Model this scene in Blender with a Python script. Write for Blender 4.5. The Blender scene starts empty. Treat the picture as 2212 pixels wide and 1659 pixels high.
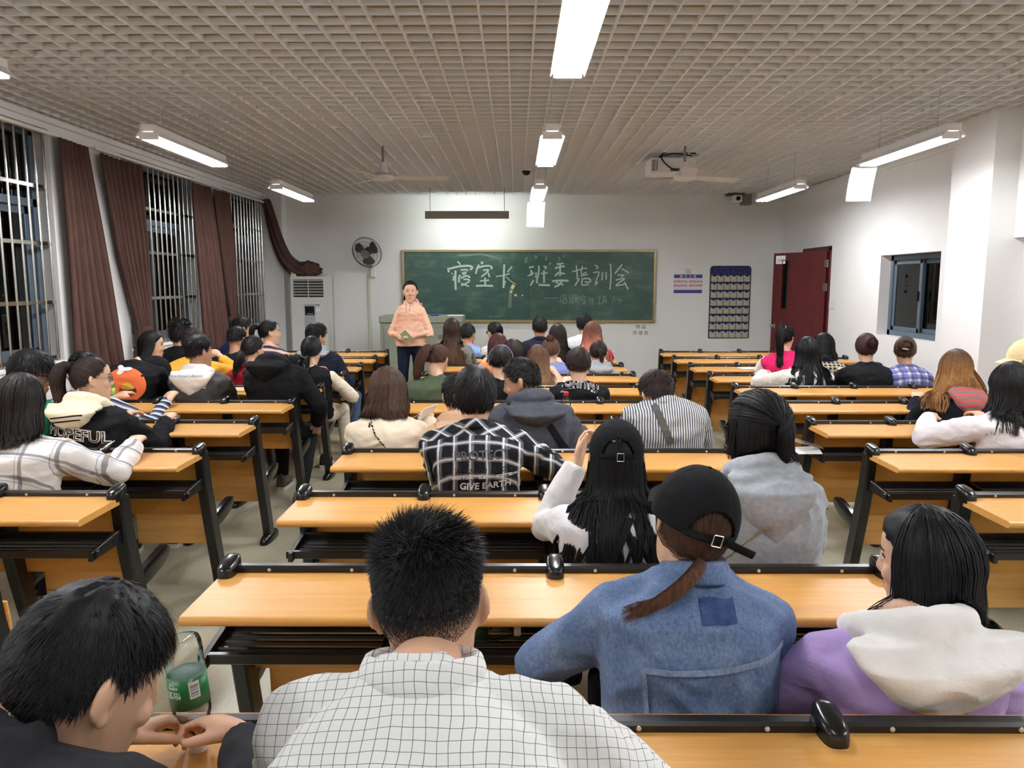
import bpy, bmesh, math, random
import numpy as np
from mathutils import Vector, Matrix, Euler, noise
from mathutils.bvhtree import BVHTree

scene = bpy.context.scene
C = scene.collection
R = math.radians
PI = math.pi

# ------------------------------------------------------------------ camera
F = 1661.0
PITCH = 7.46
YAW = 0.31
CAM_H = 1.60
cam_data = bpy.data.cameras.new('camera')
cam_data.sensor_width = 36.0
cam_data.lens = 36.0 * F / 2212.0
cam_data.clip_start = 0.05
cam = bpy.data.objects.new('camera', cam_data)
cam.location = (0, 0, CAM_H)
cam.rotation_euler = (R(90 - PITCH), 0, R(YAW))
C.objects.link(cam)
scene.camera = cam
CAM_M = Euler((R(90 - PITCH), 0, R(YAW))).to_matrix()

# ------------------------------------------------------------------ world (night outside)
world = bpy.data.worlds.new('night')
scene.world = world
world.use_nodes = True
world.node_tree.nodes['Background'].inputs[0].default_value = (0.010, 0.011, 0.013, 1)
world.node_tree.nodes['Background'].inputs[1].default_value = 1.0

# ------------------------------------------------------------------ exposure
vs = scene.view_settings
vs.view_transform = 'Standard'
vs.look = 'None'
vs.gamma = 1.0
vs.use_curve_mapping = False
vs.exposure = 0.78
TUBE_STRENGTH = 58.0
BOARD_TUBE_STRENGTH = 70.0
cy = scene.cycles
cy.max_bounces = 6
cy.diffuse_bounces = 4
cy.glossy_bounces = 3
cy.transmission_bounces = 5
cy.transparent_max_bounces = 8
cy.caustics_reflective = False
cy.caustics_refractive = False
cy.use_light_tree = False
cy.adaptive_threshold = 0.03

# ------------------------------------------------------------------ helpers
def at(px, py, Y):
    """the point at depth Y seen at a pixel of the photograph"""
    d = CAM_M @ Vector(((px - 1106) / F, -(py - 829.5) / F, -1))
    return Vector((0, 0, CAM_H)) + d * (Y / d.y)

def on_x(px, py, X):
    d = CAM_M @ Vector(((px - 1106) / F, -(py - 829.5) / F, -1))
    return Vector((0, 0, CAM_H)) + d * (X / d.x)

def V(*a):
    return Vector(a)

class MB:
    """collects shapes that become ONE mesh object"""
    def __init__(self):
        self.v = []
        self.f = []
    def add(self, vs, fs):
        o = len(self.v)
        self.v += [tuple(p) for p in vs]
        self.f += [tuple(i + o for i in q) for q in fs]
        return self
    def box(self, c, s, rot=None):
        c = Vector(c); h = Vector(s) / 2
        pts = []
        for sx in (-1, 1):
            for sy in (-1, 1):
                for sz in (-1, 1):
                    p = Vector((sx * h.x, sy * h.y, sz * h.z))
                    if rot is not None:
                        p = rot @ p
                    pts.append(c + p)
        return self.add(pts, [(0, 1, 3, 2), (4, 6, 7, 5), (0, 4, 5, 1), (2, 3, 7, 6), (0, 2, 6, 4), (1, 5, 7, 3)])
    def bbox(self, x0, x1, y0, y1, z0, z1):
        return self.box(((x0 + x1) / 2, (y0 + y1) / 2, (z0 + z1) / 2), (x1 - x0, y1 - y0, z1 - z0))
    def tube(self, pts, rad, n=8, flat=1.0, up=None, cap=True):
        """a swept tube; rad a number or a list; flat squashes the second axis"""
        pts = [Vector(p) for p in pts]
        if not isinstance(rad, (list, tuple)):
            rad = [rad] * len(pts)
        rings = []
        ref = Vector(up) if up is not None else None
        prev = None
        for i, p in enumerate(pts):
            t = (pts[min(i + 1, len(pts) - 1)] - pts[max(i - 1, 0)])
            if t.length < 1e-9:
                t = Vector((0, 0, 1))
            t.normalize()
            if prev is None:
                r = ref if ref is not None else (Vector((1, 0, 0)) if abs(t.x) < 0.8 else Vector((0, 1, 0)))
            else:
                r = prev
            a = (r - t * r.dot(t))
            if a.length < 1e-6:
                a = t.orthogonal()
            a.normalize()
            b = t.cross(a)
            prev = a
            rr = rad[i]
            if isinstance(rr, (list, tuple)):
                ra, rb = rr
            else:
                ra, rb = rr, rr * flat
            rings.append([p + a * (math.cos(2 * PI * k / n) * ra) + b * (math.sin(2 * PI * k / n) * rb) for k in range(n)])
        vs = [q for rg in rings for q in rg]
        fs = []
        for i in range(len(rings) - 1):
            for k in range(n):
                k2 = (k + 1) % n
                fs.append((i * n + k, i * n + k2, (i + 1) * n + k2, (i + 1) * n + k))
        if cap:
            fs.append(tuple(reversed(range(n))))
            fs.append(tuple((len(rings) - 1) * n + k for k in range(n)))
        return self.add(vs, fs)
    def rings(self, rings, cap=True):
        n = len(rings[0])
        vs = [q for rg in rings for q in rg]
        fs = []
        for i in range(len(rings) - 1):
            for k in range(n):
                k2 = (k + 1) % n
                fs.append((i * n + k, i * n + k2, (i + 1) * n + k2, (i + 1) * n + k))
        if cap:
            fs.append(tuple(reversed(range(n))))
            fs.append(tuple((len(rings) - 1) * n + k for k in range(n)))
        return self.add(vs, fs)
    def ell(self, c, r, rot=None, nu=14, nv=10):
        c = Vector(c)
        vs = []
        for j in range(nv + 1):
            th = PI * j / nv
            for i in range(nu):
                ph = 2 * PI * i / nu
                p = Vector((r[0] * math.sin(th) * math.cos(ph), r[1] * math.sin(th) * math.sin(ph), r[2] * math.cos(th)))
                if rot is not None:
                    p = rot @ p
                vs.append(c + p)
        fs = []
        for j in range(nv):
            for i in range(nu):
                i2 = (i + 1) % nu
                fs.append((j * nu + i, (j + 1) * nu + i, (j + 1) * nu + i2, j * nu + i2))
        return self.add(vs, fs)
    def prism(self, outline, axis, a, b):
        """extrude a 2-D outline along axis (0,1,2) from a to b"""
        n = len(outline)
        def p(u, v, w):
            q = [u, v]
            q.insert(axis, w)
            return tuple(q)
        vs = [p(u, v, a) for u, v in outline] + [p(u, v, b) for u, v in outline]
        fs = [tuple(range(n)), tuple(reversed(range(n, 2 * n)))]
        for k in range(n):
            k2 = (k + 1) % n
            fs.append((k, k + n, k2 + n, k2))
        return self.add(vs, fs)
    def lathe(self, prof, c=(0, 0, 0), n=20, rot=None):
        c = Vector(c)
        rings = []
        for r, z in prof:
            ring = []
            for k in range(n):
                p = Vector((r * math.cos(2 * PI * k / n), r * math.sin(2 * PI * k / n), z))
                if rot is not None:
                    p = rot @ p
                ring.append(c + p)
            rings.append(ring)
        return self.rings(rings)
    def mesh(self, name='m', smooth=False, bevel=0, bseg=1):
        me = bpy.data.meshes.new(name)
        me.from_pydata(self.v, [], self.f)
        bm = bmesh.new()
        bm.from_mesh(me)
        bmesh.ops.remove_doubles(bm, verts=bm.verts, dist=1e-6)
        bmesh.ops.recalc_face_normals(bm, faces=bm.faces)
        if bevel:
            ed = [e for e in bm.edges if len(e.link_faces) == 2 and e.calc_face_angle(0) > 0.6]
            bmesh.ops.bevel(bm, geom=ed, offset=bevel, segments=bseg, profile=0.6, affect='EDGES', clamp_overlap=True)
        if smooth:
            for f in bm.faces:
                f.smooth = True
            if smooth != 'all':
                for e in bm.edges:
                    if len(e.link_faces) == 2 and e.calc_face_angle(0) > 0.7:
                        e.smooth = False
        bm.to_mesh(me)
        bm.free()
        me.name = name
        return me

def put(name, me, mat=None, parent=None, loc=None, rot=None):
    o = bpy.data.objects.new(name, me)
    C.objects.link(o)
    if mat is not None and me is not None and not me.materials:
        me.materials.append(mat)
    if parent is not None:
        o.parent = parent
    if loc is not None:
        o.location = loc
    if rot is not None:
        o.rotation_euler = rot
    return o

def thing(name, label, cat, loc=(0, 0, 0), rz=0.0, group=None):
    o = bpy.data.objects.new(name, None)
    o.empty_display_size = 0.1
    C.objects.link(o)
    o.location = loc
    o.rotation_euler = (0, 0, rz)
    return tag(o, label, cat, group)

def tag(o, label=None, cat=None, group=None, kind=None):
    if label: o['label'] = label
    if cat: o['category'] = cat
    if group: o['group'] = group
    if kind: o['kind'] = kind
    return o

def struct(name, me, mat, label=None):
    o = put(name, me, mat)
    o['kind'] = 'structure'
    if label: o['label'] = label
    return o

# ------------------------------------------------------------------ materials
def srgb(r, g, b):
    def c(x):
        x /= 255.0
        return x / 12.92 if x <= 0.04045 else ((x + 0.055) / 1.055) ** 2.4
    return (c(r), c(g), c(b), 1.0)

class NT:
    def __init__(self, mat):
        self.t = mat.node_tree
        self.n = self.t.nodes
        self.p = self.n['Principled BSDF']
    def new(self, t, **kw):
        n = self.n.new(t)
        for k, v in kw.items():
            setattr(n, k, v)
        return n
    def link(self, a, b):
        self.t.links.new(a, b)
    def math(self, op, a, b=None, c=None):
        n = self.new('ShaderNodeMath', operation=op)
        for i, x in enumerate((a, b, c)):
            if x is None: continue
            if isinstance(x, (int, float)): n.inputs[i].default_value = x
            else: self.link(x, n.inputs[i])
        return n.outputs[0]
    def mix(self, fac, a, b, mode='MIX'):
        n = self.new('ShaderNodeMix', data_type='RGBA', blend_type=mode)
        for sock, x in ((n.inputs[0], fac), (n.inputs[6], a), (n.inputs[7], b)):
            if isinstance(x, (int, float)): sock.default_value = x
            elif isinstance(x, tuple): sock.default_value = x
            else: self.link(x, sock)
        return n.outputs[2]
    def obj(self):
        return self.new('ShaderNodeTexCoord').outputs['Object']
    def sep(self, vec):
        n = self.new('ShaderNodeSeparateXYZ'); self.link(vec, n.inputs[0]); return n.outputs
    def comb(self, x, y, z):
        n = self.new('ShaderNodeCombineXYZ')
        for i, q in enumerate((x, y, z)):
            if isinstance(q, (int, float)): n.inputs[i].default_value = q
            else: self.link(q, n.inputs[i])
        return n.outputs[0]
    def mapping(self, vec, scale=(1, 1, 1), rot=(0, 0, 0)):
        n = self.new('ShaderNodeMapping')
        n.inputs['Scale'].default_value = scale
        n.inputs['Rotation'].default_value = rot
        self.link(vec, n.inputs[0]); return n.outputs[0]
    def noise(self, vec, scale, detail=3, rough=0.5, out=0):
        n = self.new('ShaderNodeTexNoise')
        n.inputs['Scale'].default_value = scale
        n.inputs['Detail'].default_value = detail
        n.inputs['Roughness'].default_value = rough
        if vec is not None: self.link(vec, n.inputs['Vector'])
        return n.outputs[out]
    def ramp(self, fac, stops):
        n = self.new('ShaderNodeValToRGB')
        e = n.color_ramp.elements
        while len(e) < len(stops): e.new(0.5)
        for el, (pos, col) in zip(e, stops):
            el.position = pos
            el.color = col if len(col) == 4 else (*col, 1)
        self.link(fac, n.inputs[0]); return n.outputs[0]
    def bump(self, h, strength=0.3, dist=0.01):
        n = self.new('ShaderNodeBump')
        n.inputs['Strength'].default_value = strength
        n.inputs['Distance'].default_value = dist
        self.link(h, n.inputs['Height'])
        self.link(n.outputs[0], self.p.inputs['Normal'])

MATS = {}
def mat(name, col, rough=0.5, metal=0.0, vary=0.0, vscale=8.0, bump=0.0, bscale=60.0, spec=None, sheen=0.0, emit=None, stretch=None, trans=0.0, ior=None, alpha=None):
    if name in MATS: return MATS[name]
    m = bpy.data.materials.new(name)
    m.use_nodes = True
    t = NT(m)
    p = t.p
    p.inputs['Base Color'].default_value = col
    p.inputs['Roughness'].default_value = rough
    p.inputs['Metallic'].default_value = metal
    if spec is not None: p.inputs['Specular IOR Level'].default_value = spec
    if sheen: p.inputs['Sheen Weight'].default_value = sheen
    if trans: p.inputs['Transmission Weight'].default_value = trans
    if ior: p.inputs['IOR'].default_value = ior
    if alpha is not None: p.inputs['Alpha'].default_value = alpha
    if emit:
        p.inputs['Emission Color'].default_value = emit[0]
        p.inputs['Emission Strength'].default_value = emit[1]
    vec = None
    if vary or bump:
        vec = t.obj()
        if stretch: vec = t.mapping(vec, stretch)
    if vary:
        n = t.noise(vec, vscale, 4, 0.55)
        lo = tuple(c * (1 - vary) for c in col[:3]); hi = tuple(min(1, c * (1 + vary)) for c in col[:3])
        t.link(t.ramp(n, [(0.3, lo), (0.7, hi)]), p.inputs['Base Color'])
    if bump:
        t.bump(t.noise(vec, bscale, 4, 0.6), bump, 0.004)
    MATS[name] = m
    return m

def wood_mat(name, c1, c2, rough, axis=0):
    m = mat(name, c1, rough)
    t = NT(m)
    sc = [14.0, 14.0, 14.0]; sc[axis] = 0.9
    v = t.mapping(t.obj(), tuple(sc))
    n1 = t.noise(v, 3.0, 6, 0.65)
    v2 = t.mapping(t.obj(), tuple(s * 4 if s > 1 else 2 for s in sc))
    n2 = t.noise(v2, 4.0, 3, 0.6)
    f = t.math('ADD', t.math('MULTIPLY', n1, 0.7), t.math('MULTIPLY', n2, 0.3))
    t.link(t.ramp(f, [(0.36, c2), (0.62, c1)]), t.p.inputs['Base Color'])
    t.bump(n2, 0.04, 0.001)
    t.p.inputs['Specular IOR Level'].default_value = 0.35
    return m

M_WALL = mat('wall_paint', srgb(226, 226, 224), 0.75, vary=0.03, vscale=1.6, bump=0.05, bscale=40)
M_SLAT = mat('ceiling_slat_paint', srgb(222, 223, 224), 0.55, vary=0.04, vscale=3)
M_SLAB = mat('ceiling_slab_beige', srgb(160, 147, 126), 0.9, vary=0.08, vscale=2)
M_BLACK = mat('black_enamel', srgb(22, 21, 21), 0.32, vary=0.1, vscale=30)
M_BLACKP = mat('black_plastic', srgb(20, 20, 21), 0.22)
M_STEEL = mat('stainless_steel', srgb(190, 186, 178), 0.22, metal=1.0, vary=0.1, vscale=20)
M_SCREW = mat('screw_steel', srgb(215, 212, 205), 0.3, metal=0.9)
M_ALU = mat('blue_grey_aluminium', srgb(88, 102, 114), 0.4, metal=0.25, vary=0.06)
M_WHITEP = mat('white_plastic', srgb(226, 226, 222), 0.4)
M_DESK = wood_mat('desk_beech_laminate', srgb(208, 156, 85), srgb(196, 141, 72), 0.36, 0)
M_PANEL = wood_mat('panel_beech_laminate', srgb(206, 150, 72), srgb(192, 136, 60), 0.4, 0)
M_SEATW = wood_mat('seat_beech_laminate', srgb(222, 174, 104), srgb(206, 154, 84), 0.35, 0)
M_DOOR = wood_mat('door_red_veneer', srgb(88, 30, 32), srgb(70, 22, 26), 0.38, 2)
M_CURT = mat('curtain_brown_cloth', srgb(80, 59, 53), 0.95, spec=0.1, vary=0.12, vscale=6, bump=0.15, bscale=120)
M_PAPER = mat('white_paper', srgb(236, 236, 232), 0.8)

def glass_mat(name, tint=(0.9, 0.95, 0.95, 1), fac=0.0, ior=1.52):
    m = bpy.data.materials.new(name); m.use_nodes = True
    t = m.node_tree
    out = t.nodes['Material Output']
    tr = t.nodes.new('ShaderNodeBsdfTransparent'); tr.inputs[0].default_value = tint
    gl = t.nodes.new('ShaderNodeBsdfGlossy'); gl.inputs['Roughness'].default_value = 0.02
    fr = t.nodes.new('ShaderNodeFresnel'); fr.inputs[0].default_value = ior
    ad = t.nodes.new('ShaderNodeMath'); ad.operation = 'ADD'; ad.inputs[1].default_value = fac
    mx = t.nodes.new('ShaderNodeMixShader')
    t.links.new(fr.outputs[0], ad.inputs[0])
    t.links.new(ad.outputs[0], mx.inputs[0])
    t.links.new(tr.outputs[0], mx.inputs[1])
    t.links.new(gl.outputs[0], mx.inputs[2])
    t.links.new(mx.outputs[0], out.inputs[0])
    return m
M_GLASS = glass_mat('window_glass', (0.75, 0.8, 0.8, 1), 0.03)

tmp_scene = bpy.data.scenes.new('workshop')   # scratch space, removed at the end
# text as a mesh lying in the xz plane, facing -y
TXT = {}
def text_mesh(body, size, mat_, shear=0.0, extrude=0.0006, align='CENTER', bold=0.0, spacing=1.0):
    cu = bpy.data.curves.new('lettering', 'FONT')
    cu.body = body
    cu.size = size
    cu.shear = shear
    cu.extrude = extrude
    cu.offset = bold
    cu.space_character = spacing
    cu.align_x = align
    cu.align_y = 'CENTER'
    cu.resolution_u = 3
    o = bpy.data.objects.new('lettering', cu)
    tmp_scene.collection.objects.link(o)
    with bpy.context.temp_override(scene=tmp_scene, view_layer=tmp_scene.view_layers[0]):
        dg = bpy.context.evaluated_depsgraph_get()
        me = bpy.data.meshes.new_from_object(o.evaluated_get(dg))
    bpy.data.objects.remove(o)
    bpy.data.curves.remove(cu)
    me.transform(Matrix.Rotation(R(90), 4, 'X'))
    me.materials.clear()
    me.materials.append(mat_)
    return me
# ================================================================== the room
XL, XR, YB, YF, ZC = -3.69, 3.98, -1.6, 11.67, 2.90

def floor_material():
    m = mat('floor_terrazzo', srgb(146, 143, 120), 0.34)
    t = NT(m)
    o = t.obj()
    n = t.noise(o, 1.1, 5, 0.6)
    n2 = t.noise(o, 60, 2, 0.5)
    f = t.math('ADD', t.math('MULTIPLY', n, 0.75), t.math('MULTIPLY', n2, 0.25))
    t.link(t.ramp(f, [(0.35, srgb(162, 157, 133)), (0.65, srgb(198, 192, 167))]), t.p.inputs['Base Color'])
    t.link(t.ramp(n, [(0.3, (0.26,) * 3), (0.7, (0.42,) * 3)]), t.p.inputs['Roughness'])
    return m
struct('floor', MB().bbox(XL - 0.3, XR + 0.3, YB - 0.2, YF + 0.2, -0.1, 0).mesh('floor'), floor_material(), 'dull greenish-grey terrazzo floor of the classroom')

# open-cell ceiling: slab above, slats hung below it
ceil = struct('ceiling', MB().bbox(XL - 0.3, XR + 0.3, YB - 0.2, YF + 0.2, 3.22, 3.32).mesh('ceiling'), M_SLAB, 'beige slab above an open-cell lattice of pale grey slats')
CELL = 0.1375
me_long = MB().bbox(-0.005, 0.005, YB, YF, 0, 0.034).mesh('slat_long')
me_long.materials.append(M_SLAT)
me_cross = MB().bbox(XL, XR, -0.0035, 0.0035, 0.0005, 0.0335).mesh('slat_cross')
me_cross.materials.append(M_SLAT)
x = XL + 0.07
while x < XR:
    put('slat', me_long, None, ceil, (x, 0, ZC)); x += CELL
y = YB + 0.06
while y < YF:
    put('slat', me_cross, None, ceil, (0, y, ZC)); y += CELL

# left wall with three tall windows
WINS = [(4.55, 6.24), (7.36, 9.02), (9.86, 11.44)]
WZ0, WZ1 = 0.98, 2.80
mb = MB()
mb.bbox(XL - 0.24, XL, YB, YF, 0, WZ0)
mb.bbox(XL - 0.24, XL, YB, YF, WZ1, 3.22)
ys = [YB] + [q for w in WINS for q in w] + [YF]
for i in range(0, len(ys), 2):
    mb.bbox(XL - 0.24, XL, ys[i], ys[i + 1], WZ0, WZ1)
wl = struct('wall_left', mb.mesh('wall_left'), M_WALL, 'white wall with three tall barred windows')
struct('trim_1', MB().bbox(XL, XL + 0.035, YB, YF, ZC - 0.055, ZC - 0.005).mesh('trim_1', bevel=0.006), M_WALL, 'white moulding along the top of the window wall')

M_OUT = mat('outside_brown_render', srgb(150, 128, 104), 0.9, vary=0.25, vscale=1.2)
struct('wall_outside_left', MB().bbox(XL - 1.4, XL - 1.3, 2.0, 14.0, -0.1, 3.6).mesh('wall_out'), M_OUT, 'dim brown balcony wall outside the barred windows')
struct('floor_outside_left', MB().bbox(XL - 1.4, XL - 0.24, 2.0, 14.0, -0.2, -0.1).mesh('floor_out'), M_OUT, 'dim balcony floor outside the barred windows')

def left_window(i, y0, y1):
    w = struct('window_%d' % i, None, None, ['tall grey-framed night window nearest the camera', 'tall grey-framed night window between two pairs of brown curtains', 'tall grey-framed night window next to the front corner'][i - 1])
    xf = XL - 0.17
    m = MB()
    t_ = 0.05
    m.bbox(xf - 0.04, xf + 0.04, y0, y0 + t_, WZ0, WZ1)
    m.bbox(xf - 0.04, xf + 0.04, y1 - t_, y1, WZ0, WZ1)
    m.bbox(xf - 0.04, xf + 0.04, y0, y1, WZ0, WZ0 + t_)
    m.bbox(xf - 0.04, xf + 0.04, y0, y1, WZ1 - t_, WZ1)
    m.bbox(xf - 0.04, xf + 0.04, y0, y1, 2.20, 2.26)
    put('frame', m.mesh('frame', bevel=0.004), M_ALU, w)
    ym = (y0 + y1) / 2
    for k, (a, b, xo) in enumerate(((y0 + t_, ym + 0.03, 0.015), (ym - 0.03, y1 - t_, -0.015))):
        s = MB()
        s.bbox(xf + xo - 0.012, xf + xo + 0.012, a, a + 0.05, WZ0 + t_, 2.20)
        s.bbox(xf + xo - 0.012, xf + xo + 0.012, b - 0.05, b, WZ0 + t_, 2.20)
        s.bbox(xf + xo - 0.012, xf + xo + 0.012, a, b, WZ0 + t_, WZ0 + t_ + 0.06)
        s.bbox(xf + xo - 0.012, xf + xo + 0.012, a, b, 2.14, 2.20)
        sash = put('sash', s.mesh('sash', bevel=0.003), M_ALU, w)
        put('pane', MB().bbox(xf + xo - 0.003, xf + xo + 0.003, a + 0.05, b - 0.05, WZ0 + 0.11, 2.14).mesh('pane'), M_GLASS, sash)
    put('pane', MB().bbox(xf - 0.003, xf + 0.003, y0 + t_, y1 - t_, 2.26, WZ1 - t_).mesh('pane'), M_GLASS, w)
    put('window_sill', MB().bbox(XL - 0.24, XL + 0.015, y0 - 0.01, y1 + 0.01, WZ0 - 0.03, WZ0 - 0.002).mesh('sill', bevel=0.004), M_WALL, w)
    # the burglar grille in front of it
    g = thing('window_grille', ['stainless steel burglar bars over the window nearest the camera', 'stainless steel burglar bars over the window between the tied curtains', 'stainless steel burglar bars over the window beside the air conditioner'][i - 1], 'window grille', (XL - 0.035, y0, WZ0))
    L = y1 - y0
    n = int(round((L - 0.02) / 0.108))
    bar = MB().tube([(0, 0, 0.005), (0, 0, WZ1 - WZ0 - 0.005)], 0.0095, 8).mesh('bar', smooth=True)
    bar.materials.append(M_STEEL)
    for k in range(n):
        put('bar', bar, None, g, (0, 0.02 + (L - 0.04) * k / (n - 1), 0))
    rail = MB().bbox(-0.012, 0.004, 0.0, L, -0.016, 0.016).mesh('cross_rail', bevel=0.002)
    rail.materials.append(M_STEEL)
    for z in (0.03, 0.47, 0.93, 1.37, WZ1 - WZ0 - 0.03):
        put('cross_rail', rail, None, g, (0, 0, z))
for i, (a, b) in enumerate(WINS):
    left_window(i + 1, a, b)

# right wall: pillar, corridor windows, door
DOOR_Y0, DOOR_Y1, DOOR_Z = 9.86, 10.80, 2.06
RW = (7.32, 8.52, 1.04, 1.90)
RW2 = (4.4, 5.85, 1.0, 1.93)
mb = MB()
T = 0.24
mb.bbox(XR, XR + T, YB, RW2[0], 0, 3.22)
mb.bbox(XR, XR + T, RW2[0], RW2[1], 0, RW2[2]); mb.bbox(XR, XR + T, RW2[0], RW2[1], RW2[3], 3.22)
mb.bbox(XR, XR + T, RW2[1], RW[0], 0, 3.22)
mb.bbox(XR, XR + T, RW[0], RW[1], 0, RW[2]); mb.bbox(XR, XR + T, RW[0], RW[1], RW[3], 3.22)
mb.bbox(XR, XR + T, RW[1], DOOR_Y0, 0, 3.22)
mb.bbox(XR, XR + T, DOOR_Y0, DOOR_Y1, DOOR_Z, 3.22)
mb.bbox(XR, XR + T, DOOR_Y1, YF, 0, 3.22)
struct('wall_right', mb.mesh('wall_right'), M_WALL, 'white wall with the door, corridor window and a deep pillar')
struct('wall_pillar', MB().bbox(3.64, XR, 6.05, 6.62, 0, 3.22).mesh('pillar'), M_WALL, 'white square pillar standing out from the right wall')
struct('wall_lintel', MB().bbox(3.84, XR, 3.2, 6.05, 1.95, 3.22).mesh('lintel'), M_WALL, 'white beam box above the nearer corridor window')
struct('trim_2', MB().bbox(XR - 0.05, XR, 6.62, YF, ZC - 0.09, ZC - 0.01).mesh('trim_2', bevel=0.01), M_WALL, 'white moulding along the top of the door wall')
struct('wall_front', MB().bbox(XL - 0.24, XR + T, YF, YF + 0.2, 0, 3.22).mesh('wall_front'), M_WALL, 'white front wall carrying the blackboard')
struct('wall_corner', MB().bbox(XL, XL + 0.26, 11.45, YF, 0, 3.22).mesh('wall_corner', bevel=0.004), M_WALL, 'narrow white column in the front left corner')
struct('wall_back', MB().bbox(XL - 0.24, XR + T, YB - 0.2, YB, 0, 3.22).mesh('wall_back'), M_WALL, 'white back wall behind the camera')
M_CORR = mat('corridor_wall_paint', srgb(150, 146, 138), 0.8, vary=0.06, vscale=1.0)
struct('wall_corridor', MB().bbox(XR + 2.2, XR + 2.3, 2, YF + 1.5, -0.1, 3.3).mesh('wall_corr'), M_CORR, 'dim grey corridor wall beyond the door and window')
struct('floor_corridor', MB().bbox(XR + T, XR + 2.3, 2, YF + 1.5, -0.2, -0.02).mesh('floor_corr'), M_CORR, 'dim corridor floor beyond the door')

def right_window(i, q, label):
    y0, y1, z0, z1 = q
    w = struct('window_%d' % i, None, None, label)
    xf = XR + 0.16
    m = MB(); t_ = 0.055
    for (a, b, c, d) in ((y0, y0 + t_, z0, z1), (y1 - t_, y1, z0, z1), (y0, y1, z0, z0 + t_), (y0, y1, z1 - t_, z1)):
        m.bbox(xf - 0.045, xf + 0.045, a, b, c, d)
    put('frame', m.mesh('frame', bevel=0.004), M_ALU, w)
    ym = (y0 + y1) / 2
    for a, b, xo in ((y0 + t_, ym + 0.03, 0.018), (ym - 0.03, y1 - t_, -0.018)):
        s = MB(); u = 0.045
        for (e, f, c, d) in ((a, a + u, z0 + t_, z1 - t_), (b - u, b, z0 + t_, z1 - t_), (a, b, z0 + t_, z0 + t_ + u), (a, b, z1 - t_ - u, z1 - t_)):
            s.bbox(xf + xo - 0.012, xf + xo + 0.012, e, f, c, d)
        sash = put('sash', s.mesh('sash', bevel=0.003), M_ALU, w)
        put('pane', MB().bbox(xf + xo - 0.003, xf + xo + 0.003, a + u, b - u, z0 + t_ + u, z1 - t_ - u).mesh('pane'), M_GLASS, sash)
    put('latch', MB().bbox(xf - 0.06, xf - 0.03, ym - 0.012, ym + 0.012, (z0 + z1) / 2 - 0.05, (z0 + z1) / 2 + 0.05).mesh('latch', bevel=0.006), M_BLACKP, w)
right_window(4, RW, 'blue-grey sliding corridor window beside the red door')
right_window(5, RW2, 'blue-grey corridor window at the right edge beyond the pillar')

# ---- door
d = struct('door_1', None, None, 'dark red wooden door standing ajar with a narrow glass slit')
fr = MB()
for (a, b, c, e) in ((DOOR_Y0 - 0.01, DOOR_Y0 + 0.05, 0, DOOR_Z), (DOOR_Y1 - 0.05, DOOR_Y1 + 0.01, 0, DOOR_Z), (DOOR_Y0 - 0.01, DOOR_Y1 + 0.01, DOOR_Z - 0.05, DOOR_Z + 0.01)):
    fr.bbox(XR - 0.015, XR + T, a, b, c, e)
put('door_frame', fr.mesh('door_frame', bevel=0.004), M_DOOR, d)
LEAF_W = 0.86
hx, hy = XR - 0.02, DOOR_Y0 + 0.06
fe = at(1669, 640, 10.68)
ang = math.atan2(-(fe.x - hx), fe.y - hy)
lf = bpy.data.objects.new('door_leaf', None)
lm = MB()
lz0, lz1 = 0.02, DOOR_Z - 0.055
sx0, sx1, sz0, sz1 = 0.60, 0.70, 1.26, 1.90   # glass slit, measured from the hinge
lm.bbox(-0.02, 0.02, 0, sx0, lz0, lz1); lm.bbox(-0.02, 0.02, sx1, LEAF_W, lz0, lz1)
lm.bbox(-0.02, 0.02, sx0, sx1, lz0, sz0); lm.bbox(-0.02, 0.02, sx0, sx1, sz1, lz1)
leaf = put('door_leaf', lm.mesh('door_leaf'), M_DOOR, d, (hx, hy, 0), (0, 0, ang))
put('pane', MB().bbox(-0.004, 0.004, sx0, sx1, sz0, sz1).mesh('pane'), M_GLASS, leaf)
bd = MB()
for (a, b, c, e) in ((sx0 - 0.012, sx0, sz0 - 0.012, sz1 + 0.012), (sx1, sx1 + 0.012, sz0 - 0.012, sz1 + 0.012), (sx0, sx1, sz0 - 0.012, sz0), (sx0, sx1, sz1, sz1 + 0.012)):
    bd.bbox(-0.024, 0.024, a, b, c, e)
put('slit_bead', bd.mesh('slit_bead'), M_DOOR, leaf)
kb = MB().lathe([(0.030, 0), (0.030, 0.006), (0.012, 0.008), (0.011, 0.03), (0.024, 0.036), (0.030, 0.05), (0.026, 0.064), (0.010, 0.070)], (-0.02, 0.80, 1.02), 18, Matrix.Rotation(R(-90), 3, 'Y'))
put('door_knob', kb.mesh('door_knob', smooth=True), M_STEEL, leaf)
put('room_notice', MB().bbox(-0.0225, -0.0205, 0.66, 0.82, 1.86, 1.97).mesh('room_notice'), M_PAPER, leaf)
M_INK = mat('grey_ink', srgb(90, 90, 92), 0.8)
put('notice_number', text_mesh('2358', 0.05, M_INK), None, leaf, (-0.0235, 0.74, 1.905), (0, 0, R(-90)))
for z in (0.35, 1.55, 1.85):
    put('hinge', MB().bbox(-0.028, -0.018, -0.03, 0.03, z - 0.05, z + 0.05).mesh('hinge', bevel=0.002), M_STEEL, leaf)
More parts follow.
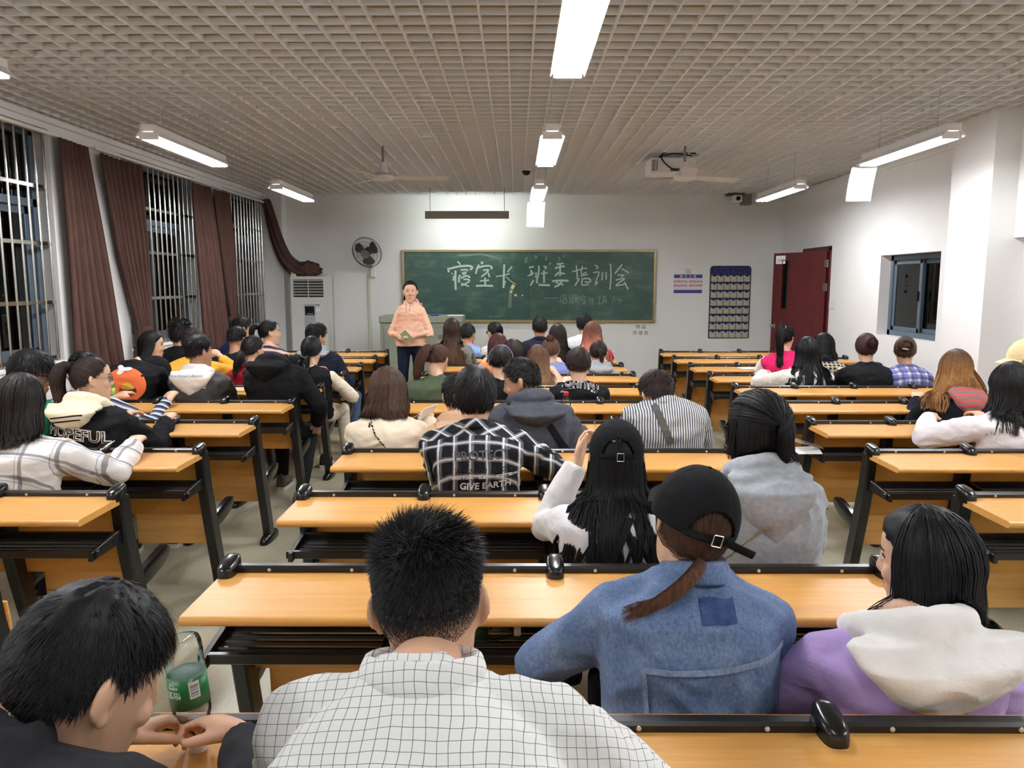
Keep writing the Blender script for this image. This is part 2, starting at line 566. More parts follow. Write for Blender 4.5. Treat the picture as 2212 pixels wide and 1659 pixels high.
# ================================================================== ceiling lamps
M_TUBE = mat('lit_tube', (1, 1, 1, 1), 0.5, emit=((0.95, 0.962, 1.0, 1), TUBE_STRENGTH))
M_BTUBE = mat('lit_board_tube', (1, 1, 1, 1), 0.5, emit=((0.93, 1.0, 0.96, 1), BOARD_TUBE_STRENGTH))
M_HOUS = mat('lamp_housing_enamel', srgb(228, 228, 228), 0.35)
M_CORD = mat('grey_rod', srgb(120, 118, 112), 0.5)
LAMP_Z, LAMP_L = 2.55, 1.26
hm = MB()
hm.prism([(-0.045, 0.075), (0.045, 0.075), (0.045, 0.035), (0.082, -0.004), (0.079, -0.006), (0.036, 0.032), (-0.036, 0.032), (-0.079, -0.006), (-0.082, -0.004), (-0.045, 0.035)], 1, -LAMP_L / 2, LAMP_L / 2)
me_h = hm.mesh('housing'); me_h.materials.append(M_HOUS)
me_t = MB().tube([(0, -0.585, 0), (0, 0.585, 0)], 0.0125, 10).mesh('tube', smooth=True); me_t.materials.append(M_TUBE)
me_e = MB().box((0, 0, 0.006), (0.13, 0.016, 0.048)).mesh('lamp_holder', bevel=0.003); me_e.materials.append(M_HOUS)
me_r = MB().tube([(0, 0, 0), (0, 0, ZC + 0.02 - LAMP_Z - 0.07)], 0.0026, 6).mesh('suspension_rod'); me_r.materials.append(mat('pale_rod', srgb(176, 174, 168), 0.5))
M_OFF = mat('dark_tube', srgb(222, 224, 224), 0.3)
me_off = me_t.copy(); me_off.materials.clear(); me_off.materials.append(M_OFF)
def lamp(x, y, label, lit=3):
    t = thing('hanging_lamp', label, 'lamp', (x, y, LAMP_Z), 0, 'hanging fluorescent lamps')
    put('housing', me_h, None, t)
    for i_, s in enumerate((-0.048, 0, 0.048)):
        put('tube', me_t if i_ < lit else me_off, None, t, (s, 0, -0.006))
    for s in (-1, 1):
        put('lamp_holder', me_e, None, t, (0, s * 0.602, 0))
        put('suspension_rod', me_r, None, t, (0, s * 0.42, 0.07))
    return t
side = {-2.40: 'window side', 0.235: 'middle', 2.83: 'door side'}
for x, nm in side.items():
    for y, w in ((8.47, 'farthest from the camera'), (5.78, 'second from the front'), (3.08, 'third from the front'), (0.38, 'above the back rows')):
        lamp(x, y, 'lit triple-tube hanging lamp on the %s, %s' % (nm, w), 1 if y < 1 and 0 < x < 1 else 3)

# unseen lamp added in the corridor to brighten what its window and door show
cl = thing('corridor_fill_lamp', 'unseen dim fill tube added to brighten the corridor beyond the door', 'lamp', (XR + 1.3, 8.6, 2.75))
put('tube', MB().tube([(0, -0.6, 0), (0, 0.6, 0)], 0.016, 8).mesh('tube'), mat('dim_fill_tube', (1, 1, 1, 1), 0.5, emit=((1.0, 0.95, 0.8, 1), 7.0)), cl)
put('batten', MB().bbox(-0.03, 0.03, -0.63, 0.63, 0.018, 0.06).mesh('batten'), M_HOUS, cl)
# blackboard lamp, its open side turned to the board
q = at(1009, 465, 10.85)
bl = thing('blackboard_lamp', 'long grey lamp hung on two wires above the blackboard', 'lamp', (q.x, 10.85, q.z))
h = MB().prism([(-0.03, 0.055), (0.09, 0.055), (0.09, 0.045), (-0.02, 0.045), (-0.022, -0.05), (-0.03, -0.05)], 0, -0.58, 0.58)
put('shade', h.mesh('shade'), mat('lamp_shade_grey', srgb(136, 132, 124), 0.5), bl)
put('shade_lip', MB().box((0, -0.034, 0.043), (1.16, 0.008, 0.022)).mesh('lip'), mat('lamp_shade_grey', srgb(136, 132, 124), 0.5), bl)
put('tube', MB().tube([(-0.56, 0, 0), (0.56, 0, 0)], 0.0125, 10).mesh('tube', smooth=True), M_BTUBE, bl, (0, 0.03, 0.01))
for s in (-0.515, 0.515):
    put('suspension_wire', MB().tube([(s, 0.03, 0.055), (s, 0.03, ZC + 0.02 - q.z)], 0.004, 6).mesh('wire'), M_CORD, bl)

# sheets of paper hanging from two of the lamps
M_SHEET = bpy.data.materials.new('translucent_paper'); M_SHEET.use_nodes = True
tt = M_SHEET.node_tree
a = tt.nodes.new('ShaderNodeBsdfTranslucent'); a.inputs[0].default_value = (0.9, 0.9, 0.93, 1)
b = tt.nodes['Principled BSDF']; b.inputs['Base Color'].default_value = (0.9, 0.9, 0.93, 1); b.inputs['Roughness'].default_value = 0.8
mx = tt.nodes.new('ShaderNodeMixShader'); mx.inputs[0].default_value = 0.5
tt.links.new(b.outputs[0], mx.inputs[1]); tt.links.new(a.outputs[0], mx.inputs[2]); tt.links.new(mx.outputs[0], tt.nodes['Material Output'].inputs[0])
def sheet(x, y, w, h, curl, label):
    nx, nz = 8, 12
    vs, fs = [], []
    for j in range(nz + 1):
        for i in range(nx + 1):
            s = j / nz
            u = i / nx - 0.5
            vs.append((u * w - curl * 0.05 * (1 - (1 - s) ** 2) + curl * 0.03, -0.02 - 0.03 * math.sin(s * 2.2) + 0.008 * math.cos(u * 5), -s * h))
    for j in range(nz):
        for i in range(nx):
            k = j * (nx + 1) + i
            fs.append((k, k + 1, k + nx + 2, k + nx + 1))
    me = bpy.data.meshes.new('hanging_paper'); me.from_pydata(vs, [], fs)
    for p in me.polygons: p.use_smooth = True
    o = put('hanging_paper', me, M_SHEET, None, (x, y, LAMP_Z - 0.012))
    sd = o.modifiers.new('thickness', 'SOLIDIFY'); sd.thickness = 0.0006
    tag(o, label, 'paper')
sheet(0.225, 9.13, 0.205, 0.30, 0.3, 'white paper sheet hanging from the end of the far middle lamp')
sheet(2.80, 6.46, 0.205, 0.28, 1.0, 'white paper sheet curling down from the lamp near the pillar')

# ------------------------------------------------------------------ ceiling fans
M_FAN = mat('fan_white_enamel', srgb(206, 204, 204), 0.4)
def ceiling_fan(px, rot, label):
    p = at(px, 380, 7.6)
    t = thing('ceiling_fan', label, 'ceiling fan', (p.x, 7.6, 2.615), R(rot))
    put('down_rod', MB().tube([(0, 0, 0.05), (0, 0, ZC + 0.02 - 2.615)], 0.011, 10).mesh('down_rod', smooth=True), mat('fan_rod', srgb(120, 118, 114), 0.4, metal=0.5), t)
    put('motor', MB().lathe([(0.02, 0.035), (0.085, 0.03), (0.105, 0.012), (0.105, -0.012), (0.085, -0.03), (0.03, -0.042), (0.004, -0.043)], (0, 0, 0), 24).mesh('motor', smooth=True), M_FAN, t)
    put('canopy', MB().lathe([(0.014, 0.14), (0.032, 0.135), (0.048, 0.05), (0.045, 0.03)], (0, 0, 0), 20).mesh('canopy', smooth=True), M_FAN, t)
    for k in range(3):
        a = 2 * PI * k / 3
        b = MB()
        rings = []
        for r_, w_ in ((0.10, 0.035), (0.18, 0.05), (0.30, 0.062), (0.50, 0.068), (0.60, 0.06), (0.63, 0.035)):
            tw = 0.012
            rings.append([(r_, -w_, tw), (r_, w_, -tw), (r_, w_, -tw - 0.004), (r_, -w_, tw - 0.004)])
        b.rings([[Vector(q) for q in rg] for rg in rings])
        put('blade', b.mesh('blade'), M_FAN, t, (0, 0, 0), (0, 0, a))
ceiling_fan(828, 8, 'white three-blade ceiling fan above the window-side desks')
ceiling_fan(1478, 24, 'white three-blade ceiling fan in front of the projector')

# ------------------------------------------------------------------ projector
p = at(1448, 362, 8.15)
t = thing('projector', 'white ceiling projector with dangling black cables', 'projector', (p.x, 8.15, p.z))
put('casing', MB().box((0, 0, 0), (0.46, 0.32, 0.155)).mesh('casing', bevel=0.012, bseg=2), mat('projector_white', srgb(214, 212, 204), 0.45), t)
for k, xx in enumerate((-0.20, -0.165)):
    g = MB()
    for z in range(6):
        g.box((xx, -0.163, -0.045 + z * 0.018), (0.035 if k == 0 else 0.014, 0.006, 0.009))
    put('vent', g.mesh('vent'), mat('vent_grey', srgb(90, 90, 88), 0.6), t)
put('socket_panel', MB().box((0.06, -0.163, -0.045), (0.18, 0.006, 0.03)).mesh('sock'), mat('vent_grey', srgb(90, 90, 88), 0.6), t)
put('ceiling_mount', MB().box((0, 0, 0.13), (0.09, 0.09, 0.11)).tube([(0, 0, 0.18), (0, 0, ZC + 0.03 - p.z)], 0.03, 12).box((0, 0, 0.085), (0.40, 0.05, 0.015)).mesh('mount'), M_FAN, t)
cb = MB()
def spline(pts, n=6):
    pts = [Vector(q) for q in pts]; out = []
    P = [pts[0]] + pts + [pts[-1]]
    for i in range(1, len(P) - 2):
        for k in range(n):
            s = k / n
            a, b, c_, d_ = P[i - 1], P[i], P[i + 1], P[i + 2]
            out.append(0.5 * ((2 * b) + (c_ - a) * s + (2 * a - 5 * b + 4 * c_ - d_) * s * s + (3 * b - a - 3 * c_ + d_) * s ** 3))
    out.append(pts[-1])
    return out
for q in ([(0.25, -0.05, 0.13), (0.1, -0.16, 0.17), (-0.1, -0.15, 0.12), (-0.12, -0.19, 0.05), (-0.03, -0.18, -0.03), (0.04, -0.17, -0.045)],
          [(0.28, -0.05, 0.12), (0.05, -0.14, 0.14), (-0.12, -0.12, 0.16), (-0.1, -0.05, 0.12)],
          [(0.2, -0.1, 0.10), (0, -0.15, 0.115), (-0.14, -0.1, 0.09)]):
    put('cable', MB().tube(spline(q), 0.007, 6).mesh('cable', smooth=True), M_BLACKP, t)

# ------------------------------------------------------------------ small ceiling things
p = at(1137, 371, 9.2)
t = thing('dome_camera', 'small black dome camera under the ceiling slats', 'camera', (p.x, 9.2, ZC))
put('dome', MB().lathe([(0.052, 0.0), (0.05, -0.018), (0.038, -0.04), (0.018, -0.052), (0.002, -0.054)], (0, 0, 0), 20).mesh('dome', smooth=True), M_BLACKP, t)
put('base_ring', MB().lathe([(0.06, 0.012), (0.06, -0.003), (0.05, -0.003), (0.05, 0.012)], (0, 0, 0), 20).mesh('ring', smooth=True), M_WHITEP, t)
p = at(1592, 429, 11.45)
t = thing('security_camera', 'white wall camera with a round black lens beside a grey box', 'camera', (p.x, 11.45, p.z))
put('body', MB().box((0, 0.02, 0), (0.13, 0.16, 0.10)).mesh('body', bevel=0.02, bseg=2), M_WHITEP, t)
put('lens', MB().lathe([(0.032, 0), (0.032, 0.02), (0.026, 0.028), (0.002, 0.03)], (0, -0.06, -0.005), 18, Matrix.Rotation(R(90), 3, 'X')).mesh('lens', smooth=True), M_BLACKP, t)
put('bracket', MB().bbox(-0.12, 0.12, 0.02, 0.20, 0.055, 0.085).mesh('bracket'), mat('dark_bracket', srgb(70, 68, 64), 0.5), t)
put('junction_box', MB().bbox(0.10, 0.24, 0.08, 0.215, -0.08, 0.08).mesh('jbox', bevel=0.006), mat('junction_grey', srgb(128, 128, 124), 0.5), t)
# ================================================================== blackboard and front wall
a = at(871, 540, YF); b = at(1411, 697, YF)
BX0, BX1, BZ1, BZ0 = a.x, b.x, a.z, b.z
def board_material():
    m = mat('chalkboard_green', srgb(36, 74, 64), 0.42)
    t = NT(m); o = t.obj()
    n1 = t.noise(t.mapping(o, (1.0, 1, 1.6), (0, R(30), 0)), 1.7, 5, 0.62)
    n2 = t.noise(t.mapping(o, (3.0, 1, 0.8), (0, R(-35), 0)), 2.6, 4, 0.6)
    f = t.math('MULTIPLY', t.ramp(n1, [(0.50, (0, 0, 0)), (0.72, (1, 1, 1))]), t.ramp(n2, [(0.40, (0, 0, 0)), (0.75, (1, 1, 1))]))
    n3 = t.noise(t.mapping(o, (0.8, 1, 2.6), (0, R(12), 0)), 3.4, 5, 0.65)
    f = t.math('ADD', f, t.math('MULTIPLY', t.ramp(n3, [(0.48, (0, 0, 0)), (0.8, (1, 1, 1))]), 0.6))
    col = t.mix(t.math('MINIMUM', t.math('MULTIPLY', f, 0.62), 1.0), srgb(34, 70, 61), srgb(112, 136, 122))
    t.link(col, t.p.inputs['Base Color'])
    return m
M_BOARD = board_material()
bb = thing('blackboard', 'long green blackboard covered with white chalk writing', 'blackboard', ((BX0 + BX1) / 2, YF - 0.02, BZ0))
bw, bh = BX1 - BX0, BZ1 - BZ0
nseg = 4
for k in range(nseg):
    x0 = -bw / 2 + bw * k / nseg; x1 = -bw / 2 + bw * (k + 1) / nseg
    put('board_panel', MB().bbox(x0 + 0.0008, x1 - 0.0008, -0.012, 0.018, 0.02, bh - 0.02).mesh('panel'), M_BOARD, bb)
M_BRASS = mat('board_frame_champagne', srgb(150, 136, 96), 0.35, metal=0.5, vary=0.12, vscale=5)
put('frame_rail', MB().bbox(-bw / 2, bw / 2, -0.03, 0.018, bh - 0.035, bh).mesh('f', bevel=0.006), M_BRASS, bb)
put('frame_rail', MB().bbox(-bw / 2, bw / 2, -0.03, 0.018, 0.0, 0.045).mesh('f', bevel=0.006), M_BRASS, bb)
for s in (-1, 1):
    put('frame_stile', MB().bbox(s * bw / 2 - 0.02, s * bw / 2 + 0.02, -0.03, 0.018, 0, bh).mesh('f', bevel=0.006), M_BRASS, bb)
# chalk writing: strokes read off two enlargements of the photograph
def chalk_material():
    m = mat('chalk', srgb(168, 184, 175), 0.95)
    return m
M_CHALK = chalk_material()
M_CHALK2 = mat('chalk_thin', srgb(132, 152, 142), 0.95)
def strokes(ox, oy, sc, segs, lift=0.0):
    mb = MB()
    for si, (w, pts) in enumerate(segs):
        P = []
        for (u, v) in pts:
            q = at(ox + u / sc, oy + v / sc, YF - 0.0335)
            P.append(Vector((q.x - (BX0 + BX1) / 2, -0.0135 - lift - 0.00012 * si, q.z - BZ0)))
        P = spline(P, 4) if len(P) > 2 else P
        hw = w / sc / F * YF / 2
        vs = []
        for i, p_ in enumerate(P):
            t_ = P[min(i + 1, len(P) - 1)] - P[max(i - 1, 0)]
            nrm = Vector((-t_.z, 0, t_.x)).normalized() * hw
            vs += [p_ + nrm, p_ - nrm]
        n = len(P)
        back = [v_ + Vector((0, 0.0012, 0)) for v_ in vs]
        fs = [(2 * i, 2 * i + 1, 2 * i + 3, 2 * i + 2) for i in range(n - 1)]
        mb.add(vs + back, fs + [tuple(2 * n + j for j in reversed(f)) for f in fs] +
               [(2 * i, 2 * i + 2, 2 * n + 2 * i + 2, 2 * n + 2 * i) for i in range(n - 1)] + [(2 * i + 1, 2 * n + 2 * i + 1, 2 * n + 2 * i + 3, 2 * i + 3) for i in range(n - 1)])
    return mb
S = 8.508
A_ = (940, 540, S); B_ = (1120, 540, S)
GLY = [
 (A_, M_CHALK, [(26, [(405, 215), (440, 235), (462, 272)]), (36, [(238, 330), (250, 410)]), (34, [(265, 345), (400, 310), (560, 290), (660, 300), (680, 330), (640, 365)]),
   (36, [(375, 375), (372, 560), (378, 735)]), (18, [(300, 420), (330, 445)]), (30, [(330, 565), (352, 470)]),
   (26, [(465, 370), (570, 360), (600, 385)]), (24, [(490, 425), (560, 408), (555, 440), (500, 450)]), (32, [(470, 465), (440, 500), (440, 595)]),
   (30, [(470, 520), (560, 480), (620, 485), (630, 515)]), (28, [(520, 540), (620, 545), (610, 590), (480, 655)]), (26, [(480, 610), (560, 645), (625, 670)])]),
 (A_, M_CHALK, [(24, [(840, 220), (880, 235), (840, 255)]), (30, [(805, 270), (765, 360), (750, 440)]), (30, [(790, 325), (900, 295), (1010, 295), (1045, 330), (1020, 350)]),
   (28, [(885, 375), (980, 365), (930, 430), (850, 490)]), (30, [(975, 420), (1000, 500)]), (26, [(825, 570), (990, 555)]), (32, [(918, 510), (920, 640)]), (34, [(750, 660), (900, 655), (1065, 660)])]),
 (A_, M_CHALK, [(34, [(1270, 265), (1262, 480), (1255, 700)]), (22, [(1115, 488), (1240, 470), (1370, 435)]), (26, [(1415, 305), (1370, 355), (1330, 410)]), (16, [(1300, 490), (1400, 580), (1485, 632)]), (26, [(1290, 570), (1262, 660)])]),
 (B_, M_CHALK, [(28, [(190, 325), (280, 305)]), (34, [(235, 370), (240, 470)]), (24, [(165, 475), (220, 455), (285, 420)]), (34, [(275, 555), (245, 610), (220, 655)]), (28, [(325, 410), (320, 510)]),
   (28, [(375, 290), (370, 440), (335, 560), (355, 610)]), (26, [(460, 300), (515, 315), (480, 350)]), (26, [(410, 435), (535, 420)]), (34, [(468, 375), (468, 490), (472, 605)]), (38, [(370, 640), (480, 645), (580, 648)])]),
 (B_, M_CHALK, [(22, [(570, 268), (592, 238)]), (28, [(700, 260), (830, 245)]), (36, [(670, 335), (760, 310), (850, 300)]), (34, [(762, 250), (765, 430), (760, 480)]), (36, [(670, 480), (740, 410)]), (30, [(770, 420), (850, 440)]),
   (36, [(620, 575), (760, 560), (920, 565)]), (26, [(720, 560), (700, 600), (830, 640)]), (34, [(800, 570), (750, 640), (660, 680)])]),
 (B_, M_CHALK, [(24, [(1062, 285), (1075, 420), (1085, 540)]), (22, [(985, 400), (1100, 370), (1150, 350)]), (28, [(1115, 530), (1080, 590), (1035, 655)]), (20, [(1165, 290), (1175, 330)]), (20, [(1140, 345), (1260, 335)]), (20, [(1160, 360), (1160, 440), (1250, 410)]),
   (20, [(1140, 475), (1280, 450)]), (24, [(1175, 520), (1170, 640), (1290, 630)]), (24, [(1190, 525), (1310, 530), (1310, 590), (1220, 585)])]),
 (B_, M_CHALK, [(22, [(1400, 280), (1460, 310), (1430, 350)]), (20, [(1370, 420), (1480, 410), (1430, 560), (1420, 640), (1460, 580)]), (22, [(1545, 410), (1535, 560)]), (20, [(1610, 400), (1612, 545)]), (24, [(1690, 255), (1700, 480), (1680, 730)])]),
 (B_, M_CHALK, [(26, [(1905, 265), (1840, 350), (1770, 435)]), (22, [(1900, 345), (1960, 380), (2030, 420)]), (22, [(1820, 465), (1930, 460), (1890, 500)]), (24, [(1790, 555), (1880, 530), (1950, 530), (1880, 580), (1790, 655), (1970, 625)]), (24, [(1950, 590), (2015, 725)])]),
 (B_, M_CHALK2, [(9, [(460, 885), (600, 882), (745, 878)]), (8, [(790, 820), (765, 965)]), (10, [(870, 815), (815, 835), (870, 900), (880, 965), (830, 990), (815, 940), (875, 860), (880, 825)]),
   (9, [(960, 820), (925, 870), (970, 880), (930, 930)]), (9, [(930, 975), (985, 945)]), (9, [(1005, 820), (1000, 900), (985, 985)]), (9, [(1010, 830), (1060, 820), (1040, 880), (1085, 890), (1000, 985)]), (9, [(1030, 900), (1110, 995)]),
   (9, [(1185, 830), (1125, 900)]), (9, [(1190, 840), (1240, 880)]), (9, [(1150, 910), (1230, 905)]), (9, [(1150, 945), (1240, 935), (1165, 990), (1225, 985)]), (9, [(1215, 955), (1240, 1000)]),
   (9, [(1295, 860), (1310, 880)]), (9, [(1285, 910), (1305, 905), (1300, 970), (1320, 955)]), (9, [(1320, 910), (1390, 905)]), (9, [(1355, 870), (1360, 1010)]), (9, [(1410, 965), (1416, 970)])]),
 (B_, M_CHALK2, [(9, [(1465, 870), (1510, 862)]), (9, [(1490, 870), (1485, 990)]), (9, [(1460, 995), (1525, 975)]), (9, [(1545, 860), (1600, 855), (1560, 895)]), (9, [(1550, 905), (1545, 990)]), (9, [(1550, 905), (1610, 900), (1612, 985)]), (9, [(1555, 930), (1605, 928)]), (9, [(1555, 955), (1605, 952)]),
   (9, [(1660, 980), (1672, 985)]), (9, [(1755, 855), (1735, 920), (1725, 975)]), (9, [(1785, 905), (1775, 945)]), (9, [(1800, 915), (1885, 905), (1870, 960), (1850, 998)])]),
]
for (o_, m_, segs) in GLY:
    put('chalk_character', strokes(*o_, segs, 0.0022).mesh('chalk'), m_, bb)
# half wiped smears
M_SMEAR = mat('chalk_smear', srgb(96, 118, 108), 0.9, vary=0.3, vscale=6)
for (o_, segs) in ((A_, [(30, [(410, 100), (600, 95), (820, 80), (1000, 110), (1190, 165)])]), (A_, [(60, [(1440, 640), (1390, 780), (1370, 1060)])]), (A_, [(14, [(990, 1230), (1120, 1228), (1240, 1215)]), (12, [(910, 1170), (925, 1205)]), (12, [(1000, 1190), (1010, 1240)])]),
                    (B_, [(40, [(150, 130), (130, 240)]), (50, [(300, 90), (330, 160)]), (36, [(520, 120), (500, 190)]), (30, [(850, 80), (820, 150)]), (36, [(740, 120), (760, 200)])])):
    put('chalk_smear', strokes(*o_, segs).mesh('smear'), M_SMEAR, bb)
put('tape', strokes(*A_, [(38, [(1450, 830), (1505, 832)]), (26, [(1590, 832), (1618, 835)])], 0.0045).mesh('tape'), mat('masking_tape', srgb(206, 186, 140), 0.7), bb)
put('tape', strokes(*A_, [(58, [(1445, 640), (1408, 712)]), (46, [(1402, 742), (1392, 790)])], 0.0045).mesh('tape'), mat('masking_tape', srgb(206, 186, 140), 0.7), bb)

# lettering painted on the wall under the board
M_STEN = mat('stencil_grey', srgb(70, 68, 66), 0.85)
w = thing('wall_lettering', 'small dark stencilled characters on the wall below the board corner', 'lettering', (at(1384, 713, YF).x, YF - 0.002, at(1384, 713, YF).z))
p = at(1384, 706.5, YF); put('lettering', text_mesh('物 品', 0.068, M_STEN), None, w, (0, 0, p.z - w.location.z))
p = at(1384, 719.5, YF); put('lettering', text_mesh('存 放 处', 0.068, M_STEN), None, w, (0, 0, p.z - w.location.z))

# notice
a = at(1456, 593, YF); b = at(1516, 633, YF)
nt = thing('wall_notice', 'white and blue notice with two lines of red characters', 'notice', ((a.x + b.x) / 2, YF, b.z))
nw, nh = b.x - a.x, a.z - b.z
put('plate', MB().bbox(-nw / 2, nw / 2, -0.008, -0.001, 0, nh).mesh('plate'), mat('notice_white', srgb(216, 208, 214), 0.5), nt)
M_NB = mat('notice_blue', srgb(44, 50, 134), 0.5)
put('top_band', MB().bbox(-nw / 2, nw / 2, -0.0095, -0.008, nh * 0.81, nh).mesh('band'), M_NB, nt)
put('bottom_band', MB().bbox(-nw / 2, nw / 2, -0.0095, -0.008, 0, nh * 0.17).mesh('band'), M_NB, nt)
for k, c in enumerate(((206, 160, 128), (96, 160, 130), (196, 84, 110), (130, 180, 214))):
    put('emblem', MB().box((-0.105 + k * 0.068, -0.0102, nh * 0.905), (0.036, 0.0012, 0.034)).mesh('emblem'), mat('emblem_%d' % k, srgb(*c), 0.5), nt)
M_RED = mat('notice_red', srgb(184, 50, 66), 0.6)
put('notice_text', text_mesh('爱护教学环境，请勿乱涂乱画', 0.034, M_RED, bold=0.0004), None, nt, (0, -0.009, nh * 0.615))
put('notice_text', text_mesh('请勿乱扔杂物，请勿大声喧哗', 0.034, M_RED, bold=0.0004), None, nt, (0, -0.009, nh * 0.395))
put('hanger', MB().bbox(-0.04, 0.045, -0.004, -0.001, nh + 0.003, nh + 0.085).mesh('hanger'), mat('clear_tape', srgb(196, 194, 190), 0.3), nt)

# pocket chart
a = at(1535, 575, YF); b = at(1616, 730, YF)
pw, ph = b.x - a.x, a.z - b.z
pc = thing('pocket_chart', 'navy hanging phone organiser with rows of beige pockets', 'wall organiser', ((a.x + b.x) / 2, YF, b.z))
m = mat('navy_dotted_cloth', srgb(34, 38, 92), 0.85)
t = NT(m)
vo = t.new('ShaderNodeTexVoronoi'); vo.inputs['Scale'].default_value = 30; vo.inputs['Randomness'].default_value = 0.25
t.link(t.mapping(t.obj(), (1, 0.02, 1)), vo.inputs['Vector'])
t.link(t.ramp(vo.outputs['Distance'], [(0.14, srgb(150, 156, 200)), (0.2, srgb(34, 38, 92))]), t.p.inputs['Base Color'])
ol = [(-pw / 2, 0), (pw / 2, 0), (pw / 2, ph - 0.04), (pw / 2 - 0.012, ph - 0.012), (pw / 2 - 0.04, ph), (-pw / 2 + 0.04, ph), (-pw / 2 + 0.012, ph - 0.012), (-pw / 2, ph - 0.04)]
put('backing', MB().prism([(u, v) for u, v in ol], 1, -0.010, -0.002).mesh('backing'), m, pc)
m_e = mat('dark_piping', srgb(48, 48, 52), 0.8)
put('piping', MB().tube([(u, -0.008, v) for u, v in ol] + [(ol[0][0], -0.008, ol[0][1])], 0.006, 6).mesh('piping'), m_e, pc)
m_p = mat('beige_pocket_cloth', srgb(176, 172, 154), 0.85, vary=0.06, vscale=20)
m_n = mat('navy_notch', srgb(26, 28, 66), 0.85)
cw, rh = (pw - 0.016) / 6, (ph * 0.888) / 8
pk = MB()
pk.add([(-cw / 2 + .003, -0.011, 0), (cw / 2 - .003, -0.011, 0), (cw / 2 - .003, -0.013, rh * .80), (-cw / 2 + .003, -0.013, rh * .80),
        (-cw / 2 + .006, -0.026, 0.004), (cw / 2 - .006, -0.026, 0.004), (cw / 2 - .004, -0.022, rh * .80), (-cw / 2 + .004, -0.022, rh * .80), (0.014, -0.034, rh * .40)],
       [(0, 1, 5, 4), (1, 2, 6, 5), (3, 0, 4, 7), (4, 5, 8), (5, 6, 8), (6, 7, 8), (7, 4, 8), (2, 3, 7, 6), (0, 3, 2, 1)])
me_p = pk.mesh('pocket'); me_p.materials.append(m_p)
me_n = MB().box((0, 0, 0), (cw * .4, 0.008, rh * .22)).mesh('label_tab', bevel=0.003); me_n.materials.append(m_n)
for r_ in range(8):
    for c_ in range(6):
        o = put('pocket', me_p, None, pc, (-pw / 2 + 0.008 + cw * (c_ + .5), 0, 0.006 + rh * r_))
        put('label_tab', me_n, None, o, (0, -0.027, rh * .78))

# ------------------------------------------------------------------ wall fan on a cable duct
p = at(793, 545, 11.35)
wf = thing('wall_fan', 'black round wall fan above a white cable duct', 'wall fan', (p.x, YF, p.z))
M_FANB = mat('fan_black_wire', srgb(34, 34, 36), 0.4)
M_FANG = mat('fan_smoke_plastic', srgb(78, 78, 80), 0.35)
rotm = Matrix.Rotation(R(-14), 3, 'Z') @ Matrix.Rotation(R(90 + 22), 3, 'X')
fc = Vector((0, -0.33, 0.0))
g = MB()
Rr = 0.225
for r_, z_ in ((Rr, 0), (Rr * .98, 0.03), (Rr * .8, 0.06), (Rr * .55, 0.075)):
    g.tube([fc + rotm @ Vector((r_ * math.cos(2 * PI * k / 32), r_ * math.sin(2 * PI * k / 32), z_)) for k in range(33)], 0.005 if r_ == Rr else 0.002, 5)
put('guard_ring', g.mesh('guard_ring'), M_FANB, wf)
g = MB()
for k in range(40):
    a_ = 2 * PI * k / 40
    dv = lambda r_, z_: fc + rotm @ Vector((r_ * math.cos(a_), r_ * math.sin(a_), z_))
    g.tube([dv(0.06, 0.078), dv(Rr * .55, 0.075), dv(Rr * .8, 0.06), dv(Rr * .98, 0.03), dv(Rr, 0)], 0.0012, 3)
    g.tube([dv(0.05, -0.055), dv(Rr * .7, -0.05), dv(Rr, 0)], 0.0012, 3)
put('guard_wire', g.mesh('guard_wire'), M_FANB, wf)
put('hub_badge', MB().lathe([(0.068, 0.074), (0.068, 0.082), (0.05, 0.086), (0.002, 0.087)], fc, 24, rotm).mesh('hub', smooth=True), mat('fan_hub_grey', srgb(120, 120, 120), 0.4), wf)
for k in range(3):
    b_ = MB()
    rings = []
    for r_, a0, a1 in ((0.03, -30, 30), (0.08, -26, 40), (0.14, -26, 44), (0.18, -18, 40), (0.195, 0, 28)):
        rings.append([fc + rotm @ Vector((r_ * math.cos(R(aa + 120 * k + 20)), r_ * math.sin(R(aa + 120 * k + 20)), z_)) for aa, z_ in ((a0, 0.018), (a1, -0.018), (a1, -0.021), (a0, 0.015))])
    b_.rings(rings)
    put('blade', b_.mesh('blade'), M_FANG, wf)
put('motor', MB().lathe([(0.02, 0.01), (0.055, 0.0), (0.06, -0.05), (0.05, -0.11), (0.03, -0.13)], fc, 20, rotm).mesh('motor', smooth=True), M_FANB, wf)
put('arm', MB().tube([fc + rotm @ Vector((0, 0, -0.09)), (0.02, -0.16, -0.09), (0.03, -0.06, -0.20), (0.03, -0.01, -0.22)], [0.022, 0.024, 0.03, 0.035], 10).mesh('arm', smooth=True), M_WHITEP, wf)
put('wall_bracket', MB().box((0.03, -0.03, -0.26), (0.085, 0.06, 0.20)).mesh('wb', bevel=0.012), M_WHITEP, wf)
put('pull_cord', MB().tube([(0.07, -0.05, -0.15), (0.085, -0.05, -0.28)], 0.004, 5).mesh('cord'), M_WHITEP, wf)
p = at(800, 680, YF)
cd = MB().bbox(-0.024, 0.024, -0.022, -0.0005, 0.0, at(800, 592, YF).z).mesh('cable_duct', bevel=0.004)
o = put('cable_duct', cd, mat('duct_cream', srgb(206, 206, 190), 0.5), None, (p.x, YF, 0)); tag(o, 'cream cable duct running down the wall below the fan', 'cable duct')

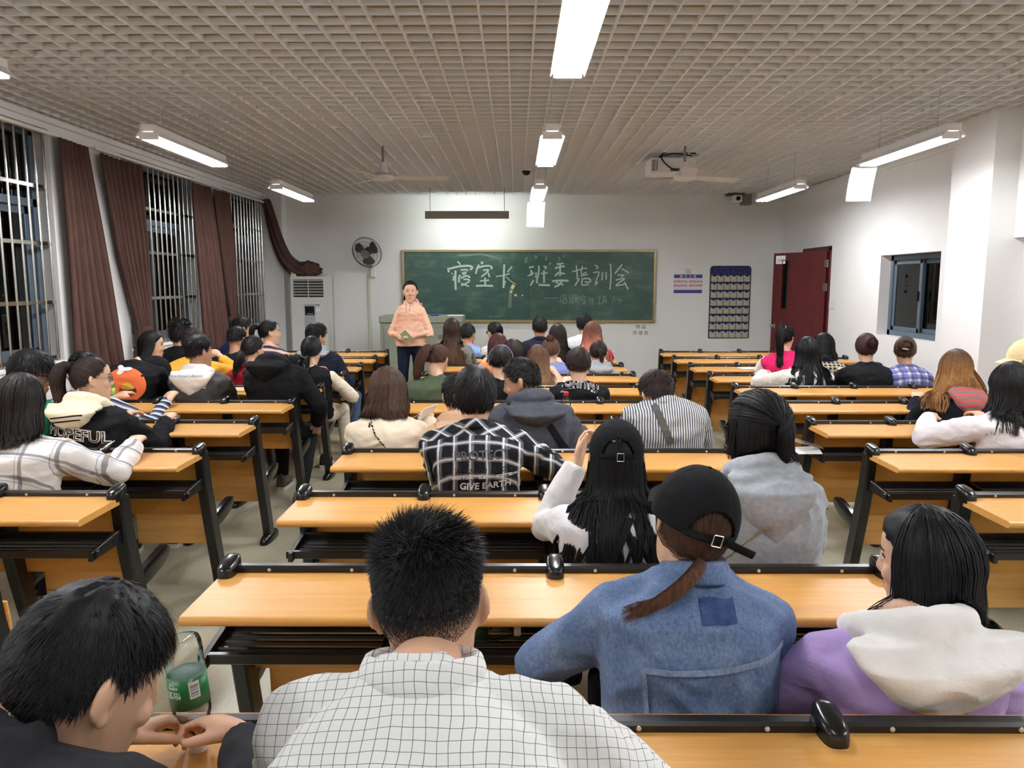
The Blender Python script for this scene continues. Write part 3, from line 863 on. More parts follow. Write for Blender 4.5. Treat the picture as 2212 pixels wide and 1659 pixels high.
# ------------------------------------------------------------------ standing air conditioner
a = at(627, 597, 11.22); b = at(706, 597, 11.22)
aw = b.x - a.x
ac = thing('air_conditioner', 'white floor-standing air conditioner in the front corner', 'air conditioner', ((a.x + b.x) / 2, 11.37, 0))
AH = a.z
M_AC = mat('ac_white', srgb(212, 212, 206), 0.42)
body = MB()
gx0, gx1, gz0, gz1 = -aw / 2 + 0.035, aw / 2 - 0.055, AH - 0.30, AH - 0.045
body.bbox(-aw / 2, aw / 2, -0.12, 0.16, 0.0, AH)
body.bbox(-aw / 2, gx0, -0.16, -0.12, 0, AH); body.bbox(gx1, aw / 2, -0.16, -0.12, 0, AH)
body.bbox(gx0, gx1, -0.16, -0.12, 0, gz0); body.bbox(gx0, gx1, -0.16, -0.12, gz1, AH)
put('body', body.mesh('body'), M_AC, ac)
put('grille_recess', MB().bbox(gx0, gx1, -0.124, -0.119, gz0, gz1).mesh('recess'), mat('ac_dark', srgb(34, 34, 36), 0.6), ac)
lv = MB().box((0, 0, 0), (gx1 - gx0, 0.035, 0.007), Matrix.Rotation(R(-24), 3, 'X')).mesh('louvre'); lv.materials.append(M_AC)
for k in range(6):
    put('louvre', lv, None, ac, ((gx0 + gx1) / 2, -0.142, gz0 + (gz1 - gz0) * (k + 0.75) / 6.2))
put('grille_divider', MB().box(((gx0 + gx1) / 2, -0.15, (gz0 + gz1) / 2), (0.008, 0.02, gz1 - gz0)).mesh('div'), M_AC, ac)
put('control_strip', MB().bbox(-0.075, 0.09, -0.164, -0.16, AH - 0.92, AH - 0.40).mesh('strip', bevel=0.003), mat('ac_strip', srgb(168, 172, 178), 0.35), ac)
put('display', MB().bbox(-0.063, 0.072, -0.168, -0.164, AH - 0.56, AH - 0.43).mesh('disp', bevel=0.003), M_BLACKP, ac)
bt = MB().box((0, 0, 0), (0.02, 0.003, 0.018)).mesh('button'); bt.materials.append(mat('button_grey', srgb(150, 150, 150), 0.5))
for k in range(3): put('button', bt, None, ac, (-0.028 + k * 0.033, -0.169, AH - 0.54))
put('energy_label', MB().bbox(0.092, 0.155, -0.1625, -0.16, AH - 0.51, AH - 0.405).mesh('lab'), M_PAPER, ac)
put('label_header', MB().bbox(0.092, 0.155, -0.1635, -0.1625, AH - 0.42, AH - 0.405).mesh('labh'), mat('label_blue', srgb(60, 100, 170), 0.5), ac)
put('label_text', text_mesh('1 级', 0.028, mat('label_blue', srgb(60, 100, 170), 0.5)), None, ac, (0.123, -0.1635, AH - 0.445))
p = at(636, 590, 11.3)
o = put('small_box', MB().box((0, 0, 0.035), (0.078, 0.06, 0.07)).mesh('small_box', bevel=0.002), None, None, (p.x, 11.27, AH))
m = mat('green_white_carton', srgb(150, 186, 84), 0.6); t = NT(m); z_ = t.sep(t.obj())[2]
t.link(t.ramp(z_, [(0.034, srgb(222, 224, 214)), (0.036, srgb(146, 186, 72))]), t.p.inputs['Base Color'])
o.data.materials.append(m); tag(o, 'little green and white carton on the air conditioner', 'box')

# ------------------------------------------------------------------ steel lectern cabinet
a = at(820, 683, 10.35); b = at(997, 683, 10.35)
cw_ = b.x - a.x; CH = a.z
cb_ = thing('lectern_cabinet', 'grey-green steel lectern cabinet behind the standing teacher', 'cabinet', ((a.x + b.x) / 2, 10.65, 0))
M_CAB = mat('cabinet_grey_green', srgb(136, 142, 124), 0.5, vary=0.04)
put('body', MB().bbox(-cw_ / 2, cw_ / 2, -0.28, 0.28, 0.0, CH - 0.09).mesh('body', bevel=0.004), M_CAB, cb_)
put('top', MB().bbox(-cw_ / 2 - 0.012, cw_ / 2 + 0.012, -0.30, 0.30, CH - 0.09, CH).mesh('top', bevel=0.008), M_CAB, cb_)
for s in (-1, 1):
    o = put('cabinet_door', MB().bbox(s * 0.015 if s > 0 else -cw_ / 2 + 0.05, cw_ / 2 - 0.05 if s > 0 else -0.015, -0.292, -0.28, 0.10, CH - 0.15).mesh('cd', bevel=0.003), M_CAB, cb_)
    for k in range(3):
        put('louvre_slot', MB().box((s * cw_ / 4, -0.295, CH - 0.26 - 0.022 * k), (0.09, 0.006, 0.008)).mesh('slot'), mat('slot_dark', srgb(86, 90, 78), 0.6), o)
    put('door_handle', MB().box((s * 0.05, -0.30, CH * 0.55), (0.016, 0.02, 0.07)).mesh('hd', bevel=0.004), M_BLACKP, o)
zt = CH
def flat_item(name, label, cat, px, w, d, h, m, rz=0):
    p_ = at(px, 680, 10.45)
    o_ = put(name, MB().box((0, 0, h / 2), (w, d, h)).mesh(name, bevel=min(h, 0.02) * 0.4), m, None, (p_.x, 10.45, zt + 0.0005), (0, 0, rz))
    tag(o_, label, cat)
    return o_
flat_item('chalk_eraser', 'blue and white board eraser lying on the lectern cabinet', 'eraser', 938, 0.13, 0.05, 0.028, mat('eraser_blue', srgb(50, 66, 140), 0.6), R(8))
flat_item('paper_stack', 'thin stack of white papers lying on the lectern cabinet', 'papers', 984, 0.20, 0.14, 0.012, M_PAPER, R(-6))
# light switch by the door
p = on_x(1797, 660, XR)
sw = thing('wall_socket', 'white double wall switch beside the red door frame', 'switch', (XR, p.y, p.z))
put('plate', MB().bbox(-0.010, -0.0005, -0.075, 0.075, -0.043, 0.043).mesh('plate', bevel=0.003), mat('switch_white', srgb(214, 212, 216), 0.4), sw)
for s in (-1, 1): put('rocker', MB().bbox(-0.015, -0.010, s * 0.035 - 0.022, s * 0.035 + 0.022, -0.03, 0.03).mesh('rk', bevel=0.003), M_WHITEP, sw)
# ================================================================== curtains
def curtain(y0, y1, ztop, zbot, folds, tie, label, amp=0.035, seed=0, widths=None):
    """pleated cloth hanging along the left wall; tie = (height, narrowed width, centre y) or None"""
    rnd = random.Random(seed)
    nz, ny = 36, folds * 8
    ph = [rnd.uniform(-0.6, 0.6) for _ in range(folds + 2)]
    am = [rnd.uniform(0.7, 1.25) for _ in range(folds + 2)]
    vs, fs = [], []
    L = ztop - zbot
    for j in range(nz + 1):
        s = j / nz
        z = ztop - L * s
        a0, a1 = y0, y1
        if widths:
            for (s0, p0, p1), (s1, q0, q1) in zip(widths, widths[1:]):
                if s0 <= s <= s1:
                    f = (s - s0) / (s1 - s0)
                    a0 = p0 + (q0 - p0) * f; a1 = p1 + (q1 - p1) * f
        gather = (a1 - a0) / (y1 - y0)
        for i in range(ny + 1):
            u = i / ny
            k = u * folds
            kk = int(k)
            w = am[kk] * (0.45 + 0.55 * min(1, s * 3)) * (0.6 + 0.4 * gather)
            off = amp * w * math.sin(2 * PI * k + ph[kk] * s) + 0.012 * math.sin(5 * u + 3 * s + seed)
            y = a0 + (a1 - a0) * u + 0.010 * math.sin(2 * PI * k * 2 + 4 * s) * s
            vs.append((0.075 + off, y, z))
    for j in range(nz):
        for i in range(ny):
            q = j * (ny + 1) + i
            fs.append((q, q + 1, q + ny + 2, q + ny + 1))
    me = bpy.data.meshes.new('curtain'); me.from_pydata(vs, [], fs)
    for p in me.polygons: p.use_smooth = True
    t = thing('curtain', label, 'curtain', (XL, (y0 + y1) / 2, 0))
    for v in me.vertices: v.co.y -= (y0 + y1) / 2
    o = put('cloth', me, M_CURT, t)
    sd = o.modifiers.new('thickness', 'SOLIDIFY'); sd.thickness = 0.004
    if tie:
        z, w_, yc = tie
        put('tie_back', MB().tube([(0.075 + 0.055 * math.cos(a), yc - (y0 + y1) / 2 + (w_ / 2 + 0.012) * math.sin(a), z + 0.01 * math.sin(a)) for a in [2 * PI * k / 20 for k in range(21)]], [(0.035, 0.006)] * 21, 8, up=(0, 0, 1)).mesh('tie_back', smooth=True), M_CURT, t)
    return t
def yl(px):   # depth along the window wall for a pixel column
    return on_x(px, 500, XL + 0.06).y
curtain(yl(136), yl(205), 2.74, 0.80, 6, None, 'brown curtain hanging loose beside the nearest barred window', seed=1,
        widths=[(0, yl(134), yl(200)), (1, yl(143), yl(247))])
curtain(yl(222), yl(310), 2.72, 0.80, 8, (1.16, 0.20, yl(297)), 'brown curtain tied back low, left of the middle barred window', seed=2,
        widths=[(0, yl(220), yl(311)), (0.45, yl(247), yl(312)), (0.8, yl(281), yl(309)), (1, yl(276), yl(304))])
curtain(yl(418), yl(460), 2.72, 0.80, 6, None, 'brown curtain hanging loose right of the middle barred window', seed=3,
        widths=[(0, yl(416), yl(456)), (1, yl(430), yl(484))])
curtain(yl(463), yl(498), 2.72, 0.80, 6, (1.16, 0.22, yl(494)), 'brown curtain tied back low, left of the corner window', seed=4,
        widths=[(0, yl(464), yl(497)), (0.5, yl(477), yl(505)), (0.8, yl(487), yl(502)), (1, yl(484), yl(504))])
# the last one is pulled over and bundled on top of the air conditioner
t = thing('curtain', 'brown curtain swept aside and bundled on top of the air conditioner', 'curtain', (XL, 11.3, 0))
path = spline([on_x(574, 432, XL + .07) - t.location, at(585, 470, 11.33) - t.location, at(600, 520, 11.3) - t.location, at(618, 560, 11.3) - t.location, at(640, 581, 11.3) - t.location, at(660, 586, 11.3) - t.location], 8)
n = 40
rings = []
for i, p in enumerate(path):
    s = i / (len(path) - 1)
    r_ = 0.05 + 0.075 * s
    tg = (path[min(i + 1, len(path) - 1)] - path[max(i - 1, 0)]).normalized()
    a = Vector((0, 1, 0)); b = tg.cross(a).normalized()
    rings.append([p + (a * math.cos(2 * PI * k / n) * 0.09 + b * math.sin(2 * PI * k / n) * r_) * (1 + 0.14 * math.sin(7 * 2 * PI * k / n + s * 3)) for k in range(n)])
put('cloth', MB().rings(rings).mesh('cloth', smooth='all'), M_CURT, t)
bm_ = bmesh.new()
bmesh.ops.create_icosphere(bm_, subdivisions=4, radius=1.0)
for v in bm_.verts:
    d_ = v.co.normalized()
    f = 1 + 0.22 * noise.noise(d_ * 2.1 + Vector((3, 1, 7))) + 0.12 * math.sin(9 * math.atan2(d_.z, d_.x) + 5 * noise.noise(d_ * 2))
    v.co = Vector((d_.x * 0.20 * f, d_.y * 0.13 * f, max(d_.z * 0.125 * f, -0.09)))
for f in bm_.faces: f.smooth = True
me = bpy.data.meshes.new('bundle'); bm_.to_mesh(me); bm_.free()
p = at(664, 580, 11.32)
put('bundle', me, M_CURT, t, (p.x - t.location.x, 11.32 - t.location.y, AH + 0.096))
# curtain rails
for k, (a_, b_) in enumerate(((4.3, yl(206)), (yl(216), yl(462)), (yl(462), 11.42))):
    r_ = thing('curtain_rail', ['thin white curtain rail over the nearest window', 'thin white curtain rail over the middle window', 'thin white curtain rail over the corner window'][k], 'curtain rail', (XL, a_, 2.755))
    put('rail', MB().bbox(0.045, 0.075, 0, b_ - a_ - 0.02, -0.012, 0.012).mesh('rail', bevel=0.004), M_WHITEP, r_)
    for q in range(4):
        put('rail_bracket', MB().bbox(0.0, 0.05, (b_ - a_) * (q + .3) / 4 - 0.01, (b_ - a_) * (q + .3) / 4 + 0.01, -0.008, 0.008).mesh('rb'), M_WHITEP, r_)
# ================================================================== linked bench desks
PITCH_X = 0.4675
ROW0, DROW = 1.34, 0.788
def rail_y(k): return ROW0 + DROW * k
BLOCK_X = {'L': -1.555 - 4 * PITCH_X, 'M': -0.823, 'R': 1.74}     # x of the first cap
def seat_x(b, i): return BLOCK_X[b] + PITCH_X * (i + 0.5)
W4 = 4 * PITCH_X
RAIL_Z = 0.795
DESK_Z = 0.776     # top of the desktop
mm = {}
def shared(name, mb, m, **kw):
    me = mb.mesh(name, **kw); me.materials.append(m); mm[name] = me
# desktop: rounded front edge, sloping a touch to the sitter
ol = []
for k in range(9):
    a = R(90 + 180 * k / 8)
    ol.append((-0.300 + 0.0125 * math.cos(a), DESK_Z - 0.0145 + 0.0125 * math.sin(a)))
ol = [(-0.004, DESK_Z)] + ol + [(-0.004, DESK_Z - 0.027)]
shared('desktop', MB().prism(ol, 0, -0.018, W4 + 0.018), M_DESK)
shared('top_rail', MB().prism([(-0.012, DESK_Z - 0.03), (0.022, DESK_Z - 0.03), (0.022, RAIL_Z - 0.006), (0.016, RAIL_Z), (-0.006, RAIL_Z), (-0.012, RAIL_Z - 0.006)], 0, -0.01, W4 + 0.01), M_BLACK)
cap = MB()
rings = []
for (h, g) in ((-0.026, 1.0), (0.008, 1.0), (0.016, 0.95), (0.021, 0.84), (0.024, 0.55)):
    ring = []
    for k in range(20):
        a = 2 * PI * k / 20
        sx = math.copysign(abs(math.cos(a)) ** 0.6, math.cos(a)) * 0.026 * g
        sy = math.copysign(abs(math.sin(a)) ** 0.8, math.sin(a)) * 0.058 * g
        # tilt: the end over the desktop sits lower
        ring.append(Vector((sx, sy * .86 - 0.012, RAIL_Z - 0.004 + h + (sy * 0.16 if h > 0 else 0))))
    rings.append(ring)
shared('rail_cap', cap.rings(rings), M_BLACKP, smooth=True)
shared('post', MB().rings([[Vector((sx * 0.024, y + sy, z)) for sx, sy in ((-1, -w), (-.7, -w - .008), (.7, -w - .008), (1, -w), (1, w), (-1, w))] for y, z, w in ((0.005, 0.775, 0.030), (0.03, 0.60, 0.033), (0.075, 0.42, 0.036), (0.16, 0.10, 0.036), (0.175, 0.03, 0.036))]), M_BLACK, smooth=True)
ft = MB()
rings = []
for z, g in ((0.0, 1.0), (0.018, 1.0), (0.034, 0.9), (0.046, 0.66), (0.05, 0.35)):
    rings.append([Vector((math.copysign(abs(math.cos(2 * PI * k / 20)) ** .7, math.cos(2 * PI * k / 20)) * 0.036 * g, 0.185 + math.sin(2 * PI * k / 20) * 0.135 * g, z)) for k in range(20)])
shared('foot', ft.rings(rings), M_BLACKP, smooth=True)
SH_Z = 0.612
for nm, y0 in (('shelf_rod', 0),):
    shared('shelf_rod', MB().tube([(-0.01, 0, SH_Z), (W4 + 0.01, 0, SH_Z)], 0.0085, 8), M_BLACK, smooth=True)
    shared('shelf_front_bar', MB().bbox(-0.02, W4 + 0.02, -0.211, -0.190, SH_Z - 0.014, SH_Z + 0.014), M_BLACK, bevel=0.003)
    shared('shelf_back_bar', MB().bbox(-0.01, W4 + 0.01, -0.048, -0.026, SH_Z - 0.002, SH_Z + 0.030), M_BLACK, bevel=0.003)
shared('shelf_bracket', MB().prism([(-0.225, SH_Z - 0.022), (-0.225, SH_Z + 0.012), (0.0, SH_Z + 0.036), (0.03, SH_Z + 0.03), (0.03, SH_Z - 0.03), (-0.06, SH_Z - 0.02)], 0, -0.0085, 0.0085), M_BLACK, bevel=0.002)
shared('backrest', MB().rings([[Vector((PITCH_X * .5 + sx * (PITCH_X * .5 - 0.002), y + sy, z)) for sx, sy in ((-1, 0), (1, 0), (1, .012), (-1, .012))] for y, z in ((0.040, 0.775), (0.052, 0.68), (0.066, 0.58), (0.088, 0.46), (0.094, 0.43))]), M_PANEL)
sl = []
for k in range(7):
    s = k / 6
    sl.append((0.0 + 0.37 * s, 0.012 * math.cos(s * 2.6) - 0.03 * max(0, s - .8)))
def plank(up):
    rings = []
    for (a, h) in sl:
        pts = []
        for sx, dz in ((-1, 0), (1, 0), (1, .013), (-1, .013)):
            lx = PITCH_X * .5 + sx * 0.196
            if up: pts.append(Vector((lx, 0.150 + h + dz + 0.02, 0.245 + a)))
            else: pts.append(Vector((lx, 0.115 + a, 0.415 + h + dz)))
        rings.append(pts)
    return MB().rings(rings)
shared('seat_up', plank(True), M_SEATW, bevel=0.003)
shared('seat_down', plank(False), M_SEATW, bevel=0.003)
am = MB()
rings = []
for xx, g in ((-0.016, .8), (-0.012, 1), (0.012, 1), (0.016, .8)):
    ring = []
    for k in range(20):
        a = 2 * PI * k / 20
        u = math.copysign(abs(math.cos(a)) ** .7, math.cos(a)) * 0.145; v = math.sin(a) * 0.042
        ring.append(Vector((xx, 0.235 + (u * g), 0.405 + v * g + u * 0.18)))
    rings.append(ring)
shared('seat_arm', am.rings(rings), M_BLACKP, smooth=True)
shared('screw', MB().lathe([(0.0052, 0), (0.0048, 0.002), (0.0025, 0.0032), (0.0002, 0.0035)], (0, 0, 0), 10, Matrix.Rotation(R(90), 3, 'X')), M_SCREW, smooth=True)
shared('panel_clip', MB().bbox(-0.012, 0.012, 0.05, 0.075, 0.515, 0.545), M_BLACK, bevel=0.003)

ORD = ['front', 'second', 'third', 'fourth', 'fifth', 'sixth', 'seventh', 'eighth', 'ninth', 'tenth', 'eleventh']
def desk_unit(b, k, occupied):
    where = {'L': 'window side', 'M': 'middle column', 'R': 'door side'}[b]
    o_ = ORD[10 - k]
    lab = ('linked bench desk of beech boards on the %s, %s row%s' % (where, o_, ' facing the blackboard' if k == 10 else ' from the blackboard'))
    t = thing('bench_desk', lab, 'desk', (BLOCK_X[b], rail_y(k), 0), 0, 'linked bench desks')
    for n in ('desktop', 'top_rail', 'shelf_front_bar', 'shelf_back_bar'):
        put(n, mm[n], None, t)
    for y in (-0.075, -0.115, -0.155):
        put('shelf_rod', mm['shelf_rod'], None, t, (0, y, 0.0))
    for i in range(5):
        xx = i * PITCH_X
        for n in ('rail_cap', 'post', 'foot', 'shelf_bracket', 'seat_arm'):
            put(n, mm[n], None, t, (xx, 0, 0))
    for i in range(4):
        xx = i * PITCH_X
        put('backrest', mm['backrest'], None, t, (xx, 0, 0))
        put('seat', mm['seat_down' if (b, k, i) in occupied else 'seat_up'], None, t, (xx, 0, 0))
        for s in (0.115, 0.352):
            put('screw', mm['screw'], None, t, (xx + s, -0.0122, DESK_Z + 0.008))
    for i in (0, 4):
        put('panel_clip', mm['panel_clip'], None, t, (i * PITCH_X + (0.03 if i == 0 else -0.03), 0, 0))
    return t
OCC = {('L', 2, 2), ('L', 3, 2), ('L', 3, 1), ('L', 4, 1), ('L', 5, 1), ('L', 5, 2), ('L', 5, 3), ('L', 6, 0), ('L', 6, 1), ('L', 6, 2), ('L', 6, 3), ('L', 7, 0), ('L', 7, 1), ('L', 7, 2), ('L', 7, 3), ('L', 8, 1),
       ('M', 0, 2), ('M', 0, 3), ('M', 1, 2), ('M', 1, 3), ('M', 2, 1), ('M', 3, 0), ('M', 3, 1), ('M', 3, 2), ('M', 3, 3), ('M', 5, 0), ('M', 5, 1), ('M', 5, 2), ('M', 6, 1), ('M', 6, 2), ('M', 7, 1), ('M', 7, 2), ('M', 7, 3), ('M', 8, 0), ('M', 8, 2), ('M', 8, 3), ('M', 9, 0), ('M', 9, 1), ('M', 9, 2), ('M', 9, 3),
       ('R', 3, 1), ('R', 4, 2), ('R', 4, 3), ('R', 6, 1), ('R', 6, 2), ('R', 6, 3), ('R', 7, 1), ('R', 7, 2)}
for k in range(1, 11): desk_unit('L', k, OCC)
for k in range(0, 11): desk_unit('M', k, OCC)
for k in range(2, 11): desk_unit('R', k, OCC)
# ================================================================== people: tools
def remesh(mb, voxel, smooth=3, name='body', factor=0.5):
    me = bpy.data.meshes.new('raw'); me.from_pydata(mb.v, [], mb.f)
    o = bpy.data.objects.new('raw', me); tmp_scene.collection.objects.link(o)
    m = o.modifiers.new('r', 'REMESH'); m.mode = 'VOXEL'; m.voxel_size = voxel; m.use_smooth_shade = True
    if smooth:
        s = o.modifiers.new('s', 'SMOOTH'); s.factor = factor; s.iterations = smooth
    with bpy.context.temp_override(scene=tmp_scene, view_layer=tmp_scene.view_layers[0]):
        dg = bpy.context.evaluated_depsgraph_get()
        out = bpy.data.meshes.new_from_object(o.evaluated_get(dg))
    bpy.data.objects.remove(o); bpy.data.meshes.remove(me)
    out.name = name
    return out

def np_co(me):
    a = np.empty(len(me.vertices) * 3); me.vertices.foreach_get('co', a); return a.reshape(-1, 3)
def np_no(me):
    a = np.empty(len(me.vertices) * 3); me.vertex_normals.foreach_get('vector', a); return a.reshape(-1, 3)
def wrinkle(me, amp, scale, seed=0, fine=0.0):
    co = np_co(me); no = np_no(me)
    off = Vector((seed * 3.1, seed * 1.7, seed * 5.3))
    h = np.empty(len(co))
    for i, p in enumerate(co):
        q = Vector(p)
        w = noise.noise_vector(q * scale * 0.4 + off)
        v = noise.noise(Vector((q.x * scale * 0.75 + q.z * scale * 0.4 + w.x * 1.3, q.y * scale * .7, q.z * scale * 1.35 - q.x * scale * 0.3 + w.z * 1.3)) + off)
        b = noise.noise(q * scale * 0.33 - off)
        h[i] = ((0.42 - abs(v) * 2.0) + b * 0.6) * amp
    co += no * h[:, None]
    me.vertices.foreach_set('co', co.ravel()); me.update()
def bvh_of(me):
    return BVHTree.FromPolygons([v.co.copy() for v in me.vertices], [tuple(p.vertices) for p in me.polygons])

# ---- head: rings from chin to crown (z, half width, front y, back y)
HEAD = [(-0.126, 0.014, 0.066, 0.040), (-0.121, 0.030, 0.078, 0.012), (-0.108, 0.044, 0.084, -0.012), (-0.090, 0.053, 0.083, -0.032),
        (-0.070, 0.059, 0.085, -0.050), (-0.048, 0.063, 0.086, -0.064), (-0.025, 0.067, 0.087, -0.077), (0.0, 0.071, 0.086, -0.087),
        (0.02, 0.0735, 0.084, -0.093), (0.04, 0.0745, 0.089, -0.095), (0.062, 0.0735, 0.086, -0.092), (0.082, 0.066, 0.075, -0.084),
        (0.098, 0.053, 0.058, -0.068), (0.109, 0.036, 0.038, -0.046), (0.115, 0.014, 0.012, -0.018)]
def add_head(mb, M, s=1.0, ears=True, face=True):
    rings = []
    for z, w, yf, yb in HEAD:
        ring = []
        for k in range(24):
            a = 2 * PI * k / 24
            c, sn = math.cos(a), math.sin(a)
            d = yf if sn > 0 else -yb
            x = math.copysign(abs(c) ** (1.0 if sn < 0 else 0.9), c) * w
            y = math.copysign(abs(sn) ** 0.95, sn) * d
            if sn <= 0 and yb > 0: y = yb * abs(sn)
            ring.append(M @ Vector((x * s, y * s, z * s)))
        rings.append(ring)
    mb.rings(rings)
    r3 = M.to_3x3()
    if face:
        mb.tube([M @ (Vector(q) * s) for q in ((0, 0.083, 0.030), (0, 0.090, 0.005), (0, 0.099, -0.020), (0, 0.090, -0.030))], [0.008 * s, 0.0085 * s, 0.0105 * s, 0.010 * s], 8)
        for sx in (-1, 1):
            mb.ell(M @ (Vector((sx * 0.010, 0.089, -0.025)) * s), (0.0075 * s, 0.008 * s, 0.006 * s), r3, 8, 6)
            mb.ell(M @ (Vector((sx * 0.036, 0.066, -0.022)) * s), (0.024 * s, 0.016 * s, 0.022 * s), r3, 12, 8)
        mb.ell(M @ (Vector((0, 0.083, -0.062)) * s), (0.022 * s, 0.009 * s, 0.010 * s), r3, 10, 8)
        mb.ell(M @ (Vector((0, 0.078, -0.106)) * s), (0.018 * s, 0.012 * s, 0.012 * s), r3, 10, 8)
    if ears:
        for sx in (-1, 1):
            rr = r3 @ Matrix.Rotation(sx * R(34), 3, 'Z') @ Matrix.Rotation(R(-10), 3, 'X')
            mb.ell(M @ (Vector((sx * 0.080, -0.008, 0.008)) * s), (0.0075 * s, 0.021 * s, 0.031 * s), rr, 12, 10)
            mb.ell(M @ (Vector((sx * 0.0765, 0.0, -0.020)) * s), (0.0075 * s, 0.011 * s, 0.012 * s), rr, 10, 8)

def add_hand(mb, wrist, direc, normal, side, curl=0.6, s=1.0, spread=0.1, thumb=0.6):
    """a palm with four unequal jointed fingers and a thumb; normal = back of the hand"""
    d = Vector(direc).normalized(); n = Vector(normal); n = (n - d * n.dot(d)).normalized(); l = d.cross(n) * side
    W = Vector(wrist)
    # l points to the thumb side
    mb.rings([[W + d * a * s + l * (o + math.cos(2 * PI * k / 14) * w) * s + n * (math.sin(2 * PI * k / 14) * h) * s for k in range(14)]
              for a, w, h, o in ((-0.03, 0.026, 0.021, 0), (0.0, 0.028, 0.019, 0), (0.025, 0.035, 0.018, 0.003), (0.055, 0.041, 0.016, 0.0), (0.082, 0.041, 0.013, -0.001), (0.094, 0.034, 0.009, -0.002))])
    for i, (o, L, r_) in enumerate(((0.029, 0.072, 0.0082), (0.010, 0.080, 0.0086), (-0.010, 0.074, 0.0082), (-0.028, 0.058, 0.0072))):
        c_ = curl * (1 + 0.06 * i)
        p = W + d * 0.084 * s + l * o * s
        dd = (d + l * (spread * (1.2 - 0.8 * i))).normalized()
        pts = [p - d * 0.02 * s, p]
        ang = 0
        for f, bend in ((0.46, 0.65), (0.30, 0.95), (0.24, 0.7)):
            ang += bend * c_
            v = dd * math.cos(ang) - n * math.sin(ang)
            p = p + v * (L * f * s)
            pts.append(p)
        mb.tube(pts, [r_ * s * q for q in (1.05, 1.08, 1.02, 0.96, 0.72)], 9)
        mb.ell(pts[-1], (r_ * s * .74,) * 3, None, 8, 6)
    # thumb
    p = W + d * 0.022 * s + l * 0.026 * s - n * 0.004 * s
    v = (l * (0.85 - 0.45 * thumb) + d * 0.75 - n * 0.5 * thumb).normalized()
    pts = [p, p + v * 0.034 * s]
    v2 = (v + d * 0.35 - l * 0.4 * thumb - n * 0.1).normalized(); pts.append(pts[-1] + v2 * 0.028 * s)
    v3 = (v2 + d * 0.2 - l * 0.45 * thumb).normalized(); pts.append(pts[-1] + v3 * 0.024 * s)
    mb.tube(pts, [0.0135 * s, 0.011 * s, 0.0098 * s, 0.0075 * s], 9)
    mb.ell(pts[-1], (0.0078 * s,) * 3, None, 8, 6)

# ------------------------------------------------------------------ hair
HC = np.array((0, -0.003, 0.017)); HR = np.array((0.0775, 0.097, 0.1005))
def dirs_of(az, el):
    """az 0 = back of the head, +90 deg = its right side; el up"""
    ce = np.cos(el)
    return np.stack((np.sin(az) * ce, -np.cos(az) * ce, np.sin(el)), -1)
def surf(d, th):
    rad = 1.0 / np.sqrt(((d / HR) ** 2).sum(-1))
    return HC + d * (rad + th)[..., None]
def emin(az, st):
    a = np.abs(np.degrees(az))
    return np.radians(np.interp(a, [0, 35, 70, 88, 102, 122, 150, 180], [st['nape'], st['nape'] + 2, st['nape'] + 12, st['ear'], st['burn'], 14, st['front'], st['front'] + 3]))
def sst(x): x = np.clip(x, 0, 1); return x * x * (3 - 2 * x)
def thick(az, el, st):
    top = sst((np.degrees(el) - 5) / 55)
    return st['ts'] + (st['tt'] - st['ts']) * top
DEF = dict(nape=-40, ear=-8, burn=-2, front=40, ts=0.008, tt=0.018)

def quad_mesh(name, verts, quads):
    me = bpy.data.meshes.new(name)
    nv, nf = len(verts), len(quads)
    me.vertices.add(nv); me.vertices.foreach_set('co', np.ascontiguousarray(verts, dtype=np.float32).ravel())
    me.loops.add(nf * 4); me.loops.foreach_set('vertex_index', np.ascontiguousarray(quads, dtype=np.int32).ravel())
    me.polygons.add(nf); me.polygons.foreach_set('loop_start', np.arange(nf, dtype=np.int32) * 4)
    me.polygons.foreach_set('use_smooth', np.ones(nf, dtype=bool))
    me.update(calc_edges=True)
    me.validate()
    return me

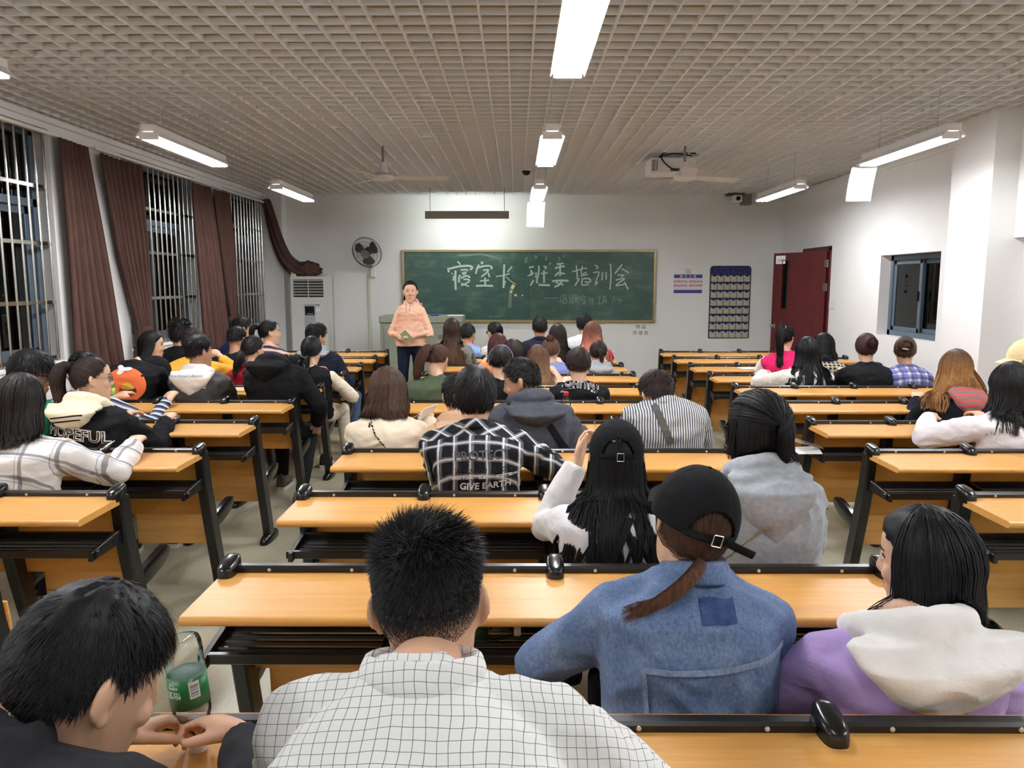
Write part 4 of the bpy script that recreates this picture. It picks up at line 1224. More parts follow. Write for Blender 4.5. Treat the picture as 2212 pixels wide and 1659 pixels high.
class Hair:
    def __init__(self, M, s, seed, bvh=None):
        self.M = np.array(M); self.s = s; self.rng = np.random.default_rng(seed)
        self.v = []; self.q = []; self.n = 0; self.bvh = bvh
        self.hc = np.array(M.translation)
    def T(self, p):
        return (p * self.s) @ self.M[:3, :3].T + self.M[:3, 3]
    def TD(self, d):
        return d @ self.M[:3, :3].T
    def grid(self, P, wrap):
        a, b = P.shape[:2]
        base = self.n
        self.v.append(P.reshape(-1, 3)); self.n += a * b
        i, j = np.meshgrid(np.arange(a - 1), np.arange(b if wrap else b - 1), indexing='ij')
        j2 = (j + 1) % b
        q = np.stack((i * b + j, i * b + j2, (i + 1) * b + j2, (i + 1) * b + j), -1).reshape(-1, 4) + base
        self.q.append(q)
    def shell(self, st, nu=36, nv=24, rough=0.0015):
        el = np.radians(np.linspace(-80, 89.5, nv))[:, None] + np.zeros((1, nu))
        az = (np.arange(nu) / nu * 2 * PI - PI)[None, :] + np.zeros((nv, 1))
        cov = sst((el - emin(az, st)) / R(9))
        th = -0.016 + cov * (thick(az, el, st) + 0.016) + self.rng.normal(0, rough, el.shape) * cov
        self.grid(self.T(surf(dirs_of(az, el), th)), True)
    def ribbons(self, P, W, centre=None):
        """P (N,S,3) world points, W (N,S) widths"""
        N, S = P.shape[:2]
        t = np.gradient(P, axis=1)
        c = self.hc if centre is None else centre
        out = P - c
        out = out * np.array((1, 1, 0.5)) + self.rng.normal(0, 0.02, (N, 1, 3))
        sd = np.cross(t, out); sd /= (np.linalg.norm(sd, axis=-1, keepdims=True) + 1e-9)
        A = P + sd * W[..., None] / 2; B = P - sd * W[..., None] / 2
        base = self.n
        vv = np.stack((A, B), 2)
        self.v.append(vv.reshape(-1, 3)); self.n += N * S * 2
        i, j = np.meshgrid(np.arange(N), np.arange(S - 1), indexing='ij')
        k = base + (i * S + j) * 2
        self.q.append(np.stack((k, k + 1, k + 3, k + 2), -1).reshape(-1, 4))
    def collide(self, P, start, gap=0.008):
        if self.bvh is None: return P
        N, S = P.shape[:2]
        for i in range(N):
            g = gap + 0.010 * self.rng.random()
            for j in range(start, S):
                p = Vector(P[i, j])
                loc, nor, _, dist = self.bvh.find_nearest(p, 0.16)
                if loc is None: continue
                if (p - loc).dot(nor) < g:
                    P[i, j] = np.array(loc + nor * g)
        return P
    def tap(self, N, S, w, root=0.9, tip=0.25):
        s = np.linspace(0, 1, S)
        prof = np.minimum(1, root + s) * (1 - (1 - tip) * s ** 2.5)
        return w * prof[None, :] * self.rng.uniform(0.7, 1.3, (N, 1))
    def roots(self, N, st, margin=4):
        az = self.rng.uniform(-PI, PI, N * 4)
        el = np.arcsin(self.rng.uniform(-0.95, 1, N * 4))
        ok = el > emin(az, st) + R(margin) * self.rng.random(N * 4)
        return az[ok][:N], el[ok][:N]
    def short(self, N, st, ltop, lside, w, lift=0.5, spike=0.0, whorl=(0.35, 58), comb=None, segs=4, tl=8, fade=None):
        az, el = self.roots(N, st)
        d = dirs_of(az, el)
        th = thick(az, el, st)
        p0 = surf(d, th * 0.55)
        n = d / HR ** 2; n /= np.linalg.norm(n, axis=-1, keepdims=True)
        wd = dirs_of(np.array(whorl[0]), np.array(R(whorl[1])))
        t = d - wd
        t = t + np.cross(n, wd) * 0.35
        if comb is not None: t = t + np.array(comb)
        t -= n * (t * n).sum(-1, keepdims=True); t /= (np.linalg.norm(t, axis=-1, keepdims=True) + 1e-9)
        t += self.rng.normal(0, 0.22, t.shape)
        top = sst((np.degrees(el) - tl) / 45)
        L = (lside + (ltop - lside) * top) * self.rng.uniform(0.65, 1.15, len(az))
        lf = np.clip(lift * (0.25 + 0.75 * top) + self.rng.normal(0, 0.12, len(az)) + spike * top, 0.05, 1.2)
        S = segs
        s = np.linspace(0, 1, S)[None, :]
        D = d[:, None, :] + t[:, None, :] * (L[:, None] * s * (1 - 0.75 * np.clip(lf, 0, 1))[:, None] / 0.095)[..., None]
        D /= np.linalg.norm(D, axis=-1, keepdims=True)
        P = surf(D, (th * 0.6)[:, None] + (lf * L)[:, None] * s * (1 - 0.25 * s) + 0.004 * s)
        P[..., 2] -= 0.12 * (1 - spike) * L[:, None] * s ** 2
        self.ribbons(self.T(P), self.tap(len(az), S, w))
        if fade:
            # stubble thinning out below the hairline
            deg, n_ = fade
            az = self.rng.uniform(-R(105), R(105), n_)
            f = self.rng.random(n_) ** 1.6
            el = emin(az, st) + R(6) - R(deg) * f * (1 - 0.45 * np.clip(np.abs(az) / R(90), 0, 1))
            d = dirs_of(az, el); t = np.stack((d[:, 0] * 0, d[:, 1] * 0 - 0.2, d[:, 2] * 0 - 1.0), -1) + self.rng.normal(0, 0.2, d.shape)
            s = np.linspace(0, 1, 3)[None, :]
            L = 0.006 * (1 - 0.6 * f) * self.rng.uniform(0.6, 1.2, n_)
            D = d[:, None, :] + t[:, None, :] * (L[:, None] * s / 0.09)[..., None]
            D /= np.linalg.norm(D, axis=-1, keepdims=True)
            P = surf(D, 0.0008 + 0.0016 * s * (1 - f)[:, None])
            P[..., 1] -= 0.0
            self.ribbons(self.T(P), self.tap(n_, 3, w * 0.38))
    def long(self, N, st, L, w, azmax=118, flare=0.0, wave=0.0, curl=0.0, part=0.0, vol=0.012, front=0.0, gather=None, jit=0.10, back=0.06, gap=0.008, e0r=(25, 86)):
        """long hair falling from the crown; back pulls side locks behind the shoulders"""
        rng = self.rng
        az = rng.uniform(-R(azmax), R(azmax), N)
        e0 = np.radians(rng.uniform(e0r[0], e0r[1], N))
        eend = np.radians(np.interp(np.degrees(np.abs(az)), [0, 60, 100, 125], [-26, -20, -6, 2]))
        n1, n2 = 6, 8
        s1 = np.linspace(0, 1, n1)[None, :]
        el = e0[:, None] + (eend - e0)[:, None] * s1
        azz = az[:, None] * (1 - 0.0 * s1) + part * (1 - s1)
        v_ = vol * rng.uniform(0.35, 1.0, (N, 1))
        P1 = self.T(surf(dirs_of(azz, el), st['ts'] * 0.6 + v_ * (0.5 + 0.7 * s1)))
        Lk = L * rng.uniform(1 - jit, 1 + jit * 0.6, N)
        end = P1[:, -1]
        hx = end[:, :2] - self.hc[None, :2]
        s2 = np.linspace(0, 1, n2 + 1)[1:][None, :]
        fl = 1 + flare * s2 - curl * s2 ** 2
        X = self.hc[0] + hx[:, :1] * fl
        side = np.abs(np.degrees(az))[:, None] / 90
        Yy = self.hc[1] + hx[:, 1:] * (1 + 0.1 * s2) - back * np.clip(side, 0, 1.2) * s2 ** 0.7
        ph = rng.uniform(0, 0.9, (N, 1)) + az[:, None] * 2.2
        X = X + wave * np.sin(s2 * 7 + ph) * s2 + rng.normal(0, 0.006, (N, 1)) * s2
        Yy = Yy - abs(wave) * 0.7 * np.cos(s2 * 7 + ph) * s2
        Z = end[:, 2:] - Lk[:, None] * s2
        if gather is not None:
            g = sst(s2 * 1.3) * gather[3]
            X = X * (1 - g) + (self.hc[0] + gather[0] + rng.normal(0, gather[2], (N, 1))) * g
            Yy = Yy + gather[1] * g
        P = np.concatenate((P1, np.stack((X, Yy, Z), -1)), 1)
        P = self.collide(P, n1 - 1, gap)
        self.ribbons(P, self.tap(N, n1 + n2, w, 0.9, 0.3))
    def to_tie(self, N, st, tie, w, th=0.006):
        """combed back over the scalp to a tie given as (az, el) degrees"""
        rng = self.rng
        az = rng.uniform(-PI, PI, N)
        el = emin(az, st) + np.radians(rng.uniform(0, 1, N) ** 1.4 * 70)
        el = np.minimum(el, R(88))
        d0 = dirs_of(az, el); d1 = dirs_of(np.array(R(tie[0])), np.array(R(tie[1])))
        om = np.arccos(np.clip((d0 * d1).sum(-1), -1, 1)) + 1e-6
        S = 7
        s = np.linspace(0, 1, S)[None, :]
        A = np.sin((1 - s) * om[:, None]) / np.sin(om)[:, None]; B = np.sin(s * om[:, None]) / np.sin(om)[:, None]
        D = A[..., None] * d0[:, None, :] + B[..., None] * d1
        D /= np.linalg.norm(D, axis=-1, keepdims=True)
        P = surf(D, th * rng.uniform(0.7, 1.5, (N, 1)) + 0.002 + 0.006 * s ** 3)
        self.ribbons(self.T(P), self.tap(N, S, w, 0.8, 0.6))
    def tie_point(self, tie, th=0.012):
        return self.T(surf(dirs_of(np.array([R(tie[0])]), np.array([R(tie[1])])), np.array([th])))[0]
    def tail(self, N, start, path, r, w, tipr=0.4, wave=0.0, collide=True, jit=0.1):
        """a bundle of strands along a path of offsets from start"""
        rng = self.rng
        pts = [Vector(start)] + [Vector(start) + Vector(p) for p in path]
        sp = np.array([tuple(q) for q in spline(pts, 4)])
        S = len(sp)
        s = np.linspace(0, 1, S)
        t = np.gradient(sp, axis=0); t /= np.linalg.norm(t, axis=-1, keepdims=True)
        a = np.cross(t, np.array((0.3, 1.0, 0.1))); a /= np.linalg.norm(a, axis=-1, keepdims=True)
        b = np.cross(t, a)
        ang = rng.uniform(0, 2 * PI, N); rad = np.sqrt(rng.random(N))
        prof = r * np.interp(s, [0, 0.12, 0.45, 0.8, 1], [0.35, 0.8, 1.0, 0.85, tipr])
        u = np.cos(ang) * rad; v = np.sin(ang) * rad
        cut = rng.uniform(1 - jit * 2, 1, N)
        si = s[None, :] * cut[:, None]
        idx = si * (S - 1); i0 = np.clip(idx.astype(int), 0, S - 2); f = (idx - i0)[..., None]
        def lerp(arr): return arr[i0] * (1 - f) + arr[i0 + 1] * f
        pr = np.interp(si, s, prof)[..., None]
        P = lerp(sp) + lerp(a) * (u[:, None, None] * pr) + lerp(b) * (v[:, None, None] * pr)
        if wave:
            P[..., 0] += wave * np.sin(si * 9 + ang[:, None] * .6) * si
        if collide: P = self.collide(P, 3)
        self.ribbons(P, self.tap(N, S, w, 0.8, 0.3), centre=sp[S // 2] + np.array((0, 0.12, 0)))
    def lump(self, c, r, n=18, rough=0.10):
        """a knot of hair"""
        el = np.linspace(-PI / 2 + .02, PI / 2 - .02, n)[:, None] + np.zeros((1, n)); az = (np.arange(n) / n * 2 * PI)[None, :] + np.zeros((n, 1))
        d = dirs_of(az, el)
        f = 1 + rough * np.sin(az * 3 + el * 4) + self.rng.normal(0, rough * .25, el.shape)
        self.grid(np.array(c) + d * np.array(r) * f[..., None], True)
    def bun(self, c, r, N, w):
        self.lump(c, np.array(r) * 0.86)
        rng = self.rng
        S = 7
        tilt = rng.normal(0, 0.5, N); ph = rng.uniform(0, 2 * PI, N); arc = rng.uniform(1.2, 2.6, N); h = rng.uniform(-0.85, 0.85, N)
        s = np.linspace(0, 1, S)[None, :]
        a = ph[:, None] + arc[:, None] * s
        q = np.sqrt(1 - h ** 2)[:, None]
        D = np.stack((np.cos(a) * q, h[:, None] + 0.35 * np.sin(a + tilt[:, None]), np.sin(a) * q), -1)
        D /= np.linalg.norm(D, axis=-1, keepdims=True)
        P = np.array(c) + D * np.array(r) * rng.uniform(0.94, 1.08, (N, 1, 1))
        self.ribbons(P, self.tap(N, S, w, 0.5, 0.4), centre=np.array(c))
    def build(self, name='hair'):
        return quad_mesh(name, np.concatenate(self.v), np.concatenate(self.q))

def hair_mat(name, col, rough=0.52, ombre=None, spec=0.16):
    if name in MATS: return MATS[name]
    m = mat(name, col, rough, spec=spec)
    t = NT(m); o = t.obj()
    n = t.noise(t.mapping(o, (1, 1, 0.12)), 130, 2, 0.6)
    lo = tuple(c * 0.65 for c in col[:3]) + (1,); hi = tuple(min(1, c * 1.5 + 0.001) for c in col[:3]) + (1,)
    c1 = t.ramp(n, [(0.3, lo), (0.72, hi)])
    if ombre:
        col2, z0, z1 = ombre
        lo2 = tuple(c * 0.7 for c in col2[:3]) + (1,); hi2 = tuple(min(1, c * 1.35) for c in col2[:3]) + (1,)
        c2 = t.ramp(n, [(0.3, lo2), (0.72, hi2)])
        mr = t.new('ShaderNodeMapRange'); mr.inputs[1].default_value = z0; mr.inputs[2].default_value = z1
        t.link(t.math('ADD', t.sep(o)[2], t.math('MULTIPLY', t.noise(o, 14, 2), 0.05)), mr.inputs[0])
        c1 = t.mix(mr.outputs[0], c1, c2)
    t.link(c1, t.p.inputs['Base Color'])
    return m
H_BLACK = hair_mat('hair_black', srgb(20, 18, 18))
H_BLUEB = hair_mat('hair_blue_black', srgb(17, 18, 21), 0.48)
H_DARK = hair_mat('hair_dark_brown', srgb(36, 27, 23))
H_BROWN = hair_mat('hair_brown', srgb(62, 44, 33))
H_RED = hair_mat('hair_red_brown', srgb(66, 36, 32))

M_SKIN = mat('skin_light', srgb(202, 158, 128), 0.5, vary=0.06, vscale=14)
M_SKIN2 = mat('skin_tan', srgb(178, 132, 102), 0.5, vary=0.06, vscale=14)
M_SKIN3 = mat('skin_pale', srgb(208, 168, 140), 0.5, vary=0.05, vscale=14)
M_LIP = mat('lips', srgb(164, 92, 86), 0.45)
M_EYE = mat('eye_white', srgb(220, 216, 210), 0.3)
M_IRIS = mat('eye_dark', srgb(26, 18, 14), 0.2)
M_GOLD = mat('gold_metal', srgb(190, 160, 100), 0.3, metal=1.0)

# ------------------------------------------------------------------ cloth materials (patterns run on the garment itself)
def folds(t, o, weave=220, k=0.5):
    """weave plus soft creases as relief"""
    w1 = t.noise(o, 6, 2, 0.5, out=1)
    v = t.new('ShaderNodeVectorMath', operation='MULTIPLY_ADD')
    t.link(w1, v.inputs[0]); v.inputs[1].default_value = (0.22, 0.22, 0.22); t.link(t.mapping(o, (1.3, 1.0, 2.2), (0.3, 0.5, 0)), v.inputs[2])
    n = t.noise(v.outputs[0], 5, 2, 0.45)
    r = t.math('ABSOLUTE', t.math('SUBTRACT', n, 0.5))
    crease = t.math('MULTIPLY', t.math('SUBTRACT', 1.0, t.math('MULTIPLY', r, 3.0)), 0.0075 * k)
    wv = t.math('MULTIPLY', t.noise(o, weave, 2, 0.6), 0.0012)
    b = t.new('ShaderNodeBump'); b.inputs['Strength'].default_value = 0.8; b.inputs['Distance'].default_value = 1.0
    t.link(t.math('ADD', crease, wv), b.inputs['Height']); t.link(b.outputs[0], t.p.inputs['Normal'])
def cloth(name, col, vary=0.08, rough=0.9, sheen=0.0, vscale=9, bump=0.25, bscale=220, k=1.0):
    nm = 'cloth_' + name
    if nm in MATS: return MATS[nm]
    m = mat(nm, col, rough, vary=vary, vscale=vscale, spec=0.12)
    t = NT(m); folds(t, t.obj(), bscale, k)
    return m
def line_mask(t, v, period, width, off=0.0, soft=0.12):
    f = t.math('FRACT', t.math('ADD', t.math('DIVIDE', v, period), off + 50))
    d = t.math('ABSOLUTE', t.math('SUBTRACT', f, 0.5))
    mr = t.new('ShaderNodeMapRange'); mr.interpolation_type = 'SMOOTHSTEP'
    hw = width / period / 2
    mr.inputs[1].default_value = hw * (1 + soft * 3); mr.inputs[2].default_value = hw * (1 - soft)
    t.link(d, mr.inputs[0]); return mr.outputs[0]
def woven(name, base, lines, warp=0.006, rough=0.85, diag=None, bump=0.2):
    """lines: (axis 'u'|'v', period, width, offset, colour, strength)"""
    if 'cloth_' + name in MATS: return MATS['cloth_' + name]
    m = mat('cloth_' + name, base, rough, spec=0.12)
    t = NT(m); o = t.obj()
    nz = t.noise(o, 7, 2, 0.5, out=1)
    sx, sy, sz = t.sep(o)
    nx, ny, nn = t.sep(nz)
    u = t.math('ADD', sx, t.math('MULTIPLY', t.math('SUBTRACT', nx, 0.5), warp * 4))
    v = t.math('ADD', t.math('ADD', sz, t.math('MULTIPLY', sy, 0.7)), t.math('MULTIPLY', t.math('SUBTRACT', nn, 0.5), warp * 4))
    if diag is not None:
        st = t.math('GREATER_THAN', v, diag)
        du = t.math('MULTIPLY', t.math('ADD', u, v), 0.7071); dv = t.math('MULTIPLY', t.math('SUBTRACT', v, u), 0.7071)
        def sel(a, b):
            return t.math('ADD', t.math('MULTIPLY', a, t.math('SUBTRACT', 1.0, st)), t.math('MULTIPLY', b, st))
        u, v = sel(u, du), sel(v, dv)
    col = base
    for ax, per, wd, off, c, k in lines:
        mk = line_mask(t, u if ax == 'u' else v, per, wd, off)
        col = t.mix(t.math('MULTIPLY', mk, k), col, c)
    if not isinstance(col, tuple): t.link(col, t.p.inputs['Base Color'])
    folds(t, o, 220, 1.0)
    return m
# ================================================================== people: builder
def ik(S, T, l1, l2, pole):
    S = Vector(S); T = Vector(T)
    d = T - S; L = min(d.length, (l1 + l2) * 0.995); dn = d.normalized()
    a = (l1 * l1 - l2 * l2 + L * L) / (2 * L)
    h = math.sqrt(max(0, l1 * l1 - a * a))
    p = Vector(pole); p = (p - dn * p.dot(dn)).normalized()
    return S + dn * a + p * h, S + dn * L

def frame_rings(cs, n=22, e=0.92):
    """cs: list of (centre, lateral, depth axis, half width, half depth)"""
    out = []
    for c, ex, ey, w, d in cs:
        ring = []
        for k in range(n):
            a = 2 * PI * k / n
            ca, sa = math.cos(a), math.sin(a)
            ring.append(c + ex * (math.copysign(abs(ca) ** e, ca) * w) + ey * (math.copysign(abs(sa) ** e, sa) * d))
        out.append(ring)
    return out

M_TROU = {c: cloth('trousers_' + c, srgb(*v)) for c, v in dict(black=(26, 26, 28), navy=(28, 34, 52), jeans=(70, 88, 112), grey=(96, 96, 98), cream=(206, 196, 176)).items()}
M_SHOE = mat('shoe_dark', srgb(34, 34, 36), 0.6)
M_SHOEG = mat('shoe_grey', srgb(92, 90, 86), 0.7)
M_SOLE = mat('shoe_sole', srgb(214, 212, 206), 0.6)

class Person: pass
PEOPLE_N = [0]
def person(label, px, top, row=None, pos=None, hx=None, dy=0.27, yaw=0, pitch=0, roll=0, byaw=0, sw=0.158, female=False,
           topm=None, sleevem=None, skin=None, hood=None, collar=None, lh=None, rh=None, lp=None, rp=None, hands=False, face=False,
           ease=0.0, wr=0.009, wrs=11, hunch=0.04, c7=None, hz=0.535, rz=0.0, stand=False, trousers='black', shoes=None, feet=None,
           voxel=None, gvox=None, hs=None, neck=0.0, slope=0.0, belly=0.0, ears=True, es=1.0, sleeve_end=None, head_top=0.132, hem=None, arm_r=1.0, skirt=False):
    P = Person()
    PEOPLE_N[0] += 1
    seed = PEOPLE_N[0]
    if row is not None:
        b, k, i = row
        ry = rail_y(k); x0 = seat_x(b, i) if hx is None else at(hx, 900, ry + dy).x
        base = Vector((x0, ry + 0.255, 0)); Yh = ry + dy
    else:
        base = Vector((pos[0], pos[1], 0)); Yh = pos[1] + dy - 0.255
    s = hs if hs else (0.965 if female else 1.0)
    tp = at(px, top, Yh)
    Hw = Vector((tp.x, Yh, tp.z - head_top * s))
    root = thing('person', label, 'person', base, R(rz))
    inv = Matrix.Rotation(-R(rz), 3, 'Z')
    Hc = inv @ (Hw - base)
    P.root, P.seed, P.Y = root, seed, Yh
    Rh = (Matrix.Rotation(R(yaw), 3, 'Z') @ Matrix.Rotation(R(-pitch), 3, 'X') @ Matrix.Rotation(R(roll), 3, 'Y'))
    M = Matrix.Translation(Hc) @ Rh.to_4x4()
    P.M, P.s, P.Hc = M, s, Hc
    Rb = Matrix.Rotation(R(byaw), 3, 'Z')
    ex = Rb @ Vector((1, 0, 0)); fw = Rb @ Vector((0, 1, 0))
    C7 = Vector(c7) if c7 is not None else Hc + fw * (-0.045 - 0.085 * math.sin(R(pitch))) + Vector((0, 0, -0.122 - neck + 0.05 * (1 - math.cos(R(pitch)))))
    P.C7 = C7; P.ex = ex; P.fw = fw
    P0 = Vector((0, 0, hz))
    Q = P0 * 0.45 + C7 * 0.55 + Vector((0, -hunch, 0.02))
    def spine(u):
        return P0 * (1 - u) ** 2 + Q * 2 * u * (1 - u) + C7 * u * u
    def frame(u):
        t = (spine(u + 0.01) - spine(u - 0.01)).normalized()
        ey = t.cross(ex).normalized() * 1.0
        return t, (ey if ey.dot(fw) > 0 else -ey)
    P.spine, P.frame = spine, frame
    v_body = voxel or (0.006 if Yh < 2.2 else 0.0085 if Yh < 4.3 else 0.0115)
    v_gar = gvox or (0.008 if Yh < 2.2 else 0.011 if Yh < 4.3 else 0.0155)
    e = ease
    # ---- arms
    arms = []
    for sd, tgt, pole, nm in ((-1, lh, lp, 'l'), (1, rh, rp, 'r')):
        S = C7 + ex * (sd * sw) + fw * 0.025 + Vector((0, 0, -0.066 - slope - (0.026 if female else 0.014)))
        T = Vector(tgt) if tgt is not None else Vector((sd * 0.09, 0.37, 0.825)) if not stand else Vector((sd * 0.24, 0.05, 0.80))
        E_, W_ = ik(S, T, 0.275 * s, 0.245 * s, Vector(pole) if pole is not None else Vector((sd * 0.42, -0.35, -1.0)))
        arms.append((sd, S, E_, W_))
    P.arms = arms
    # ---- body (one continuous surface)
    mb = MB()
    add_head(mb, M, s, ears, face or Yh < 9)
    nb = M @ Vector((0, -0.022 * s, -0.075 * s))
    rn = 0.047 if female else 0.054
    mb.tube([M @ Vector((0, -0.015 * s, -0.03 * s)), nb, nb * 0.5 + (C7 + fw * 0.015) * 0.5, C7 + fw * 0.012, spine(0.9) + fw * 0.02], [rn * 0.95, rn * 0.97, rn, rn * 1.12, rn * 1.5], 16)
    mb.rings(frame_rings([(spine(u), ex, frame(u)[1], w, d) for u, w, d in ((0.02, 0.12, 0.08), (0.4, 0.12, 0.08), (0.7, sw * 0.85, 0.075), (0.88, sw * 0.8, 0.055), (0.97, 0.06, 0.045))], 16))
    for sd, S, E_, W_ in arms:
        mb.tube([spine(0.85), S, E_, W_], [0.05, 0.045, 0.036, 0.027], 10)
        fd = (W_ - E_).normalized()
        up = Vector((0, 0, 1)) if abs(fd.z) < 0.8 else -fw
        if hands:
            hp = hands.get('l' if sd < 0 else 'r') if isinstance(hands, dict) else None
            if hp: add_hand(mb, W_ + fd * 0.01, hp[0], hp[1], -sd, hp[2], s * 0.98, 0.1, hp[3])
            else: add_hand(mb, W_ + fd * 0.01, fd, up, -sd, 0.6, s * 0.98)
        else:
            add_hand(mb, W_ + fd * 0.01, fd * 0.8 + fw * 0.5 - ex * sd * 0.3, up, -sd, 0.55, s)
    me = remesh(mb, v_body, 2)
    body = put('body', me, skin or M_SKIN, root)
    P.body = body
    # ---- garment
    g = MB()
    z_h = -0.10 if hem is None else hem
    prof = [(z_h, 0.168 + e + belly, 0.122 + e), (0.0, 0.172 + e + belly, 0.126 + e), (0.18, 0.163 + e + belly, 0.120 + e), (0.42, 0.163 + e + belly * .6, 0.120 + e), (0.62, sw * 0.5 + 0.092 + e, 0.122 + e * .9),
            (0.78, sw + 0.026 + e * .7, 0.112 + e * .6), (0.885, sw * 0.86 + 0.012, 0.092), (0.955, sw * 0.56 + 0.006, 0.074), (1.0, rn + 0.026, rn + 0.018), (1.035, rn + 0.014, rn + 0.010)]
    g.rings(frame_rings([(spine(max(u, -0.3)) + fw * (0.012 if u > 0.9 else 0), ex, frame(u)[1], w, d) for u, w, d in prof], 26))
    g2 = g if sleevem is None else MB()
    for sd, S, E_, W_ in arms:
        a = arm_r
        we = W_ + (W_ - E_).normalized() * 0.0
        if sleeve_end is not None: we = E_ + (W_ - E_) * sleeve_end
        base_in = spine(0.86) * 0.35 + S * 0.65
        g.tube([spine(0.985) + fw * 0.012, spine(0.93) * 0.5 + S * 0.5 + Vector((0, 0, 0.012)), S], [0.045, 0.050, 0.056 + e * .3], 12)
        g.ell(S - Vector((0, 0, 0.01)), (0.062 * a + e * .4, 0.064 * a + e * .4, 0.062 * a + e * .3), None, 12, 8)
        g2.tube([base_in, S, S * 0.55 + E_ * 0.45, E_, E_ * 0.5 + we * 0.5, we], [0.05 + e * .4, 0.060 * a + e * .4, 0.055 * a + e * .6, 0.048 * a + e * .6, 0.043 * a + e * .6, 0.036 * a + e * .4], 14)
        g2.ell(E_, (0.048 * a + e * .6,) * 3, None, 10, 8)
    me = remesh(g, v_gar, 4, 'top')
    wrinkle(me, wr, wrs, seed, wr * 0.15)
    P.bvh = bvh_of(me)
    P.top = put('top', me, topm, root)
    if sleevem is not None:
        # the two sleeves, one mesh each
        for sd, S, E_, W_ in arms:
            q = MB(); a = arm_r
            we = W_ if sleeve_end is None else E_ + (W_ - E_) * sleeve_end
            q.tube([spine(0.86) * 0.3 + S * 0.7, S, S * 0.55 + E_ * 0.45, E_, E_ * 0.5 + we * 0.5, we], [0.05 + e * .4, 0.064 * a + e * .4, 0.058 * a + e * .6, 0.050 * a + e * .6, 0.044 * a + e * .6, 0.036 * a + e * .4], 14)
            q.ell(E_, (0.050 * a + e * .6,) * 3, None, 10, 8)
            ms = remesh(q, v_gar, 3, 'sleeve'); wrinkle(ms, wr, wrs, seed + 3)
            put('sleeve', ms, sleevem, root)
    # ---- trousers and shoes
    t = MB()
    feet = feet or {}
    for sd in (-1, 1):
        if stand:
            hp_, kn, an = Vector((sd * 0.085, 0, hz - 0.02)), Vector((sd * 0.095, 0.02, 0.50)), Vector((sd * 0.10, 0, 0.09))
        else:
            hp_ = Vector((sd * 0.085, 0.02, hz - 0.02)); kn = Vector((sd * 0.105, 0.40, 0.525)); an = Vector((sd * 0.105, 0.36, 0.10))
            if sd in feet:
                kn, an = Vector(feet[sd][0]), Vector(feet[sd][1])
        t.tube([hp_, hp_ * 0.5 + kn * 0.5, kn, kn * 0.45 + an * 0.55, an], [0.092, 0.078, 0.062, 0.054, 0.046], 12)
        t.ell(kn, (0.062,) * 3, None, 10, 8)
        if shoes or stand:
            f = Vector((0, 1, 0))
            if sd in feet and len(feet[sd]) > 2: f = Vector(feet[sd][2]).normalized()
            l = Vector((f.y, -f.x, 0))
            sh = MB()
            c = Vector((an.x, an.y, an.z - 0.10))
            for part, prof_ in (('u', ((-0.075, 0.030, 0.085), (-0.05, 0.037, 0.105), (0.0, 0.038, 0.10), (0.06, 0.043, 0.075), (0.12, 0.044, 0.058), (0.165, 0.030, 0.042), (0.178, 0.012, 0.03))),):
                sh.rings([[c + f * a_ + l * (w_ * math.cos(2 * PI * q / 14)) + Vector((0, 0, 0.022 + h_ * max(0, math.sin(2 * PI * q / 14)) ** 0.7)) for q in range(14)] for a_, w_, h_ in prof_])
            so = put('shoe', sh.mesh('shoe', smooth='all'), shoes if shoes else M_SHOE, root)
            sl_ = MB()
            ring = [(-0.08, 0.026), (-0.06, 0.038), (0.0, 0.041), (0.06, 0.047), (0.12, 0.048), (0.17, 0.034), (0.186, 0.012)]
            outl = [c + f * a_ + l * w_ for a_, w_ in ring] + [c + f * a_ - l * w_ for a_, w_ in reversed(ring)]
            sl_.rings([[q + Vector((0, 0, 0.0)) for q in outl], [q + Vector((0, 0, 0.026)) for q in outl]])
            put('sole', sl_.mesh('sole'), M_SOLE, so)
    t.ell((0, 0.01, hz - 0.01), (0.165, 0.115, 0.105), None, 14, 10)
    put('trousers', remesh(t, 0.018, 3, 'trousers'), M_TROU[trousers], root)
    # ---- hood / collar
    if hood: add_hood(P, **hood)
    if collar: add_collar(P, rn, **collar)
    if face: add_face(P)
    return P

